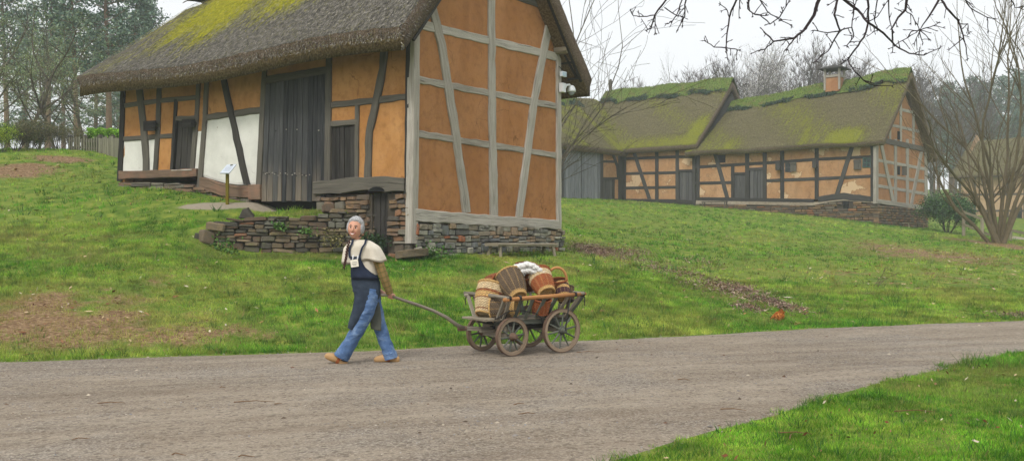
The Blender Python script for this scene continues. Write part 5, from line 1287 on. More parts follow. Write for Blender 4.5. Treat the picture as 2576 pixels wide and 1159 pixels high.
for i in range(5200):
    t = r_.uniform(); q = a0.lerp(a1,t); pts.append((q.x+r_.normal(0,.03),q.y+r_.uniform(-.3,.3),q.z-abs(r_.normal(0,.16))+.05*math.sin(t*20)+.06))
Mi = np.array(WM[hd].inverted()); P_ = np.array(pts)@Mi[:3,:3].T+Mi[:3,3]
put('foliage',tri_leaves('foliage',P_,.035,[srgb(120,168,44),srgb(96,146,36),srgb(142,184,60)],None,None,seed=12),hd,WM[hd].copy())
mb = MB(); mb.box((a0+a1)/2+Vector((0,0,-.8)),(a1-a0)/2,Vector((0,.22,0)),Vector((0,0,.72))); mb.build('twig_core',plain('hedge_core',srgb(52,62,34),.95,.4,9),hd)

# --- multi-stemmed bare shrub tree on the right
def limb_tree(name, label, base, stems, mat, cat='tree', maxd=4, nch=(5,4,3,2), seed=5, r0=.07, spread=(.25,.7), minr=.006, len0=.5, up=.03):
    R = random.Random(seed); T = Tubes(); tips = []; B_ = Vector(base); r_ = empty(name,base); tag(r_,label,cat)
    for tp in stems:
        d = Vector(tp)-B_; L = d.length; st = B_+Vector((R.uniform(-.2,.2),R.uniform(-.2,.2),-.15))
        mid_ = st.lerp(Vector(tp),.45)+Vector((R.gauss(0,.06),R.gauss(0,.06),.02))*L
        T.add([st,st.lerp(mid_,.5)+Vector((0,0,.03*L)),mid_],r0,r0*.7,7)
        grow(T,R,mid_,(Vector(tp)-mid_).normalized(),L*.55,r0*.68,1,maxd,nch,spread,up,.09,.62,tips,minr=minr)
        for _ in range(3):
            t = R.uniform(.45,.95); q = st.lerp(mid_,t); dd = (d.normalized()+Vector((R.gauss(0,.5),R.gauss(0,.5),R.gauss(0,.3)))).normalized(); grow(T,R,q,dd,L*.34,r0*.4,2,maxd,nch,spread,up,.09,.62,tips,minr=minr)
    Mi = WM[r_].inverted(); put('branches',raw_mesh('branches',[tuple(Mi@v) for v in T.V],T.F,mat),r_,WM[r_].copy())
    return r_
bs = G(2510,612); dS = bs.y
limb_tree('bare_shrub_tree','wide bare many stemmed shrub tree on the right slope, largest bare tree',tuple(bs),[P(px,py,dS+dy) for px,py,dy in ((2345,330,-1.5),(2380,250,1),(2430,190,0),(2480,150,-1),(2530,150,1.2),(2580,170,-.8),(2640,210,.6),(2700,300,0),(2400,360,1.6),(2620,130,1.8),(2340,420,.4))],MAT['bark_shrub'],seed=41,r0=.088,minr=.007,nch=(6,5,3,2))
b2 = G(2385,585); s3 = S3
thing_tree('bush','dense dark green bush beside the farmhouse stone base',tuple(P(2385,588,60)),S3[0],(.95,.74),.5,cat='shrub',crown=S3[1],partname='stems')
# --- bare tree behind the barn: limbs reach out to the right of the gable
bt = Vector((.2,34.0,zt1(.2,34)))
limb_tree('bare_tree','bare dark tree behind the barn gable, branches spreading right over the far roof',tuple(bt),[P(px,py,d) for px,py,d in ((1600,130,35),(1530,-20,36),(1475,330,33.5),(1560,250,34.5),(1440,-60,37))],MAT['bark'],seed=77,r0=.042,minr=.007,spread=(.3,.9),up=.0)
# --- near tree outside the right of the frame: its limbs hang into the top of the picture
nt_base = Vector((6.2,8.0,Z0)); ntr = empty('overhanging_tree',tuple(nt_base)); tag(ntr,'bare near tree whose dark twigs with buds hang down from the top edge','tree')
T = Tubes(); RR = random.Random(9)
zx = lambda q: (1538.7+.4027*q[0], .4027*q[1])
tr = [[(340,0),(270,95),(245,180),(220,192)],[(270,95),(200,104),(135,100),(118,68)],[(270,95),(272,150),(273,208)],[(330,48),(405,98),(435,106)],[(440,0),(405,98),(370,140),(342,150)],[(465,0),(457,98),(415,180)],
 [(780,0),(735,110),(717,250),(712,300),(722,362)],[(712,300),(640,296),(580,256)],[(712,300),(760,306),(796,316)],[(735,110),(720,62),(680,30)],[(800,0),(796,106)],[(860,0),(850,55),(890,90),(958,100)],[(890,90),(925,95),(990,152),(1050,108),(1108,10)],[(925,0),(970,70),(1050,125),(1118,156)],
 [(1300,-10),(1265,95),(1200,190),(1140,240),(1010,260),(935,180)],[(1010,260),(960,308),(925,318)],[(1140,240),(1095,302)],[(1410,0),(1390,95),(1425,190),(1390,250),(1350,322),(1275,382)],[(1425,192),(1500,172),(1515,50),(1530,0)],[(1425,195),(1350,206),(1265,190)],[(1500,172),(1512,230),(1470,285)],
 [(1450,0),(1540,65),(1600,140),(1700,210),(1770,285),(1860,335),(1950,346),(2055,298)],[(1600,0),(1605,130),(1575,235),(1520,310),(1475,375),(1520,450),(1570,500),(1640,522),(1692,515)],[(1570,500),(1620,530),(1748,538)],[(1475,375),(1445,392)],
 [(1845,-10),(1835,65),(1790,110),(1750,180),(1757,240),(1755,330)],[(1835,65),(1880,100),(1925,190),(1892,270)],[(1925,190),(1980,242)],[(1925,190),(1990,170),(2040,145)],[(1925,210),(1945,268)],[(2050,-10),(1985,100),(1925,190)],[(2060,0),(2110,70),(2165,130),(2195,220),(2215,300),(2222,372)],[(2195,240),(2110,310)],[(2165,150),(2225,150),(2230,205)],
 [(2210,0),(2240,50),(2345,110),(2352,190)],[(2345,110),(2400,120)],[(1730,0),(1735,120),(1750,180)],[(1660,0),(1642,130),(1662,182)],[(1600,140),(1660,105),(1700,40)],[(1925,190),(1870,200),(1845,240),(1770,285)],[(2490,-10),(2520,50),(2576,40)]]
LIMB = []
def limbz(px, d): return 4.35+.25*math.sin(px*.004)
bigs = {14:.013,21:.011,22:.009,25:.012,30:.011,31:.010,17:.008,6:.008,0:.008}
def bud(T, q, d, s=.014):
    d = d.normalized(); T.add([q,q+d*s*.8,q+d*s*1.7],.0035,.0012,4); T.add([q+d*s*.2,q+d*s],.0022,.0048,4)
dbase = {}
for i,pl in enumerate(tr):
    key = (round(pl[0][0],0),round(pl[0][1],0))
    d0 = None
    for j in range(i):          # start where an earlier twig passes
        for (q,dd) in dbase[j]:
            if math.hypot(q[0]-pl[0][0],q[1]-pl[0][1]) < 26 and pl[0][1] > 8: d0 = dd
    if d0 is None: d0 = 7.6+.9*math.sin(i*2.1)
    ds = [d0+RR.gauss(0,.05)*k for k in range(len(pl))]; dbase[i] = list(zip(pl,ds)); dense = []
    for (a,da),(b,db) in zip(dbase[i][:-1],dbase[i][1:]):
        for t in (0,.34,.67): dense.append(P(*zx((a[0]+(b[0]-a[0])*t+RR.gauss(0,2.0)*(t>0),a[1]+(b[1]-a[1])*t+RR.gauss(0,2.0)*(t>0))),da+(db-da)*t))
    dense.append(P(*zx(pl[-1]),ds[-1])); r0 = bigs.get(i,.0056)*.85
    if pl[0][1] <= 0:           # carry on up to the limb above the frame
        q = dense[0]; up_ = Vector((q.x+.12,8.0+.2*(q.y-8),4.45)); dense = [up_,up_.lerp(q,.55)+Vector((-.05,0,.04))]+dense; LIMB.append(up_); r0 *= 1.35
    T.add(dense,r0,.0032,5)
    e = dense[-1]; dd = dense[-1]-dense[-2]
    for k in range(3): bud(T,e,dd.normalized()+Vector((RR.gauss(0,.6),RR.gauss(0,.6),RR.gauss(0,.6))),RR.uniform(.012,.022))
    for k in range(2,len(dense)-1):     # spurs and buds along the twig
        if RR.random() < .55:
            dd = (dense[k+1]-dense[k]).normalized(); sp = (dd+Vector((RR.gauss(0,.9),RR.gauss(0,.5),RR.gauss(0,.9)))).normalized(); L = RR.uniform(.02,.085); f_ = dense[k]+sp*L
            T.add([dense[k],dense[k].lerp(f_,.5)+Vector((0,0,.004)),f_],.0042,.0026,4); bud(T,f_,sp); 
            if RR.random() < .5: bud(T,f_,sp+Vector((RR.gauss(0,.8),0,RR.gauss(0,.8))))
xs_ = sorted(LIMB,key=lambda v:-v.x)
hub = Vector((6.2,8.0,4.6)); T.add([nt_base-Vector((0,0,.2)),Vector((6.25,8.02,1.6)),Vector((6.15,8.0,3.2)),hub,Vector((6.4,8.1,7.5))],.20,.09,12)
T.add([Vector((6.2,8,3.9)),Vector((5.0,8.05,4.36)),Vector((3.6,7.9,4.56)),Vector((2.2,8.1,4.42)),Vector((.9,8.05,4.30)),Vector((.1,7.9,4.4))],.075,.012,8)
for v in LIMB: T.add([Vector((min(v.x+.25,5.2),8.0,4.47)),v.lerp(Vector((v.x+.2,8,4.5)),.5),v],.014,.011,5)
tp_ = []; grow(T,RR,Vector((6.3,8.05,6.0)),Vector((.3,.1,1)).normalized(),2.6,.09,1,4,(5,4,3,2),(.3,.8),.02,.1,.62,tp_)
Mi = WM[ntr].inverted(); put('branches',raw_mesh('branches',[tuple(Mi@v) for v in T.V],T.F,MAT['bark_dark']),ntr,WM[ntr].copy())
# --- timber railing on the right
def railing(label, pts, d0, d1):
    A_ = P(*pts[0],d0); B_ = P(*pts[1],d1); r_ = empty('wooden_railing',(A_.x,A_.y,zt1(A_.x,A_.y))); tag(r_,label,'railing')
    for q in (A_,B_):
        zb_ = zt1(q.x,q.y)-.1; mb = MB(); mb.box((q.x,q.y,(q.z+.05+zb_)/2),(.06,0,0),(0,.06,0),(0,0,(q.z+.05-zb_)/2)); mb.build('post',MAT['bench_wood'],r_)
    for f_ in (0,-.62):
        mb = MB(); a = A_+Vector((-.05,-.08,f_)); b = B_+Vector((.3,-.08,f_-.12)); mb.box((a+b)/2,(b-a)/2,Vector((0,.03,0)),Vector((0,0,.06))); mb.build('rail',MAT['bench_wood'],r_)
railing('two post wooden railing beside the dark green bush',((2424,533),(2471,551)),50,47); railing('wooden railing at the right edge beyond the bare shrub tree',((2542,578),(2590,588)),48,46)
# ================================================================ handcart with baskets
CF = Vector((-.839,-.545,0)).normalized(); CLt = Vector((-.545,.839,0)).normalized()   # forward, far side
CO = Vector((.11,11.96,0)); CZ = ROADZ(.11,11.96)+.004
cart = empty('handcart',(CO.x,CO.y,CZ)); tag(cart,'old wooden ladder sided handcart loaded with wicker baskets','handcart')
def C(s,l,z): q = CO+CF*s+CLt*l; return Vector((q.x,q.y,CZ+z))
wc, wr, wgn, ww = MAT['wood_cart'],MAT['wood_rail'],MAT['wood_green'],MAT['wood_wheel']
def wheel(s,l,R,steer=0.0,side=-1):
    """wheel hub at s,l"""
    ax = CLt.copy(); fw = CF.copy()
    if steer: ax.rotate(Matrix.Rotation(steer,3,'Z')); fw.rotate(Matrix.Rotation(steer,3,'Z'))
    o = C(s,l,R); up = Vector((0,0,1)); n = 40
    def ring(r,a): return [o+ax*a+(fw*math.cos(t)+up*math.sin(t))*r for t in np.linspace(0,2*math.pi,n+1)[:-1]]
    mb = MB(); prof = [(R-.045,-.02),(R-.008,-.022),(R-.008,.022),(R-.045,.02)]
    V = [p_ for r,a in prof for p_ in ring(r,a)]; F = [(k*n+j,k*n+(j+1)%n,((k+1)%4)*n+(j+1)%n,((k+1)%4)*n+j) for k in range(4) for j in range(n)]
    UV = [(j/n*2*math.pi*R,k*.05) for k in range(4) for j in range(n)]; mb.add(V,F,UV); wh = mb.build('wheel',ww,cart)
    mb = MB(); prof = [(R-.009,-.024),(R,-.024),(R,.024),(R-.009,.024)]; V = [p_ for r,a in prof for p_ in ring(r,a)]
    F = [(k*n+j,k*n+(j+1)%n,((k+1)%4)*n+(j+1)%n,((k+1)%4)*n+j) for k in range(4) for j in range(n)]; mb.add(V,F); mb.build('iron_tyre',MAT['rust'],wh,smooth=False)
    mb = MB(); hp = [(.012,-.085),(.026,-.085),(.03,-.06),(.047,-.03),(.05,.0),(.045,.03),(.034,.06),(.012,.065)]
    mb.rings([[o+ax*a+(fw*math.cos(t)+up*math.sin(t))*r for t in np.linspace(0,2*math.pi,17)[:-1]] for r,a in hp]); mb.build('hub',MAT['rust'] if s > 0 else wgn,wh,smooth=True)
    for k in range(10):
        t = 2*math.pi*k/10+.16+s; d_ = fw*math.cos(t)+up*math.sin(t); mb = MB(); mb.tube([o+d_*.03,o+d_*(R*.45),o+d_*(R-.03)],[.0135,.012,.0085],6); mb.build('spoke',wgn,wh)
    return wh
st_ = 0.06
wheel(.345,-.33,.222,st_); wheel(.345,.33,.222,st_); wheel(-.345,-.35,.262); wheel(-.345,.35,.262)
def bar(name,a,b,w,h,mat,upv=(0,0,1)):
    a,b = Vector(a),Vector(b); d_ = (b-a); x = d_.normalized(); u_ = Vector(upv); u_ = (u_-x*u_.dot(x)).normalized(); y = x.cross(u_); mb = MB()
    N = max(2,int(d_.length/.15)); k = 0; V=[];UV=[]
    for i in range(N+1):
        q = a.lerp(b,i/N); j = [random.uniform(.9,1.06) for _ in range(2)]
        V += [q-y*w*j[0]-u_*h*j[1],q+y*w*j[1]-u_*h*j[0],q+y*w*j[0]+u_*h*j[1],q-y*w*j[1]+u_*h*j[0]]; L = d_.length*i/N; r = random.random()*0
        UV += [(L,0),(L,w*2),(L,w*2+h*2),(L,w*4+h*2)]
    F = [(i*4+j,i*4+(j+1)%4,(i+1)*4+(j+1)%4,(i+1)*4+j) for i in range(N) for j in range(4)]+[(3,2,1,0),(N*4,N*4+1,N*4+2,N*4+3)]
    mb.add(V,F,UV); return mb.build(name,mat,cart)
def pole(name,pts,r,mat,k=9,parent=None): mb = MB(); mb.tube(pts,r,k); return mb.build(name,mat,parent or cart,smooth=True)
# axles and undercarriage
bar('axle',C(.345,-.31,.222),C(.345,.31,.222),.028,.03,wc); bar('axle',C(-.345,-.33,.262),C(-.345,.33,.262),.028,.03,wc)
bar('axle_block',C(.345,-.26,.30),C(.345,.26,.30),.04,.035,wc); bar('bolster',C(.345,-.27,.355),C(.345,.27,.355),.04,.018,wd); bar('bolster',C(-.345,-.27,.335),C(-.345,.27,.335),.04,.045,wgn)
bar('reach_beam',C(.42,0,.30),C(-.45,0,.30),.03,.03,wd)
for l in (-.2,.2): bar('side_beam',C(.5,l,.375),C(-.56,l,.375),.026,.028,wc if l > 0 else wgn)
for i in range(5):
    l0 = -.22+i*.092; bar('bed_plank',C(.50,l0+.02,.412),C(-.55,l0+.02,.412),.043,.010,wc)
for i in range(2): bar('front_board',C(.52+i*.10,-.27,.418),C(.52+i*.10,.27,.418),.047,.012,MAT['bench_wood'])
# top rails, cross poles, slanted slats
pole('side_rail',[C(.52,-.42,.655),C(.2,-.423,.668),C(-.2,-.42,.68),C(-.66,-.41,.69)],[.022,.024,.024,.019],wr); pole('side_rail',[C(.54,.42,.67),C(.1,.425,.675),C(-.66,.41,.69)],[.02,.024,.02],wc)
pole('cross_rail',[C(.46,-.44,.672),C(.47,0,.69),C(.48,.52,.69)],[.022,.024,.022],wc); pole('cross_rail',[C(-.60,-.45,.70),C(-.6,.45,.70)],[.02,.02],wc)
for sd_ in (-1,1):
    for i in range(7):
        s0 = .40-i*.148; s1 = .42-i*.165
        bar('slat',C(s0,.225*sd_,.40),C(s1,.405*sd_,.665),.021,.008,(wgn if i in (1,2,3,4) else wc),upv=CLt)
    bar('corner_stake',C(.50,.24*sd_,.40),C(.50,.41*sd_,.66),.018,.015,wc,upv=CLt); bar('rear_stake',C(-.5,.24*sd_,.40),C(-.63,.40*sd_,.67),.018,.014,wgn,upv=CLt)
for i in range(3): bar('end_slat',C(-.54,-.14+i*.14,.41),C(-.60,-.2+i*.2,.69),.018,.008,wc,upv=CF)
# iron fittings: stays from hub to rail, brake linkage, bindings
for sd_ in (-1,1):
    pole('iron_stay',[C(-.345,.43*sd_,.262),C(-.36,.45*sd_,.45),C(-.42,.435*sd_,.665)],.008,MAT['iron'],6)
pole('brake_rod',[C(.42,-.30,.43),C(.40,-.31,.50),C(.36,-.31,.52),C(.16,-.30,.515),C(-.02,-.30,.47),C(-.10,-.31,.40),C(-.13,-.31,.30)],.007,MAT['iron'],6)
pole('brake_rod',[C(.38,-.30,.52),C(.50,-.30,.45),C(.55,-.28,.43)],.007,MAT['iron'],6)
bar('brake_block',C(-.12,-.35,.30),C(-.12,-.35,.20),.025,.03,wgn); bar('brake_lever',C(-.10,-.30,.42),C(-.125,-.34,.27),.009,.012,MAT['iron'],upv=CF)
for s_,l_ in ((.44,-.425),(.30,-.425),(-.50,-.415),(-.62,-.41),(.46,.44),(-.6,.42)):
    mb = MB(); o = C(s_,l_,.672 if s_ > 0 else .69); mb.rings([[o+CF*(a)+(CLt*math.cos(t)+Vector((0,0,1))*math.sin(t))*.03 for t in np.linspace(0,6.283,13)[:-1]] for a in (-.012,.012)]); mb.build('binding',MAT['iron'],cart)
for l_ in (.45,-.43):
    pole('chain',[C(-.63 if l_ < 0 else .5,l_,.66),C(-.635 if l_ < 0 else .51,l_+.01,.60),C(-.63 if l_ < 0 else .505,l_,.55)],.006,MAT['iron'],5)
# drawbar
HAND = P(978,742,10.98)
tg0, tg1 = C(.30,0,.285), C(.82,0,.315); bar('tongue',tg0,tg1,.022,.024,wc); bar('tongue',C(.32,-.05,.27),C(.60,-.03,.28),.018,.02,wc)
dbp = [tg1+CF*-.03+Vector((0,0,.0)),P(1150,817,11.42),P(1122,797,11.34),P(1090,781,11.26),P(1050,766,11.16),P(1010,753,11.06),HAND,P(957,741,10.93)]
pole('drawbar',dbp,[.024,.023,.021,.019,.018,.017,.016,.016],wc,9); mb = MB(); mb.tube([tg1-CF*.05,tg1+CF*.05],[.03,.03],8); mb.build('iron_ferrule',MAT['rust'],cart)

# ---------------------------------------------------------------- baskets
WK = NT('wicker',.75,.25); a = WK.att('tone',True); n_ = WK.noise(WK.obj(),70,3,.6); c = WK.mix(WK.math('MULTIPLY',n_,.3),a,(.02,.012,.008,1)); WK.col(c); WK.bump(n_,.4,.004); MAT['wicker'] = WK.m
TAN,DRK,RED,CRM,PUR,LBR = [np.array(srgb(*c)[:3]) for c in ((206,168,108),(104,88,70),(158,90,52),(226,202,160),(84,54,60),(172,124,76))]
def basket(label, pb, pr, rb, rr, bands, rimc, ribs=24, belly=.06, rows=24, oval=1.0, handle=None, basec=None, stakes=True, group='wicker baskets in the handcart'):
    """pb: base centre, pr: rim centre (world)"""
    pb,pr = Vector(pb),Vector(pr); ax = pr-pb; H = ax.length; ax.normalize(); R_ = ax.to_track_quat('Z','Y').to_matrix(); r_ = empty('basket',tuple(pb),R_); tag(r_,label,'basket',group)
    M = WM[r_]; n = ribs*4; V = []; Cc = []; prof = lambda t: rb+(rr-rb)*t**.85+belly*rr*math.sin(math.pi*t)
    def bandc(t):
        for a_,b_,c_ in bands:
            if a_ <= t <= b_: return c_
        return bands[-1][2]
    for ins in (0,1):
        for i in range(rows+1):
            t = i/rows; r = prof(t)-(.012 if ins else 0)
            for j in range(n):
                th = 2*math.pi*j/n; wv = .0045*math.cos(th*ribs/1.0)*(1 if i%2 else -1)*(1 if not ins else .5)
                V.append(((r+wv)*math.cos(th),(r+wv)*math.sin(th)*oval,H*t+random.uniform(-.0012,.0012)))
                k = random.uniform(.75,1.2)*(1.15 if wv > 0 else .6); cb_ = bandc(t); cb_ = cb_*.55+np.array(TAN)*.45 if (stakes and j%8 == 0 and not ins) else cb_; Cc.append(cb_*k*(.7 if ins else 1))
    F = []; st = (rows+1)*n
    for i in range(rows):
        for j in range(n):
            a_ = i*n+j; b_ = i*n+(j+1)%n; F.append((a_,b_,b_+n,a_+n)); F.append((st+a_,st+a_+n,st+b_+n,st+b_))
    put('body',raw_mesh('body',V,F,MAT['wicker'],attr={'tone':np.clip(np.array(Cc),0,1)}),r_,M.copy())
    # woven bottom
    V = [(0,0,.012)]; Cc = [bands[0][2]*.6]
    for k in range(1,6):
        for j in range(24):
            th = 2*math.pi*j/24; rr2 = rb*k/5; V.append((rr2*math.cos(th),rr2*math.sin(th)*oval,.012+(.004 if (k+j)%2 else 0))); Cc.append(bands[0][2]*random.uniform(.5,.9))
    F = [(0,1+j,1+(j+1)%24) for j in range(24)]+[(1+(k-1)*24+j,1+k*24+j,1+k*24+(j+1)%24,1+(k-1)*24+(j+1)%24) for k in range(1,5) for j in range(24)]
    put('bottom',raw_mesh('bottom',V,F,MAT['wicker'],attr={'tone':np.clip(np.array(Cc),0,1)}),r_,M.copy())
    def braid(nm,rad,z,th_,col):
        V = []; Cc = []; F = []; N = 72
        for s in range(2):
            b0 = len(V)
            for i in range(N):
                a_ = 2*math.pi*i/N; tw = a_*14+s*math.pi; rr3 = rad+math.cos(tw)*th_*.55; zz_ = z+math.sin(tw)*th_*.55
                for k in range(5):
                    u_ = 2*math.pi*k/5; V.append(((rr3+math.cos(u_)*th_*.75)*math.cos(a_),(rr3+math.cos(u_)*th_*.75)*math.sin(a_)*oval,zz_+math.sin(u_)*th_*.75)); Cc.append(col*random.uniform(.8,1.15))
            F += [(b0+i*5+k,b0+i*5+(k+1)%5,b0+((i+1)%N)*5+(k+1)%5,b0+((i+1)%N)*5+k) for i in range(N) for k in range(5)]
        put(nm,raw_mesh(nm,V,F,MAT['wicker'],attr={'tone':np.clip(np.array(Cc),0,1)}),r_,M.copy())
    braid('rim',prof(1)+.002,H,.010,rimc); braid('foot_ring',rb+.004,.008,.009,basec if basec is not None else rimc)
    if handle:
        hh,hc,ang,th_ = handle; pts = []; T2 = MB(); N = 26
        ca,sa = math.cos(ang),math.sin(ang); Rm = prof(1)
        for i in range(N+1):
            a_ = math.pi*i/N; x_ = math.cos(a_)*Rm; z_ = H-.03+max(0.0,math.sin(a_))**.8*hh; pts.append(Vector((x_*ca,x_*sa,z_)))
        T2.tube(pts,th_,8); me = raw_mesh('handle',T2.V,T2.F,MAT['wicker'],smooth=True,attr={'tone':np.clip(np.array([hc*random.uniform(.85,1.1) for _ in T2.V]),0,1)}); put('handle',me,r_,M.copy())
    return r_
bD = 11.75
# the big central grey-brown basket, mouth up and to the left, base facing us
basket('large dark brown basket with tan rim in the middle, base tilted to us',P(1306,748,bD-.13),P(1280,697,bD+.12),.088,.172,[(0,.12,TAN*.9),(.12,1,DRK*1.05)],TAN,belly=.10,basec=TAN,rows=28)
basket('dark brown basket low behind the front rail with tan rim',P(1300,772,bD-.10),P(1243,775,bD+.0),.095,.16,[(0,.18,TAN*.85),(.18,1,DRK*1.0)],TAN,belly=.08,basec=TAN)
basket('tan and brown striped large basket leaning on the front of the cart',P(1219,793,bD-.02),P(1240,720,bD+.14),.105,.178,[(0,.10,CRM),(.10,.16,RED*.85),(.16,.42,CRM*.9),(.42,.47,RED*.8),(.47,.66,TAN*1.05),(.66,.71,RED*.8),(.71,.92,CRM*.9),(.92,1,TAN)],TAN*1.05,belly=.13)
basket('reddish brown open basket lying on its side behind the striped one',P(1232,712,bD+.28),P(1258,710,bD+.06),.085,.108,[(0,1,RED*.75)],RED*.8,belly=.14,rows=18)
basket('red brown basket with a broad cream band, base tilted to us',P(1377,738,bD+.02),P(1354,690,bD+.24),.094,.15,[(0,.14,TAN*1.05),(.14,.62,RED*1.12),(.62,.86,CRM*.92),(.86,1,RED*1.1)],RED*1.05,belly=.08,basec=TAN,rows=28)
basket('small plum purple basket with tan bands at the tail of the cart',P(1418,750,bD+.20),P(1411,716,bD+.30),.078,.088,[(0,.2,TAN),(.2,.62,PUR),(.62,.78,TAN),(.78,1,PUR)],TAN,belly=.12,rows=16)
basket('basket with a tall arched tan handle at the tail of the cart',P(1404,742,bD+.34),P(1402,704,bD+.30),.09,.115,[(0,1,RED*.7)],RED*.8,belly=.08,handle=(.185,LBR*1.3,.25,.017),rows=16)
basket('basket with a grey hoop handle behind the plum basket',P(1426,758,bD+.34),P(1422,724,bD+.40),.085,.10,[(0,1,DRK*.8)],DRK,belly=.08,handle=(.10,DRK*1.2,.5,.010),rows=16)
basket('russet basket at the top under the fleece',P(1332,716,bD+.40),P(1325,681,bD+.25),.12,.15,[(0,1,RED*.72)],RED*.8,belly=.06,rows=16)
basket('orange red basket low behind the slats',P(1358,788,bD+.10),P(1362,752,bD+.06),.09,.115,[(0,1,RED*1.15)],RED*1.1,belly=.05,rows=16)
basket('dark basket under the fleece on the left of the heap',P(1292,712,bD+.46),P(1283,684,bD+.36),.075,.09,[(0,1,DRK*.8)],DRK,belly=.08,rows=14)
basket('small round dark basket peeking over the fleece at the very top',P(1314,684,bD+.50),P(1312,662,bD+.48),.06,.068,[(0,1,RED*.55)],RED*.6,belly=.1,rows=12)
# sheep fleece: lumpy wool with curls
fl = empty('sheep_fleece',tuple(P(1318,690,bD+.3))); tag(fl,'white sheep fleece draped over the top of the basket heap','fleece')
WOOL = NT('wool',1.0,.0); p = WOOL.obj(); nw = WOOL.noise(p,24,5,.7); WOOL.col(WOOL.mix(nw,srgb(206,204,198),srgb(250,249,246))); WOOL.bump(nw,.8,.03); WOOL.b.inputs['Subsurface Weight'].default_value = 0.0
mb = MB()
blob = [(1272,692,.04),(1280,685,.05),(1290,677,.052),(1302,671,.055),(1314,668,.055),(1326,664,.052),(1336,667,.05),(1346,672,.045),(1356,678,.04),(1366,684,.03),(1298,684,.05),(1314,681,.055),(1330,679,.05),(1342,682,.04),(1280,696,.035),(1310,689,.04)]
for (x,y,r) in blob:
    for dz in (0,.1):
        o = P(x,y+1,bD+.10+dz); sd2 = random.random()*9
        mb.ell(o,r*1.05,r*.9,r*.62,nu=16,nv=10,fn=lambda d,p_: p_*(1+.22*math.sin(d.x*9+sd2)*math.sin(d.y*8+sd2*2)*math.sin(d.z*9)))
mb.build('wool',WOOL.m,fl,uv=False,smooth=True)
R = random.Random(4); TV = []; TC = []
for _ in range(5200):
    x,y,r = R.choice(blob); o = P(x,y+1,bD+.10+R.choice((0,.1))); d_ = Vector((R.gauss(0,1),R.gauss(0,1),R.gauss(0,1)+.3)).normalized(); q = o+Vector((d_.x*r*1.02,d_.y*r*.9,d_.z*r*.62)); t_ = (d_+Vector((R.gauss(0,.8),R.gauss(0,.8),R.gauss(0,.8)-.4))).normalized(); s_ = t_.orthogonal().normalized()*.004
    TV += [q-s_,q+s_,q+t_*R.uniform(.008,.022)]; k = R.uniform(.78,1); TC += [np.array(srgb(244,243,238)[:3])*k]*3
Mi = WM[fl].inverted(); so = put('wool_locks',big_tris('wool_locks',np.array([tuple(Mi@v) for v in TV]),MAT['straw'],attr={'tone':np.array(TC)}),fl,WM[fl].copy()); so['kind'] = 'stuff'
# ================================================================ woman pulling the cart
DW = 10.95
def Q(px,py,dy=0.0): return P(px,py,DW+dy)
per = empty('person',(Q(925,915).x,DW,ROADZ(Q(925,915).x,DW))); tag(per,'smiling grey haired person in cream cape, dark apron and jeans pulling the handcart','person')
def mm(px): return px/FX*DW
def ringlist(items, k=20, wob=0.0, seed=0):
    """items: (px,py,dy,rx,ry[,roll]) – rings square to the path"""
    C_ = [Q(i[0],i[1],i[2]) for i in items]; n = len(C_); out = []; R = random.Random(seed)
    ph = [R.uniform(0,6.28) for _ in range(6)]
    for i,it in enumerate(items):
        T = (C_[min(i+1,n-1)]-C_[max(i-1,0)]).normalized(); A = Vector((1,0,0)); A = (A-T*A.dot(T)).normalized(); B = T.cross(A)
        if B.y > 0: B = -B
        rx,ry = it[3],it[4]; ring = []
        for j in range(k):
            a = 2*math.pi*j/k; w = 1+wob*(math.sin(3*a+ph[0]+i*.9)+.7*math.sin(5*a+ph[1]-i*1.3)+.5*math.sin(8*a+ph[2]+i*2.1))
            ring.append(C_[i]+A*(math.cos(a)*rx*w)+B*(math.sin(a)*ry*w))
        out.append(ring)
    return out
def refine(items, n=3):
    out = []
    for a,b in zip(items[:-1],items[1:]):
        for k in range(n): t = k/n; out.append(tuple(a[i]+(b[i]-a[i])*t for i in range(5)))
    out.append(items[-1][:5]); return out
def smooth_items(items, n=4):
    # catmull-rom through the ring list
    A = np.array([i[:5] for i in items],float); P0 = np.vstack([2*A[0]-A[1],A,2*A[-1]-A[-2]]); out = []
    for i in range(1,len(P0)-2):
        for k in range(n):
            t = k/n; p0,p1,p2,p3 = P0[i-1],P0[i],P0[i+1],P0[i+2]
            out.append(tuple(.5*((2*p1)+(-p0+p2)*t+(2*p0-5*p1+4*p2-p3)*t*t+(-p0+3*p1-3*p2+p3)*t**3)))
    out.append(tuple(A[-1])); return out
def cloth_mat(name, col, col2, sc=140, wear=None, rough=.95):
    m = NT(name,rough,.1); p = m.obj(); n1 = m.noise(p,7,4); n2 = m.noise(p,sc,2,.5); c = m.mix(m.fr(n1,.3,.7),col,col2); c = m.mix(m.math('MULTIPLY',n2,.35),c,tuple(x*.5 for x in col[:3])+(1,))
    if wear: c = m.mix(m.math('MULTIPLY',m.fr(m.noise(p,4,4),.5,.7),.6),c,wear)
    m.col(c); fo = m.noise(m.mapv(p,(8,8,12),(0,0,0),(.4,.3,0)),1.0,4,.6,1.0); m.bump(m.math('ADD',m.math('MULTIPLY',n2,.1),fo),.35,.02); return m.m
SKIN = NT('skin',.55,.35); n_ = SKIN.noise(SKIN.obj(),26,3); SKIN.col(SKIN.mix(n_,srgb(188,134,108),srgb(208,158,132))); SKIN.b.inputs['Subsurface Weight'].default_value = .08; SKIN.b.inputs['Subsurface Radius'].default_value = (.02,.008,.005)
HAIR = NT('hair',.6,.3); pv = HAIR.mapv(HAIR.obj(),(30,30,9)); nh = HAIR.noise(pv,3,4,.7,.6); HAIR.col(HAIR.ramp(nh,[(.3,srgb(118,117,118)),(.5,srgb(166,165,166)),(.7,srgb(214,213,213))])); HAIR.bump(nh,1.0,.012)
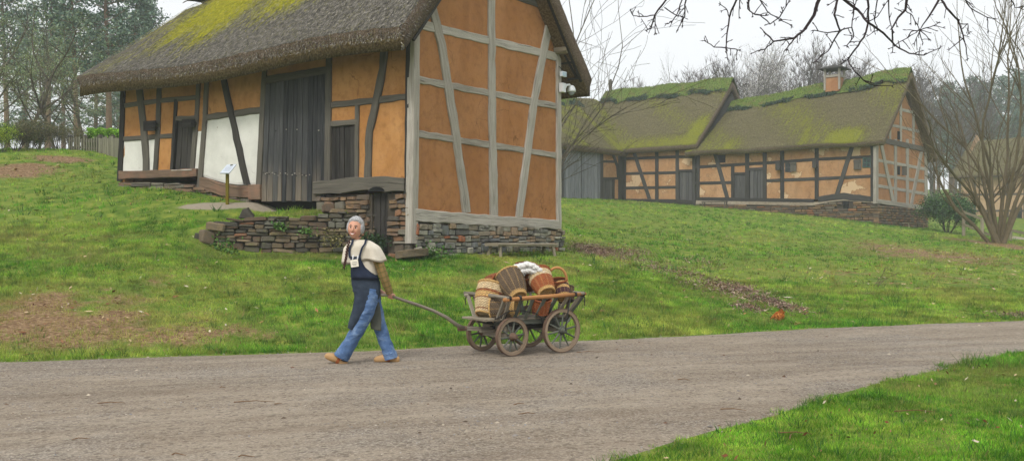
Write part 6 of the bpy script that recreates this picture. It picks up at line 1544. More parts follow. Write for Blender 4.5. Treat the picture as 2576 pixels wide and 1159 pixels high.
FELT = cloth_mat('felt_cream',srgb(206,196,178),srgb(224,216,200),160); NAVY = cloth_mat('navy_cloth',srgb(36,42,58),srgb(48,56,74),200); APR = cloth_mat('apron_cloth',srgb(44,52,64),srgb(58,68,82),200,srgb(70,80,90))
JEAN = NT('denim',.9,.1); p = JEAN.obj(); nj = JEAN.noise(p,5,4); nj2 = JEAN.noise(p,190,2); cj = JEAN.ramp(nj,[(.3,srgb(62,86,122)),(.5,srgb(92,120,160)),(.7,srgb(136,158,188))]); cj = JEAN.mix(JEAN.math('MULTIPLY',nj2,.3),cj,srgb(52,76,116)); JEAN.col(cj); fold = JEAN.noise(JEAN.mapv(p,(9,9,16),(0,0,0),(.3,.5,.2)),1.0,4,.6,1.2); cj = JEAN.mix(JEAN.math('MULTIPLY',JEAN.fr(fold,.52,.7),.35),cj,srgb(150,176,208)); JEAN.col(cj); JEAN.bump(JEAN.math('ADD',JEAN.math('MULTIPLY',nj2,.15),fold),.9,.03)
PLD = NT('plaid',.95,.1); uv = PLD.uv(); sx = PLD.n('ShaderNodeSeparateXYZ'); PLD.l(uv,sx.inputs[0])
def stripe(sock,f,lo): q = PLD.math('FRACT',PLD.math('MULTIPLY',sock,f)); return PLD.math('GREATER_THAN',q,lo)
c = PLD.mix(PLD.math('MULTIPLY',stripe(sx.outputs[0],6,.62),.6),srgb(134,116,76),srgb(88,96,56)); c = PLD.mix(PLD.math('MULTIPLY',stripe(sx.outputs[1],18,.6),.55),c,srgb(90,92,52)); c = PLD.mix(PLD.math('MULTIPLY',stripe(sx.outputs[0],12,.88),.7),c,srgb(150,96,54)); c = PLD.mix(PLD.math('MULTIPLY',stripe(sx.outputs[1],36,.88),.7),c,srgb(154,104,60)); PLD.col(c)
CLOG = NT('clog_wood',.6,.3); nc = CLOG.noise(CLOG.mapv(CLOG.obj(),(3,30,30)),1.5,4); CLOG.col(CLOG.mix(nc,srgb(150,114,74),srgb(192,156,108))); CLOG.bump(nc,.2,.005)
GRN = cloth_mat('green_collar',srgb(72,84,52),srgb(92,102,66),90); DARKH = plain('braid_hair',srgb(70,46,40),.7,.4,60); LEATH = plain('leather',srgb(150,82,44),.6,.2,30)

# ---- body: one continuous skin surface (head, neck, torso, limbs, hands)
mb = MB(); fn = Vector((-.13,-.99,.0)).normalized(); fr_ = Vector((fn.y,-fn.x,0))*-1; fr_ = Vector((-fn.y,fn.x,0))      # face forward, face right in image
HC = Q(893.5,575.5,-.02); HR = Matrix((fr_,-fn,Vector((0,0,1)))).transposed() @ Euler((-.05,.10,0)).to_matrix()   # local x = image right, -y = face
def headfn(d,p_):
    f = -d.y; x,y,z = p_.x,p_.y,p_.z
    if d.z < 0: s = 1-.30*(-d.z)**1.4; x *= s; y *= (1-.16*(-d.z)) if f > 0 else (1-.42*(-d.z))
    if f > .2:
        cheek = math.exp(-((abs(d.x)-.52)**2/.03+(d.z+.28)**2/.05)); y -= .007*cheek; x *= 1+.04*cheek
        eye = math.exp(-((abs(d.x)-.36)**2/.018+(d.z-.06)**2/.012)); y += .011*eye
        brow = math.exp(-((abs(d.x)-.34)**2/.05+(d.z-.22)**2/.006)); y -= .004*brow
        chin = math.exp(-(d.x**2/.05+(d.z+.88)**2/.03)); y -= .012*chin
    return Vector((x,y,z))
mb.ell(HC,.081,.093,.115,R=HR,nu=40,nv=30,fn=headfn)
def hl(x,y,z): return HC+HR@Vector((x,y,z))
mb.tube([hl(0,-.086,.018),hl(0,-.098,-.004),hl(0,-.107,-.024),hl(0,-.100,-.034),hl(0,-.085,-.038)],[.006,.008,.011,.010,.006],10); mb.tube([hl(-.011,-.094,-.028),hl(.011,-.094,-.028)],[.007,.007],8)
for sx_ in (-1,1):
    mb.ell(hl(.082*sx_,.012,-.005),.010,.018,.030,R=HR,nu=10,nv=8)
# neck, torso, hips, legs, arms
mb.rings(ringlist([(899,598,.01,.052,.055),(904,612,.02,.054,.056),(908,622,.02,.10,.065),(912,640,.02,.13,.085),(914,665,.02,.135,.095),(916,698,.02,.125,.095),(922,735,.02,.115,.095),(924,752,.02,.11,.09)],16))
mb.rings(ringlist([(930,735,-.04,.07,.08),(925,775,-.055,.06,.07),(905,818,-.06,.05,.06),(882,860,-.055,.045,.05),(864,890,-.045,.036,.04),(858,903,-.04,.03,.04)],12)); mb.rings(ringlist([(935,740,.06,.08,.09),(944,785,.09,.07,.075),(958,830,.10,.055,.06),(972,866,.09,.045,.05),(981,893,.08,.035,.04),(976,902,.08,.035,.04)],12))
mb.rings(ringlist([(930,626,.0,.045,.045),(944,642,-.02,.042,.042),(962,688,-.03,.04,.042),(975,725,-.0,.032,.032),(980,738,.02,.025,.022),(983,744,.03,.03,.02)],12))
mb.rings(ringlist([(895,622,.12,.05,.05),(905,660,.20,.045,.045),(928,705,.22,.038,.04),(955,732,.14,.03,.03),(968,741,.06,.03,.025)],12))
# hand: palm plus four curled fingers and thumb around the drawbar
hp = HAND; pd = (P(1010,753,11.06)-HAND).normalized(); hx = pd; hu = Vector((0,0,1)); hu = (hu-hx*hu.dot(hx)).normalized(); hy = hx.cross(hu)
mb.ell(hp+hx*.035+hu*.020-hy*.002,.048,.026,.016,R=Matrix((hx,hy,hu)).transposed(),nu=14,nv=10)
for k in range(4):
    o = hp+hx*(.002+k*.0205); pts = []
    L = (.92,1.0,.97,.82)[k]
    for a in np.linspace(.45,3.9*L,9): pts.append(o+(-hy*math.sin(a)*-1*-1+hu*math.cos(a))*.0265+hx*.004*math.sin(a))
    mb.tube(pts,[.0105,.0105,.010,.0098,.0095,.0092,.009,.0085,.007],8)
mb.tube([hp-hx*.004+hu*.022+hy*.008,hp+hx*.006+hu*.016+hy*.026,hp+hx*.022-hu*.002+hy*.029,hp+hx*.036-hu*.014+hy*.022],[.013,.012,.0105,.008],8)
tmp = mb.build('body',SKIN.m,per,uv=False)
md = tmp.modifiers.new('remesh','REMESH'); md.mode = 'VOXEL'; md.voxel_size = .0058; md.use_smooth_shade = True
sm_ = tmp.modifiers.new('smooth','SMOOTH'); sm_.factor = .5; sm_.iterations = 2
dg = bpy.context.evaluated_depsgraph_get(); dg.update(); nm = bpy.data.meshes.new_from_object(tmp.evaluated_get(dg)); tmp.modifiers.clear(); om = tmp.data; tmp.data = nm; bpy.data.meshes.remove(om); nm.name = 'body'
# ---- face details
EYEW = plain('eye_white',srgb(214,208,204),.3,.05); EYED = plain('eye_dark',srgb(38,26,22),.25,.1); LIP = plain('lips',srgb(176,106,94),.5,.1); TEETH = plain('teeth',srgb(232,224,212),.3,.04); BROW = plain('brow',srgb(96,84,78),.9,.2)
for sx_ in (-1,1):
    mb = MB(); mb.ell(hl(.0275*sx_,-.0745,.008),.0135,.009,.0072,R=HR); e_ = mb.build('eye',EYEW,per,uv=False,smooth=True)
    mb = MB(); mb.ell(hl(.0265*sx_,-.0815,.007),.0080,.004,.0072,R=HR,nu=10,nv=6); mb.build('iris',EYED,e_,uv=False,smooth=True)
    mb = MB(); mb.tube([hl(.0415*sx_,-.072,.012),hl(.028*sx_,-.0838,.0165),hl(.014*sx_,-.081,.011)],[.0025,.0044,.0025],6); mb.build('eyelid',EYED,e_,uv=False)
    mb = MB(); mb.tube([hl(.046*sx_,-.072,.026),hl(.030*sx_,-.086,.033),hl(.013*sx_,-.089,.029)],[.003,.0052,.004],6); mb.build('eyebrow',BROW,per,uv=False)
mb = MB(); N = 10; up_,lo_ = [],[]
for i in range(N+1):
    t = i/N*2-1; x_ = t*.037; y_ = -.0945+.024*t*t; zc = -.054+.015*t*t; up_.append(hl(x_,y_,zc+.002*(1-t*t))); lo_.append(hl(x_,y_,zc-.017*(1-t*t)))
mb.add(up_+lo_,[(i,i+1,N+2+i,N+1+i) for i in range(N)]); mo = mb.build('teeth',TEETH,per,uv=False)
mb = MB(); mb.tube([q+fn*.002 for q in up_],[.001]+[.0026]*(N-1)+[.001],6); mb.tube([q+fn*.002 for q in lo_],[.001]+[.0034]*(N-1)+[.001],6); mb.build('lips',LIP,per,uv=False,smooth=True)
# ---- hair: swept back to a knot, with the face left clear
def hairfn(d,p_):
    f = -d.y; ax_ = abs(d.x)
    hairline = .60-.55*max(0,ax_-.45)          # forehead line, dropping at the temples
    face = float(sstep(-.05,.22,f))*float(sstep(hairline+.08,hairline-.04,d.z))*float(sstep(.93,.80,ax_))
    low = float(sstep(-.35,-.70,d.z))
    face *= 1-.0*f; k = 1.135-.30*max(min(1,face*(1+.25*math.sin(d.x*33)+.2*math.sin(d.x*57+1))),low)+.014*math.sin(d.x*13+1)*math.sin(d.z*9+d.y*5)
    return p_*k
mb = MB(); mb.ell(hl(.0,.008,.010),.0855,.098,.118,R=HR,nu=64,nv=48,fn=hairfn); mb.ell(hl(.030,.100,.010),.048,.042,.050,R=HR,nu=20,nv=14)
hr = mb.build('hair',HAIR.m,per,uv=False,smooth=True)
mb = MB(); R = random.Random(2)
for _ in range(150):
    a = R.uniform(-1.25,1.25); z0 = R.uniform(.35,.98); s_ = math.sqrt(max(0,1-z0*z0)); d0 = Vector((math.sin(a)*s_,-math.cos(a)*s_*.4+.25,z0)).normalized(); q0 = hl(d0.x*.084,d0.y*.103+.01,d0.z*.126+.012); q1 = hl(d0.x*.088+R.gauss(0,.008),d0.y*.10+.05,d0.z*.118+.01+R.gauss(0,.010)); mb.tube([q0,q0.lerp(q1,.5)+(q0-HC).normalized()*R.uniform(.002,.010),q1],[.0011,.0013,.0007],3)
mb.build('loose_hair',HAIR.m,hr,uv=False)
# ---- clothing
mb = MB(); mb.rings(smooth_ring := ringlist(smooth_items([(899,601,.0,.058,.060),(903,607,.01,.062,.064),(906,613,.01,.066,.068)],4),20),capa=False,capb=False); mb.build('collar',GRN,per,smooth=True)
# cape: neck ring to wavy hem, longer in front of each shoulder
N = 48; NR = 14; rings_ = []
for i in range(NR):
    t = i/(NR-1); ring = []
    for j in range(N):
        a = 2*math.pi*j/N; ca,sa = math.cos(a),math.sin(a)
        rx = .064+(.122)*min(1,t*1.9)**.75+.058*max(0,(t-.4)/.6); ry = .066+.062*min(1,t*1.9)+.045*max(0,(t-.4)/.6)
        drop = .015*t+.215*t**1.7; drop *= 1+.16*max(0,-ca)+.02*max(0,ca)
        pl = .010*t*math.sin(a*7+1)+.006*t*math.sin(a*11)
        cxp = 903+12*t; c0 = Q(cxp,604,.01)
        if sa < 0: ry = ry+(min(ry,.118)-ry)*float(sstep(.75,.35,abs(ca+.18)))
        ring.append(c0+Vector((ca*(rx+pl),sa*(ry+pl),-drop+.012*math.sin(a*4+.6)*t)))
    rings_.append(ring)
V = rings_+[[p_+Vector((0,0,.012))-(p_-Q(912,640)).normalized()*.008 for p_ in r_] for r_ in rings_[::-1]]
mb = MB(); mb.rings(V,capa=False,capb=False); capeo = mb.build('cape',FELT,per,smooth=True); SURF = [Vector(v) for v in mb.V]
mb = MB(); mb.rings(ringlist(smooth_items([(908,625,.02,.13,.09),(914,645,.02,.155,.105),(917,668,.015,.148,.112),(918,690,.01,.142,.112),(918,704,.01,.143,.112)],4),28,.01,3)); SURF += [Vector(v) for v in mb.V]; mb.build('sweater',FELT,per,smooth=True)
def drape(px,py,off=.006,rad=.03):
    q = Q(px,py); ys = [v.y for v in SURF if abs(v.x-q.x) < rad and abs(v.z-q.z) < rad]
    return Vector((q.x,(min(ys) if ys else q.y-.1)-off,q.z))
mb = MB(); bp = [Q(883,602,.0),drape(879,614,.004),drape(876,630,.004),drape(874,646,.004),drape(871,660,.004),drape(869,674,.004,.05)]
for i in range(24):
    t = i/23*5; k = min(int(t),4); q = bp[k].lerp(bp[k+1],t-k); mb.ell(q+Vector((.006*(1 if i%2 else -1),0,0)),.0105-.003*(i/23),.010,.015,nu=8,nv=6)
mb.build('braid',DARKH,per,uv=False,smooth=True)
# bib, straps
def front_shell(name, rows_, mat, off, k=14):
    """rows: (py, xl, xr, dycentre, depth) – curved sheet in front of the torso"""
    rs = []
    for (py,xl,xr,dy,dep) in rows_:
        r = []
        for j in range(k+1):
            t = j/k; x = xl+(xr-xl)*t; s = math.sqrt(max(0,1-((t-.46)*1.9)**2)); q_ = Q(x,py,dy-dep*s-off); d2_ = drape(x,py,.010,.022) if py < 690 else q_; q_.y = min(q_.y,d2_.y); r.append(q_)
        rs.append(r)
    M_ = rs+[[p_+Vector((0,.006,0)) for p_ in r] for r in rs[::-1]]
    m2 = MB(); m2.rings(M_,closed=False); o = m2.build(name,mat,per,smooth=True); SURF.extend(Vector(v) for v in m2.V); return o
front_shell('bib',[(645,882,911,.0,.100),(650,882.5,912,.0,.104),(660,882,915,.0,.108),(672,882,922,.0,.112),(684,882,936,.0,.118),(694,882.5,950,.0,.122),(702,884,956,.0,.122)],NAVY,.022)
def topz(x,y):
    zs = [v.z for v in SURF if abs(v.x-x) < .025 and abs(v.y-y) < .03]; return max(zs) if zs else None
def over(p_):
    out = [p_]
    for dy in (.03,.06,.09,.12):
        z = topz(p_.x+.1*dy,p_.y+dy)
        if z: out.append(Vector((p_.x+.1*dy,p_.y+dy,z+.005)))
    return out
def strap(pts): mb_ = MB(); mb_.rings([[Vector(p_)+Vector((dx,dy,0)) for dx,dy in ((-.011,-.004),(.011,-.004),(.011,.004),(-.011,.004))] for p_ in pts]); return mb_.build('strap',NAVY,per)
strap([drape(909,649),drape(910.5,640),drape(912.5,631),drape(915.5,622),drape(919.5,616)]+over(drape(922,612,.004))); strap([drape(884.5,649),drape(883,640),drape(882.5,631),drape(884,622),drape(887,616)]+over(drape(889,612,.004)))
# skirt of the apron wrapped over the hips and the leading thigh
ap = [(696,883.5,951),(706,884,953),(720,886.5,957),(735,888.5,957),(748,889.5,951),(760,889,942),(772,887.5,933),(784,885,925),(796,881.5,916),(808,878,907),(818,875.5,900),(826,874,894)]
its = []
for (py,xl,xr) in ap:
    t = (py-696)/130; its.append(((xl+xr)/2,py,-.005-.055*min(1,t*1.4),mm(xr-xl)/2,.120-.035*t))
mb = MB(); mb.rings(ringlist(smooth_items(its,4),44,.010,8)); mb.build('apron',APR,per,smooth=True)
mb = MB(); mb.rings(ringlist([(917,697,.0,.148,.122),(917.5,701,.0,.150,.124),(918,704,.0,.149,.124)],28)); mb.build('waistband',NAVY,per,smooth=True)
mb = MB(); mb.rings(ringlist(smooth_items([(938,742,.05,.06,.04),(941,770,.02,.065,.022),(945,800,.0,.062,.016),(946,822,-.005,.058,.012),(945,829,-.005,.055,.010)],4),24,.04,4)); mb.build('apron_tail',cloth_mat('apron_lining',srgb(74,78,72),srgb(92,94,84),200),per,smooth=True)
mb = MB(); mb.rings(ringlist(smooth_items([(934,728,-.03,.090,.10),(931,750,-.045,.088,.095),(925,775,-.055,.086,.090),(913,803,-.06,.083,.086),(899,830,-.06,.078,.08),(885,855,-.055,.075,.077),(872,877,-.05,.080,.08),(861.5,893,-.045,.086,.085),(858,899,-.045,.085,.084)],5),36,.030,12),capb=True); j1 = mb.build('trouser_leg',JEAN.m,per,smooth=True)
mb = MB(); mb.rings(ringlist(smooth_items([(934,730,.05,.088,.10),(940,760,.08,.085,.092),(948,795,.10,.079,.085),(957,825,.105,.073,.078),(967,855,.10,.070,.075),(976,878,.09,.070,.076),(981,892,.085,.074,.08),(983,899,.085,.074,.08)],5),36,.030,22),capb=True); mb.build('trouser_leg',JEAN.m,per,smooth=True)
mb = MB(); mb.rings(ringlist(smooth_items([(979.5,887,.087,.078,.083),(982,894,.085,.079,.084),(983.8,901,.085,.078,.083)],3),28,.01,5),capa=False,capb=False); mb.build('turn_up',JEAN.m,per,smooth=True)
mb = MB(); mb.rings(ringlist(smooth_items([(930,625,.0,.055,.055),(943,642,-.02,.055,.054),(955,667,-.035,.053,.052),(964,692,-.035,.051,.050),(972,714,-.02,.046,.045),(978,730,.0,.041,.039),(981,738,.01,.039,.037)],5),26,.02,31)); mb.build('sleeve',PLD.m,per,smooth=True)
mb = MB(); mb.rings(ringlist(smooth_items([(895,626,.12,.058,.058),(905,660,.20,.054,.054),(928,703,.22,.048,.05),(950,728,.16,.04,.04)],5),20,.02,33)); mb.build('sleeve',PLD.m,per,smooth=True)
# name badge
bd_ = MB(); c0 = drape(897,661,.012,.05); bd_.box(c0,Vector((.043,-.006,.006)),Vector((0,.0015,0)),Vector((-.005,0,.040))); bdg = bd_.build('name_badge',plain('badge_card',srgb(228,222,206),.5,.04),per)
for z_,w_ in ((.012,.026),(-.004,.03),(-.018,.02)):
    mb = MB(); mb.box(c0+Vector((.002,-.0035,z_)),Vector((w_,-.004,.003)),Vector((0,.0006,0)),Vector((0,0,.0025))); mb.build('printed_line',plain('print_grey',srgb(150,148,140),.6,.1),bdg)
for x_ in (892,904):
    mb = MB(); mb.tube([drape(x_,652,.012,.03),drape(x_+1,646,.010,.03),drape(x_+1.5,641,.008,.03)],[.006,.009,.006],6); mb.build('clip',plain('clip_white',srgb(220,220,222),.4,.05),bdg)
# clogs
def clog(toe, heel, sole_up, lab):
    toe,heel = Vector(toe),Vector(heel); d_ = (heel-toe); L = d_.length; x = d_.normalized(); y = Vector((0,1,0)); y = (y-x*y.dot(x)).normalized(); z = x.cross(y); z = z if z.z > 0 else -z; mb_ = MB(); rs = []
    prof = [(0,.012,.030,.040),(.03,.030,.012,.058),(.10,.042,.004,.072),(.25,.047,.0,.085),(.40,.046,.002,.092),(.52,.042,.010,.090),(.62,.038,.014,.078),(.75,.036,.004,.072),(.88,.034,.0,.074),(.97,.026,.004,.070),(1.0,.012,.014,.055)]
    for (t,w,b,h) in prof: 
        c_ = toe+x*(L*t); rs.append([c_+y*(w*math.copysign(abs(math.cos(a))**.75,math.cos(a)))+z*(b+(h-b)*(.5+.5*math.copysign(abs(math.sin(a))**.8,math.sin(a)))) for a in np.linspace(0,2*math.pi,19)[:-1]])
    mb_.rings(rs); o = mb_.build('clog',CLOG.m,per,smooth=True); o['label'] = lab
    c_ = toe+x*(L*.60); mb_ = MB(); mb_.rings([[c_+x*dx+y*(.043*math.cos(a))+z*(.045+.050*math.sin(a)) for a in np.linspace(0,2*math.pi,17)[:-1]] for dx in (-.016,.016)],capa=False,capb=False); mb_.build('strap',LEATH,o,smooth=True)
    mb_ = MB(); mb_.ell(toe+x*(L*.78)+z*.075,.045,.036,.03,R=Matrix((x,y,z)).transposed()); mb_.build('sock',plain('sock_dark',srgb(44,44,50),.9,.2),o,smooth=True)
clog(Q(814,899,-.05),Q(869,925,-.045),0,'front clog, toe lifted off the ground'); clog(Q(940.5,912,.085),Q(1005,911,.085),0,'rear clog flat on the gravel')
# ================================================================ dry stone retaining wall
WR = Wall((-2.92,20.78,0),Vector((-6.3+2.92,20.5-20.78,0)),Vector((.08,-1,0)))
WR.N = Vector((-WR.U.y,WR.U.x,0)); WR.N = WR.N if WR.N.y < 0 else -WR.N
rw = empty('dry_stone_wall',(-4.6,20.6,1.3)); tag(rw,'low mossy dry stone wall holding up the terrace in front of the barn','wall')
u_of = lambda px: WR.hit(px,600)[0]
rtop = lambda u: float(np.interp(u,[u_of(930),u_of(880),u_of(760),u_of(650),u_of(570),u_of(525)],[WR.hit(930,524)[1],WR.hit(880,530)[1],WR.hit(760,543)[1],WR.hit(650,545)[1],WR.hit(570,552)[1],WR.hit(530,575)[1]]))
rbot = lambda u: zt1(*WR.pt(u,0,.12).xy)-.06
UL = u_of(528)
wall_fill(WR,'core',-.05,UL,lambda u:rbot(u)-.3,lambda u:rtop(u)-.05,MAT['mortar'],rw,.0,.5,16)
stones(WR,-.12,UL,rbot,rtop,rw,'stone_dry',(.075,.14),(.16,.42),off=.09,depth=.11,limit=290)
# loose boulders at the wall's end and on top
for (px,py,d,sx,sy,sz,rz,lab) in ((543,571,20.45,.19,.14,.09,.2,'smooth pale boulder resting on the end of the dry stone wall'),(519,598,20.4,.13,.13,.16,.6,'upright dark stone at the end of the dry stone wall'),(502,596,20.5,.09,.09,.08,.1,'small rounded stone left of the dry stone wall'),
        (619,536,20.75,.16,.1,.11,.0,'pointed brown stone standing on the dry stone wall'),(826,524,20.85,.11,.1,.09,.5,'pale pinkish stone lying on the wall beside the barn'),(848,531,20.8,.15,.1,.05,.2,'flat reddish stone on the wall beside the cellar'),(1036,638,19.72,.30,.2,.085,.62,'large flat brown stone under the barn corner post')):
    q = P(px,py,d); me = stone_mesh(900+px,MAT['stone_dry']); M = Matrix.Translation(q)@Euler((random.gauss(0,.1),.15 if px < 600 else random.gauss(0,.08),rz)).to_matrix().to_4x4()@Matrix.Diagonal((sx,sy,sz,1))
    if px == 619:
        for v in me.vertices:
            if v.co.z > 0: v.co.x *= .35
    tag(put('boulder',me,None,M),lab,'stone',group='loose stones by the dry wall')

# ================================================================ benches, sign
def bench(label, a, b, seat_h, depth, mat, splay=.06, thick=.04):
    """a,b: seat end centres (world xy), feet reach the terrain"""
    a,b = Vector(a),Vector(b); d_ = (b-a); d_.z = 0; x = d_.normalized(); y = Vector((-x.y,x.x,0)); zg = (zt1(a.x,a.y)+zt1(b.x,b.y))/2; r_ = empty('bench',((a.x+b.x)/2,(a.y+b.y)/2,zg)); tag(r_,label,'bench',group='plain plank benches')
    mb_ = MB(); rs = []; n = 12
    for i in range(n+1):
        q = a.lerp(b,i/n); w = depth*(1+random.uniform(-.06,.06)); z1 = q.z+.006*math.sin(i*1.9); e = .012
        rs.append([q+y*(-w)+Vector((0,0,-thick+random.uniform(-.006,.006))),q+y*w+Vector((0,0,-thick)),q+y*(w+e)+Vector((0,0,-thick*.3)),q+y*w+Vector((0,0,z1-q.z)),q+y*(-w)+Vector((0,0,z1-q.z)),q+y*(-w-e)+Vector((0,0,-thick*.4))])
    mb_.rings(rs); mb_.UV = [(v*1.0,u*.3) for u,v in mb_.UV]; mb_.build('seat',mat,r_)
    L = (b-a).length
    for t in (.06,.94):
        for s in (-1,1):
            q = a.lerp(b,t)+y*(depth*.7*s); f = q+y*(splay*s)+x*((-1 if t < .5 else 1)*splay*.7); f = Vector((f.x,f.y,zt1(f.x,f.y)-.05)); mb_ = MB(); mb_.tube([q+Vector((0,0,-thick)),f],[.042,.034],7); mb_.build('leg',mat,r_)
g1 = WG.hit(1227,611,.32); g2 = WG.hit(1378,616,.32)
zS = WG.pt(*g1,.32).z
bench('weathered plank bench against the stone base of the barn gable',WG.pt(g1[0],zS,.42),WG.pt(g2[0],zS-.02,.42),.45,.17,MAT['bench_wood'],thick=.065)
u1,z1 = WM1.hit(1767,507,.9); u2,z2 = WM1.hit(1829,507,.9); bench('dark plank bench in front of the middle of the farmhouse wall',WM1.pt(u1,z1,.9),WM1.pt(u2,z1-.02,.9),.45,.18,MAT['wood_grey'])
u1,z1 = WGb.hit(2277,560,.6); u2,z2 = WGb.hit(2317,563,.6); bench('short bench by the stone base of the farmhouse gable',WGb.pt(u1,z1,.6),WGb.pt(u2,z1,.6),.45,.2,MAT['bench_wood'])
sb = P(572,508,22.55); sgn = empty('information_sign',(sb.x,sb.y,zt1(sb.x,sb.y))); tag(sgn,'slanted information board on a mossy wooden post beside the barn','sign')
SP = NT('sign_post',.9,.1); ns_ = SP.noise(SP.obj(),9,4); SP.col(SP.mix(ns_,srgb(120,100,36),srgb(96,96,34)))
mb = MB(); tp_ = P(574,434,22.5); mb.box(Vector((sb.x,sb.y,(zt1(sb.x,sb.y)-.1+tp_.z)/2)),(.032,0,0),(0,.032,0),(0,0,(tp_.z-zt1(sb.x,sb.y)+.1)/2)); mb.build('post',SP.m,sgn)
pl = [P(553,435,22.40),P(577,435,22.45),P(595,413,22.75),P(571,414,22.70)]; n_ = (pl[1]-pl[0]).cross(pl[3]-pl[0]).normalized()
mb = MB(); mb.add(pl+[q-n_*.025 for q in pl],[(0,1,2,3),(7,6,5,4),(0,4,5,1),(1,5,6,2),(2,6,7,3),(3,7,4,0)]); bo = mb.build('board',plain('sign_board',srgb(206,214,224),.35,.04,3),sgn)
mb = MB(); L4 = lambda s,t: pl[0].lerp(pl[1],s).lerp(pl[3].lerp(pl[2],s),t)+n_*.004
mb.add([L4(.42,.82),L4(.68,.82),L4(.68,.97),L4(.42,.97)],[(0,1,2,3)]); mb.build('printed_emblem',plain('sign_ink',srgb(64,74,60),.5,.2),bo)
for t in (.25,.38,.5,.62): 
    mb = MB(); mb.add([L4(.15,t),L4(.85,t),L4(.85,t+.03),L4(.15,t+.03)],[(0,1,2,3)]); mb.build('printed_line',plain('sign_line',srgb(164,172,182),.5,.1),bo)

# ================================================================ hen at the edge of the track
hp0 = G(1957,806); hn = empty('hen',tuple(hp0)); tag(hn,'rusty brown hen pecking in the grass beside the track','hen')
HEN = NT('hen_feathers',.85,.15); ph_ = HEN.obj(); nhn = HEN.noise(ph_,38,4,.7); HEN.col(HEN.ramp(nhn,[(.32,srgb(74,34,16)),(.48,srgb(158,88,36)),(.62,srgb(196,130,66)),(.74,srgb(226,184,130))])); HEN.bump(HEN.voro(ph_,60),.8,.02)
S_ = hp0.y/FX      # metres per pixel here
def hq(px,py,dy=0): return hp0+Vector(((px-1957)*S_,dy,(806-py)*S_))
mb = MB(); hit_ = [(1941,803,0,.010,.010),(1944,799,0,.032,.030),(1947,798,0,.046,.042),(1953,797,0,.075,.062),(1959,795,0,.085,.072),(1964,791,0,.070,.06),(1966,786,0,.044,.042),(1965.5,781,0,.022,.024),(1964.5,777.5,0,.008,.012)]
cs = [hq(a,b,c_) for a,b,c_,_,_ in hit_]; rs = []
for i,(h_,c_) in enumerate(zip(hit_,cs)):
    T_ = (cs[min(i+1,len(cs)-1)]-cs[max(i-1,0)]).normalized(); B_ = Vector((0,1,0)); A_ = T_.cross(B_).normalized(); rs.append([c_+A_*(h_[3]*math.cos(a)*(1+.06*math.sin(a*5+i)))+B_*(h_[4]*math.sin(a)) for a in np.linspace(0,6.283,19)[:-1]])
mb.rings(rs); mb.build('body',HEN.m,hn,uv=False,smooth=True)
mb = MB(); R = random.Random(8)
for _ in range(420):
    i = R.randrange(2,len(rs)-1); q = rs[i][R.randrange(18)].lerp(rs[i-1][R.randrange(18)],R.random()*.3); t_ = (cs[i]-cs[i-1]).normalized()+Vector((R.gauss(0,.25),R.gauss(0,.25),R.gauss(0,.25))); t_.normalize(); s_ = t_.orthogonal().normalized()*.008; mb.add([q-s_,q+s_,q+t_*R.uniform(.02,.045)],[(0,1,2)])
f_ = mb.build('feathers',HEN.m,hn,uv=False); f_['kind'] = 'stuff'
mb = MB(); mb.ell(hq(1940.5,803.5),.022,.018,.018,nu=10,nv=8); hd_ = mb.build('head',HEN.m,hn,uv=False,smooth=True)
mb = MB(); mb.ell(hq(1939.5,800),.014,.004,.012,nu=8,nv=6); mb.build('comb',plain('comb_red',srgb(170,40,34),.6,.1),hd_,uv=False)
mb = MB(); mb.tube([hq(1938.4,804.5),hq(1936.6,806)],[.006,.001],5); mb.build('beak',plain('beak',srgb(190,150,80),.5,.1),hd_,uv=False)
for dx in (-2,3):
    mb = MB(); mb.tube([hq(1957+dx,799,-.02*dx),hq(1957+dx,807.5,-.02*dx)],.006,5); mb.build('leg',plain('hen_leg',srgb(170,130,70),.7,.2),hn,uv=False)

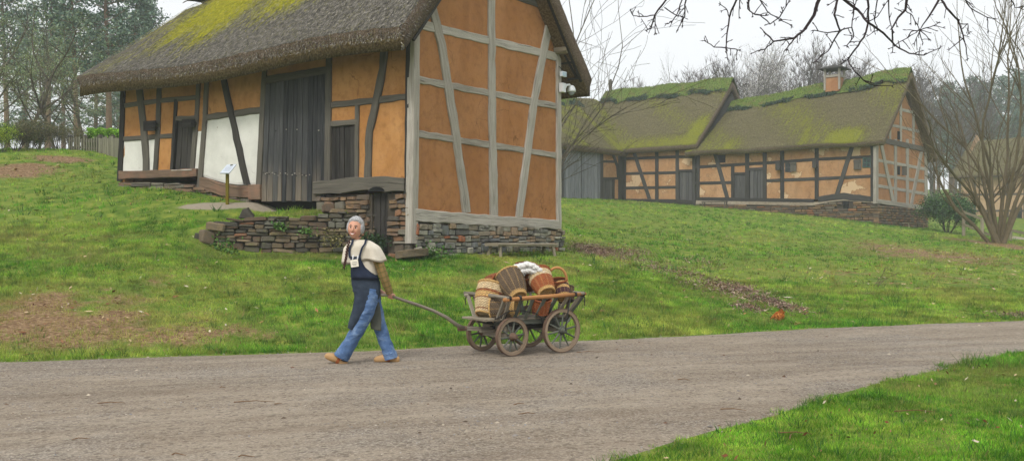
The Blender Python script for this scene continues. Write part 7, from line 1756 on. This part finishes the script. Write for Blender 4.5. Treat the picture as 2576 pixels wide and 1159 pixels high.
# ================================================================ grass, litter, pebbles
def blades(name, n, region, hgt, wid, label, seed, colset, per=9, rad=.05):
    r = np.random.default_rng(seed); X, Y = region(r, n//per)
    so, pa = masks(X, Y); cl = fbm(X*1.6,Y*1.6,3,15); fine_ = vnoise(X*6,Y*6,19)
    pr_ = np.clip(1.3-so*1.25,0.14,1)*np.clip(1-pa*1.4,0,1)*(.55+.9*fine_)
    k = r.uniform(size=len(X)) < pr_; X,Y,so,cl,fine_ = X[k],Y[k],so[k],cl[k],fine_[k]; NT_ = len(X)
    C_ = np.array([c_[:3] for c_ in colset]); big_ = fbm(X*.42,Y*.42,4,25); k = np.clip((big_*1.3+fine_*.3-.34)*len(C_)+r.normal(0,.9,NT_),0,len(C_)-1.01); k0 = k.astype(int); fr = (k-k0)[:,None]
    tc = C_[k0]*(1-fr)+C_[np.minimum(k0+1,len(C_)-1)]*fr; mids = fbm(X*2.6,Y*2.6,3,45)[:,None]; weed = (r.uniform(size=NT_) < .035); tc = tc*np.clip(.12+1.76*mids,.45,1.6)*r.uniform(.55,1.35,(NT_,1)); tc[weed] = np.array(srgb(60,104,44)[:3])*r.uniform(.7,1.2,(weed.sum(),1)); dry = np.array(srgb(170,148,98)[:3]); ds = np.clip(so*.8*r.uniform(.3,1.2,NT_)+(r.uniform(size=NT_) < .05)*.6+.40*sstep(.54,.72,fbm(X*.5+7,Y*.5,4,77))*r.uniform(.2,1.2,NT_),0,.85)[:,None]; tc = tc*(1-ds)+dry*ds; th = (1+1.0*weed)*r.uniform(.55,1.35,NT_)*(.6+.9*cl)*(1-.4*np.clip(so,0,1))
    X = np.repeat(X,per); Y = np.repeat(Y,per); tc = np.repeat(tc,per,0); th = np.repeat(th,per); so = np.repeat(so,per); oa = r.uniform(0,2*np.pi,len(X)); orr = rad*np.sqrt(r.uniform(size=len(X)))*(wid/.004)**.4
    X = X+np.cos(oa)*orr; Y = Y+np.sin(oa)*orr
    keep = ~((Y < edge_far(X)-.02+.16*(vnoise(X*3,Y*0,5)-.5)+.16*(vnoise(X*9,Y*9,8)-.5)) & (Y > edge_near(X)+.04+.34*(vnoise(X*2.3,X*0+4,6)-.5)+.3*(vnoise(X*9,Y*9,7)-.5)))
    lu = (X-BC.x)*BG.x+(Y-BC.y)*BG.y; lt_ = (X-BC.x)*BL.x+(Y-BC.y)*BL.y
    keep &= ~((lu > -.02) & (lu < 5.4) & (lt_ > -.03) & (lt_ < 10.1))
    X,Y,tc,th,oa,lu,lt_ = X[keep],Y[keep],tc[keep],th[keep],oa[keep],lu[keep],lt_[keep]; N = len(X); Z = zt(X,Y)-.012
    h = hgt*th*r.uniform(.6,1.2,N); near_wall = np.exp(-np.minimum(np.abs(lt_),9)/.35)*((lu > -.3) & (lu < 5.8)); h = h*(1+.35*near_wall); w = wid*r.uniform(.7,1.3,N)
    az = r.uniform(0,2*np.pi,N); lean = r.uniform(.1,.95,N); la = oa+r.normal(0,.7,N); B = np.stack([X,Y,Z],1); sd_ = np.stack([np.cos(az),np.sin(az),0*az],1)*w[:,None]
    tip = B+np.stack([np.cos(la)*lean*h,np.sin(la)*lean*h,h],1); V = np.stack([B-sd_,B+sd_,tip],1).reshape(-1,3)
    col_ = tc*r.uniform(.85,1.15,(N,1)); cc = np.repeat(col_,3,0).reshape(N,3,3)
    o = put(name,big_tris(name,V,MAT['grassblade'],attr={'tone':np.clip(cc.reshape(-1,3),0,1)})); tag(o,label,'grass',kind='stuff'); return N
GB = NT('grassblade',.8,.2); ga_ = GB.att('tone',True); GB.col(ga_); MAT['grassblade'] = GB.m
tr_ = GB.n('ShaderNodeBsdfTranslucent'); GB.l(ga_,tr_.inputs[0]); ms = GB.n('ShaderNodeMixShader'); ms.inputs[0].default_value = .3; GB.l(GB.b.outputs[0],ms.inputs[1]); GB.l(tr_.outputs[0],ms.inputs[2]); GB.l(ms.outputs[0],GB.o.inputs['Surface'])
GCOL = [srgb(58,108,28),srgb(74,130,34),srgb(94,148,42),srgb(122,160,52),srgb(140,166,62),srgb(160,168,78)]
def wedge(d0,d1,pw,xa=-.63,xb=.66):
    def f(r,n):
        d = (d0**pw+(d1**pw-d0**pw)*r.uniform(size=n))**(1/pw); return d*r.uniform(xa,xb,n), d
    return f
blades('meadow_grass',720000,wedge(10.5,21.5,1.6),.062,.0042,'short green grass covering the bank behind the track',1,GCOL)
blades('hill_grass',410000,wedge(21.5,75,1.15),.085,.0085,'grass on the upper slope below the houses',2,GCOL)
def nearreg(r,n):
    d = r.uniform(4.5,13.5,n); x = d*r.uniform(-.05,.85,n); k = d < edge_near(x)+.25; return x[k],d[k]
blades('near_grass',680000,nearreg,.034,.0032,'lush grass patch in the near right corner',3,[srgb(70,122,30),srgb(90,148,36),srgb(112,164,44),srgb(138,174,58),srgb(164,182,76)])
# leaf litter and dead stalks on the slope beside the barn
r = np.random.default_rng(31); LV = []; LCc = []
lit = [(1470,632,40,9,420),(1530,640,60,10,620),(1600,634,40,10,220),(1640,668,50,10,130),(1720,690,70,14,260),(1800,720,80,16,360),(1860,728,60,10,420),(1900,750,60,12,330),(1880,775,40,8,200),(1975,772,36,12,430),(1760,660,60,10,110),(1590,655,80,14,200),(2560,795,60,5,120),(2330,640,120,12,90)]
for (px,py,rx,ry,n) in lit:
    n = int(n*2.2)
    c_ = G(px,py); a_ = G(px,py-ry); b_ = G(px,py+ry); x = c_.x+r.normal(0,rx/FX*c_.y*.55,n); y = c_.y+r.normal(0,max(.25,abs(a_.y-b_.y)*.33),n); z = zt(x,y)+.012+r.uniform(0,.035,n); az = r.uniform(0,6.283,n); L = r.uniform(.014,.055,n); w = r.uniform(.004,.010,n)
    d_ = np.stack([np.cos(az)*L,np.sin(az)*L,r.normal(0,.02,n)],1); s_ = np.stack([-np.sin(az)*w,np.cos(az)*w,r.uniform(-.01,.01,n)],1); B = np.stack([x,y,z],1); LV.append(np.stack([B-d_,B+s_,B+d_,B-s_],1).reshape(-1,3)); cc = np.array([srgb(*q)[:3] for q in ((120,96,92),(150,126,116),(98,76,72),(176,154,136),(130,96,80))])[r.integers(0,5,n)]*r.uniform(.7,1.2,(n,1)); LCc.append(np.repeat(cc,4,0))
tag(put('leaf_litter',big_tris('leaf_litter',np.concatenate(LV),MAT['straw'],attr={'tone':np.clip(np.concatenate(LCc),0,1)},n=4)),'brown dead leaves and stalks strewn down the slope','leaves',kind='stuff')
# scattered pale leaves, stalks and soil crumbs on the bank
n = 9000; d = (11.0**1.6+(40**1.6-11.0**1.6)*r.uniform(size=n))**(1/1.6); x = d*r.uniform(-.54,.54,n); k = d > edge_far(x)+.15; x,d = x[k],d[k]; n2_ = 1500; d2 = r.uniform(5.5,12.5,n2_); x2 = d2*r.uniform(0,.6,n2_); k2 = d2 < edge_near(x2)-.1; x = np.r_[x,x2[k2]]; d = np.r_[d,d2[k2]]; n = len(x)
so,_ = masks(x,d); k = r.uniform(size=n) < (.25+so*1.2); x,d = x[k],d[k]; n = len(x); z = zt(x,d)+.02+r.uniform(0,.025,n); az = r.uniform(0,6.283,n); L = r.uniform(.012,.045,n)*(1+(r.uniform(size=n) < .1)*1.3)*np.clip(d/16,.45,1.2); w = L*r.uniform(.18,.7,n)
d_ = np.stack([np.cos(az)*L,np.sin(az)*L,r.normal(0,.012,n)],1); s_ = np.stack([-np.sin(az)*w,np.cos(az)*w,r.uniform(-.012,.012,n)],1); B = np.stack([x,d,z],1); cc = np.array([srgb(*q)[:3] for q in ((160,118,82),(184,160,126),(116,76,52),(196,184,160),(134,98,70),(150,112,84))])[r.integers(0,6,n)]*r.uniform(.7,1.1,(n,1))
tag(put('fallen_leaves',big_tris('fallen_leaves',np.stack([B-d_,B+s_,B+d_,B-s_],1).reshape(-1,3),MAT['straw'],attr={'tone':np.clip(np.repeat(cc,4,0),0,1)},n=4)),'scattered pale dead leaves lying in the grass','leaves',kind='stuff')
# pebbles and grit on the track
def pebbles(n, smin, smax, seed, name, label, cols):
    r = np.random.default_rng(seed); d = (5.2**1.3+(18**1.3-5.2**1.3)*r.uniform(size=n))**(1/1.3); x = d*r.uniform(-.55,.56,n); k = (d < edge_far(x)+.05) & (d > edge_near(x)-.05); x,d = x[k],d[k]; n = len(x)
    base = np.array([(0,0,1),(.94,0,.1),(.29,.9,0),(-.76,.55,.1),(-.76,-.55,0),(.29,-.9,.1)]); fc = [(0,1,2),(0,2,3),(0,3,4),(0,4,5),(0,5,1)]
    s = smin*(smax/smin)**(r.uniform(size=n)**2.2); V = []; z = zt(x,d)+.012
    pr_ = base[None]*r.uniform(.6,1.3,(n,6,3))*s[:,None,None]; pr_[:,:,2] *= .6; a = r.uniform(0,6.283,n); ca,sa = np.cos(a)[:,None],np.sin(a)[:,None]; px_ = pr_[:,:,0]*ca-pr_[:,:,1]*sa; py_ = pr_[:,:,0]*sa+pr_[:,:,1]*ca; W_ = np.stack([px_+x[:,None],py_+d[:,None],pr_[:,:,2]+z[:,None]-.002],2)
    T_ = np.concatenate([W_[:,list(f),:] for f in fc],1).reshape(-1,3); C_ = np.array([srgb(*q)[:3] for q in cols])[r.integers(0,len(cols),n)]*r.uniform(.7,1.2,(n,1)); tag(put(name,big_tris(name,T_,MAT['straw'],attr={'tone':np.clip(np.repeat(C_,15,0),0,1)})),label,'pebbles',kind='stuff')
pebbles(42000,.003,.012,41,'gravel_grit','fine grey and brown grit on the track',((118,112,106),(150,146,142),(96,84,74),(172,164,152),(134,116,98),(128,130,134)))
pebbles(420,.010,.03,42,'pebble_scatter','larger loose stones on the track',((84,72,62),(130,124,118),(178,166,148),(104,80,66)))
# twigs on the track
T = Tubes(); R = random.Random(17)
for (px,py,L,a) in ((205,1112,.12,.3),(640,1015,.34,.05),(280,1017,.22,.1),(1305,1022,.10,.5),(1325,1045,.14,.3),(1480,892,.28,.05),(560,980,.05,.2),(700,1020,.06,.4),(450,1150,.1,-.2),(75,898,.16,.9),(300,885,.1,.4),(1845,1040,.2,-.3),(2000,1100,.22,-.2),(2010,1180,.3,.3),(1990,1110,.2,1.2),(2300,1045,.3,-.1),(620,1155,.1,.1),(1720,960,.12,-.4)):
    q = G(px,py); q.z += .03 if px > 1800 or py < 900 else .014; d_ = Vector((math.cos(a),math.sin(a),0)); m_ = q+Vector((R.gauss(0,.01),R.gauss(0,.01),.01)); T.add([q-d_*L/2,m_,q+d_*L/2],.0048,.002,5)
tag(put('fallen_twigs',raw_mesh('fallen_twigs',T.V,T.F,plain('twig_wood',srgb(112,84,60),.9,.4,20))),'dry sticks lying about on the track and verge','twigs',kind='stuff')
# young saplings and plants
sp = G(2200,722); limb_tree('sapling','thin leaning bare sapling on the right slope',tuple(sp),[P(2235,680,sp.y),P(2245,690,sp.y+.3),P(2225,676,sp.y)],MAT['bark_shrub'],cat='sapling',maxd=3,nch=(3,3,2),seed=3,r0=.008,minr=.003)
sp = G(2034,690); limb_tree('sapling','tiny upright sapling above the leaf litter',tuple(sp),[P(2040,655,sp.y)],MAT['bark_shrub'],cat='sapling',maxd=2,nch=(2,2),seed=4,r0=.006,minr=.003)
IV = [srgb(58,92,40),srgb(78,116,46),srgb(96,130,58)]
for i,(px,py,d,n,s,lab) in enumerate(((705,568,20.42,120,.035,'bright green fern tuft in the upper left of the dry stone wall'),(773,581,20.42,110,.03,'small fern in the middle of the dry stone wall'),(935,610,20.3,500,.04,'dark ivy patch at the foot of the dry stone wall'),(840,600,20.4,260,.03,'dry grass and weeds growing from the dry stone wall'),(1090,640,19.9,260,.035,'leafy weeds at the foot of the gable wall'),(560,622,20.2,220,.035,'weeds at the left foot of the dry stone wall'))):
    q = P(px,py,d); rr2 = np.random.default_rng(60+i); k = .8 if n < 200 else 1.5; pts = rr2.normal(0,1,(n,3))*np.array([.10*k,.03,.06*k]); r_ = empty('weed_plant',tuple(q)); tag(r_,lab,'plant',group='small plants on the stone walls'); cols = IV if i != 3 else [srgb(120,112,70),srgb(104,104,58),srgb(140,130,88)]
    if i == 2: cols = [srgb(36,56,34),srgb(48,70,40),srgb(60,84,48)]
    put('leaves',tri_leaves('leaves',pts,s,cols,None,None,seed=70+i),r_,WM[r_].copy())

# ================================================================ haze
HZ = bpy.data.materials.new('haze_air'); HZ.use_nodes = True; t_ = HZ.node_tree; t_.nodes.clear(); pv_ = t_.nodes.new('ShaderNodeVolumePrincipled'); pv_.inputs['Color'].default_value = (.90,.95,1.0,1); pv_.inputs['Density'].default_value = .0013; pv_.inputs['Anisotropy'].default_value = .25
oo = t_.nodes.new('ShaderNodeOutputMaterial'); t_.links.new(pv_.outputs[0],oo.inputs['Volume'])
mb = MB(); mb.box((0,110,14.5),(230,0,0),(0,125,0),(0,0,19.5)); hz = mb.build('haze',HZ,None,uv=False); tag(hz,'thin grey smoke haze over the meadow and wood','haze',kind='stuff')
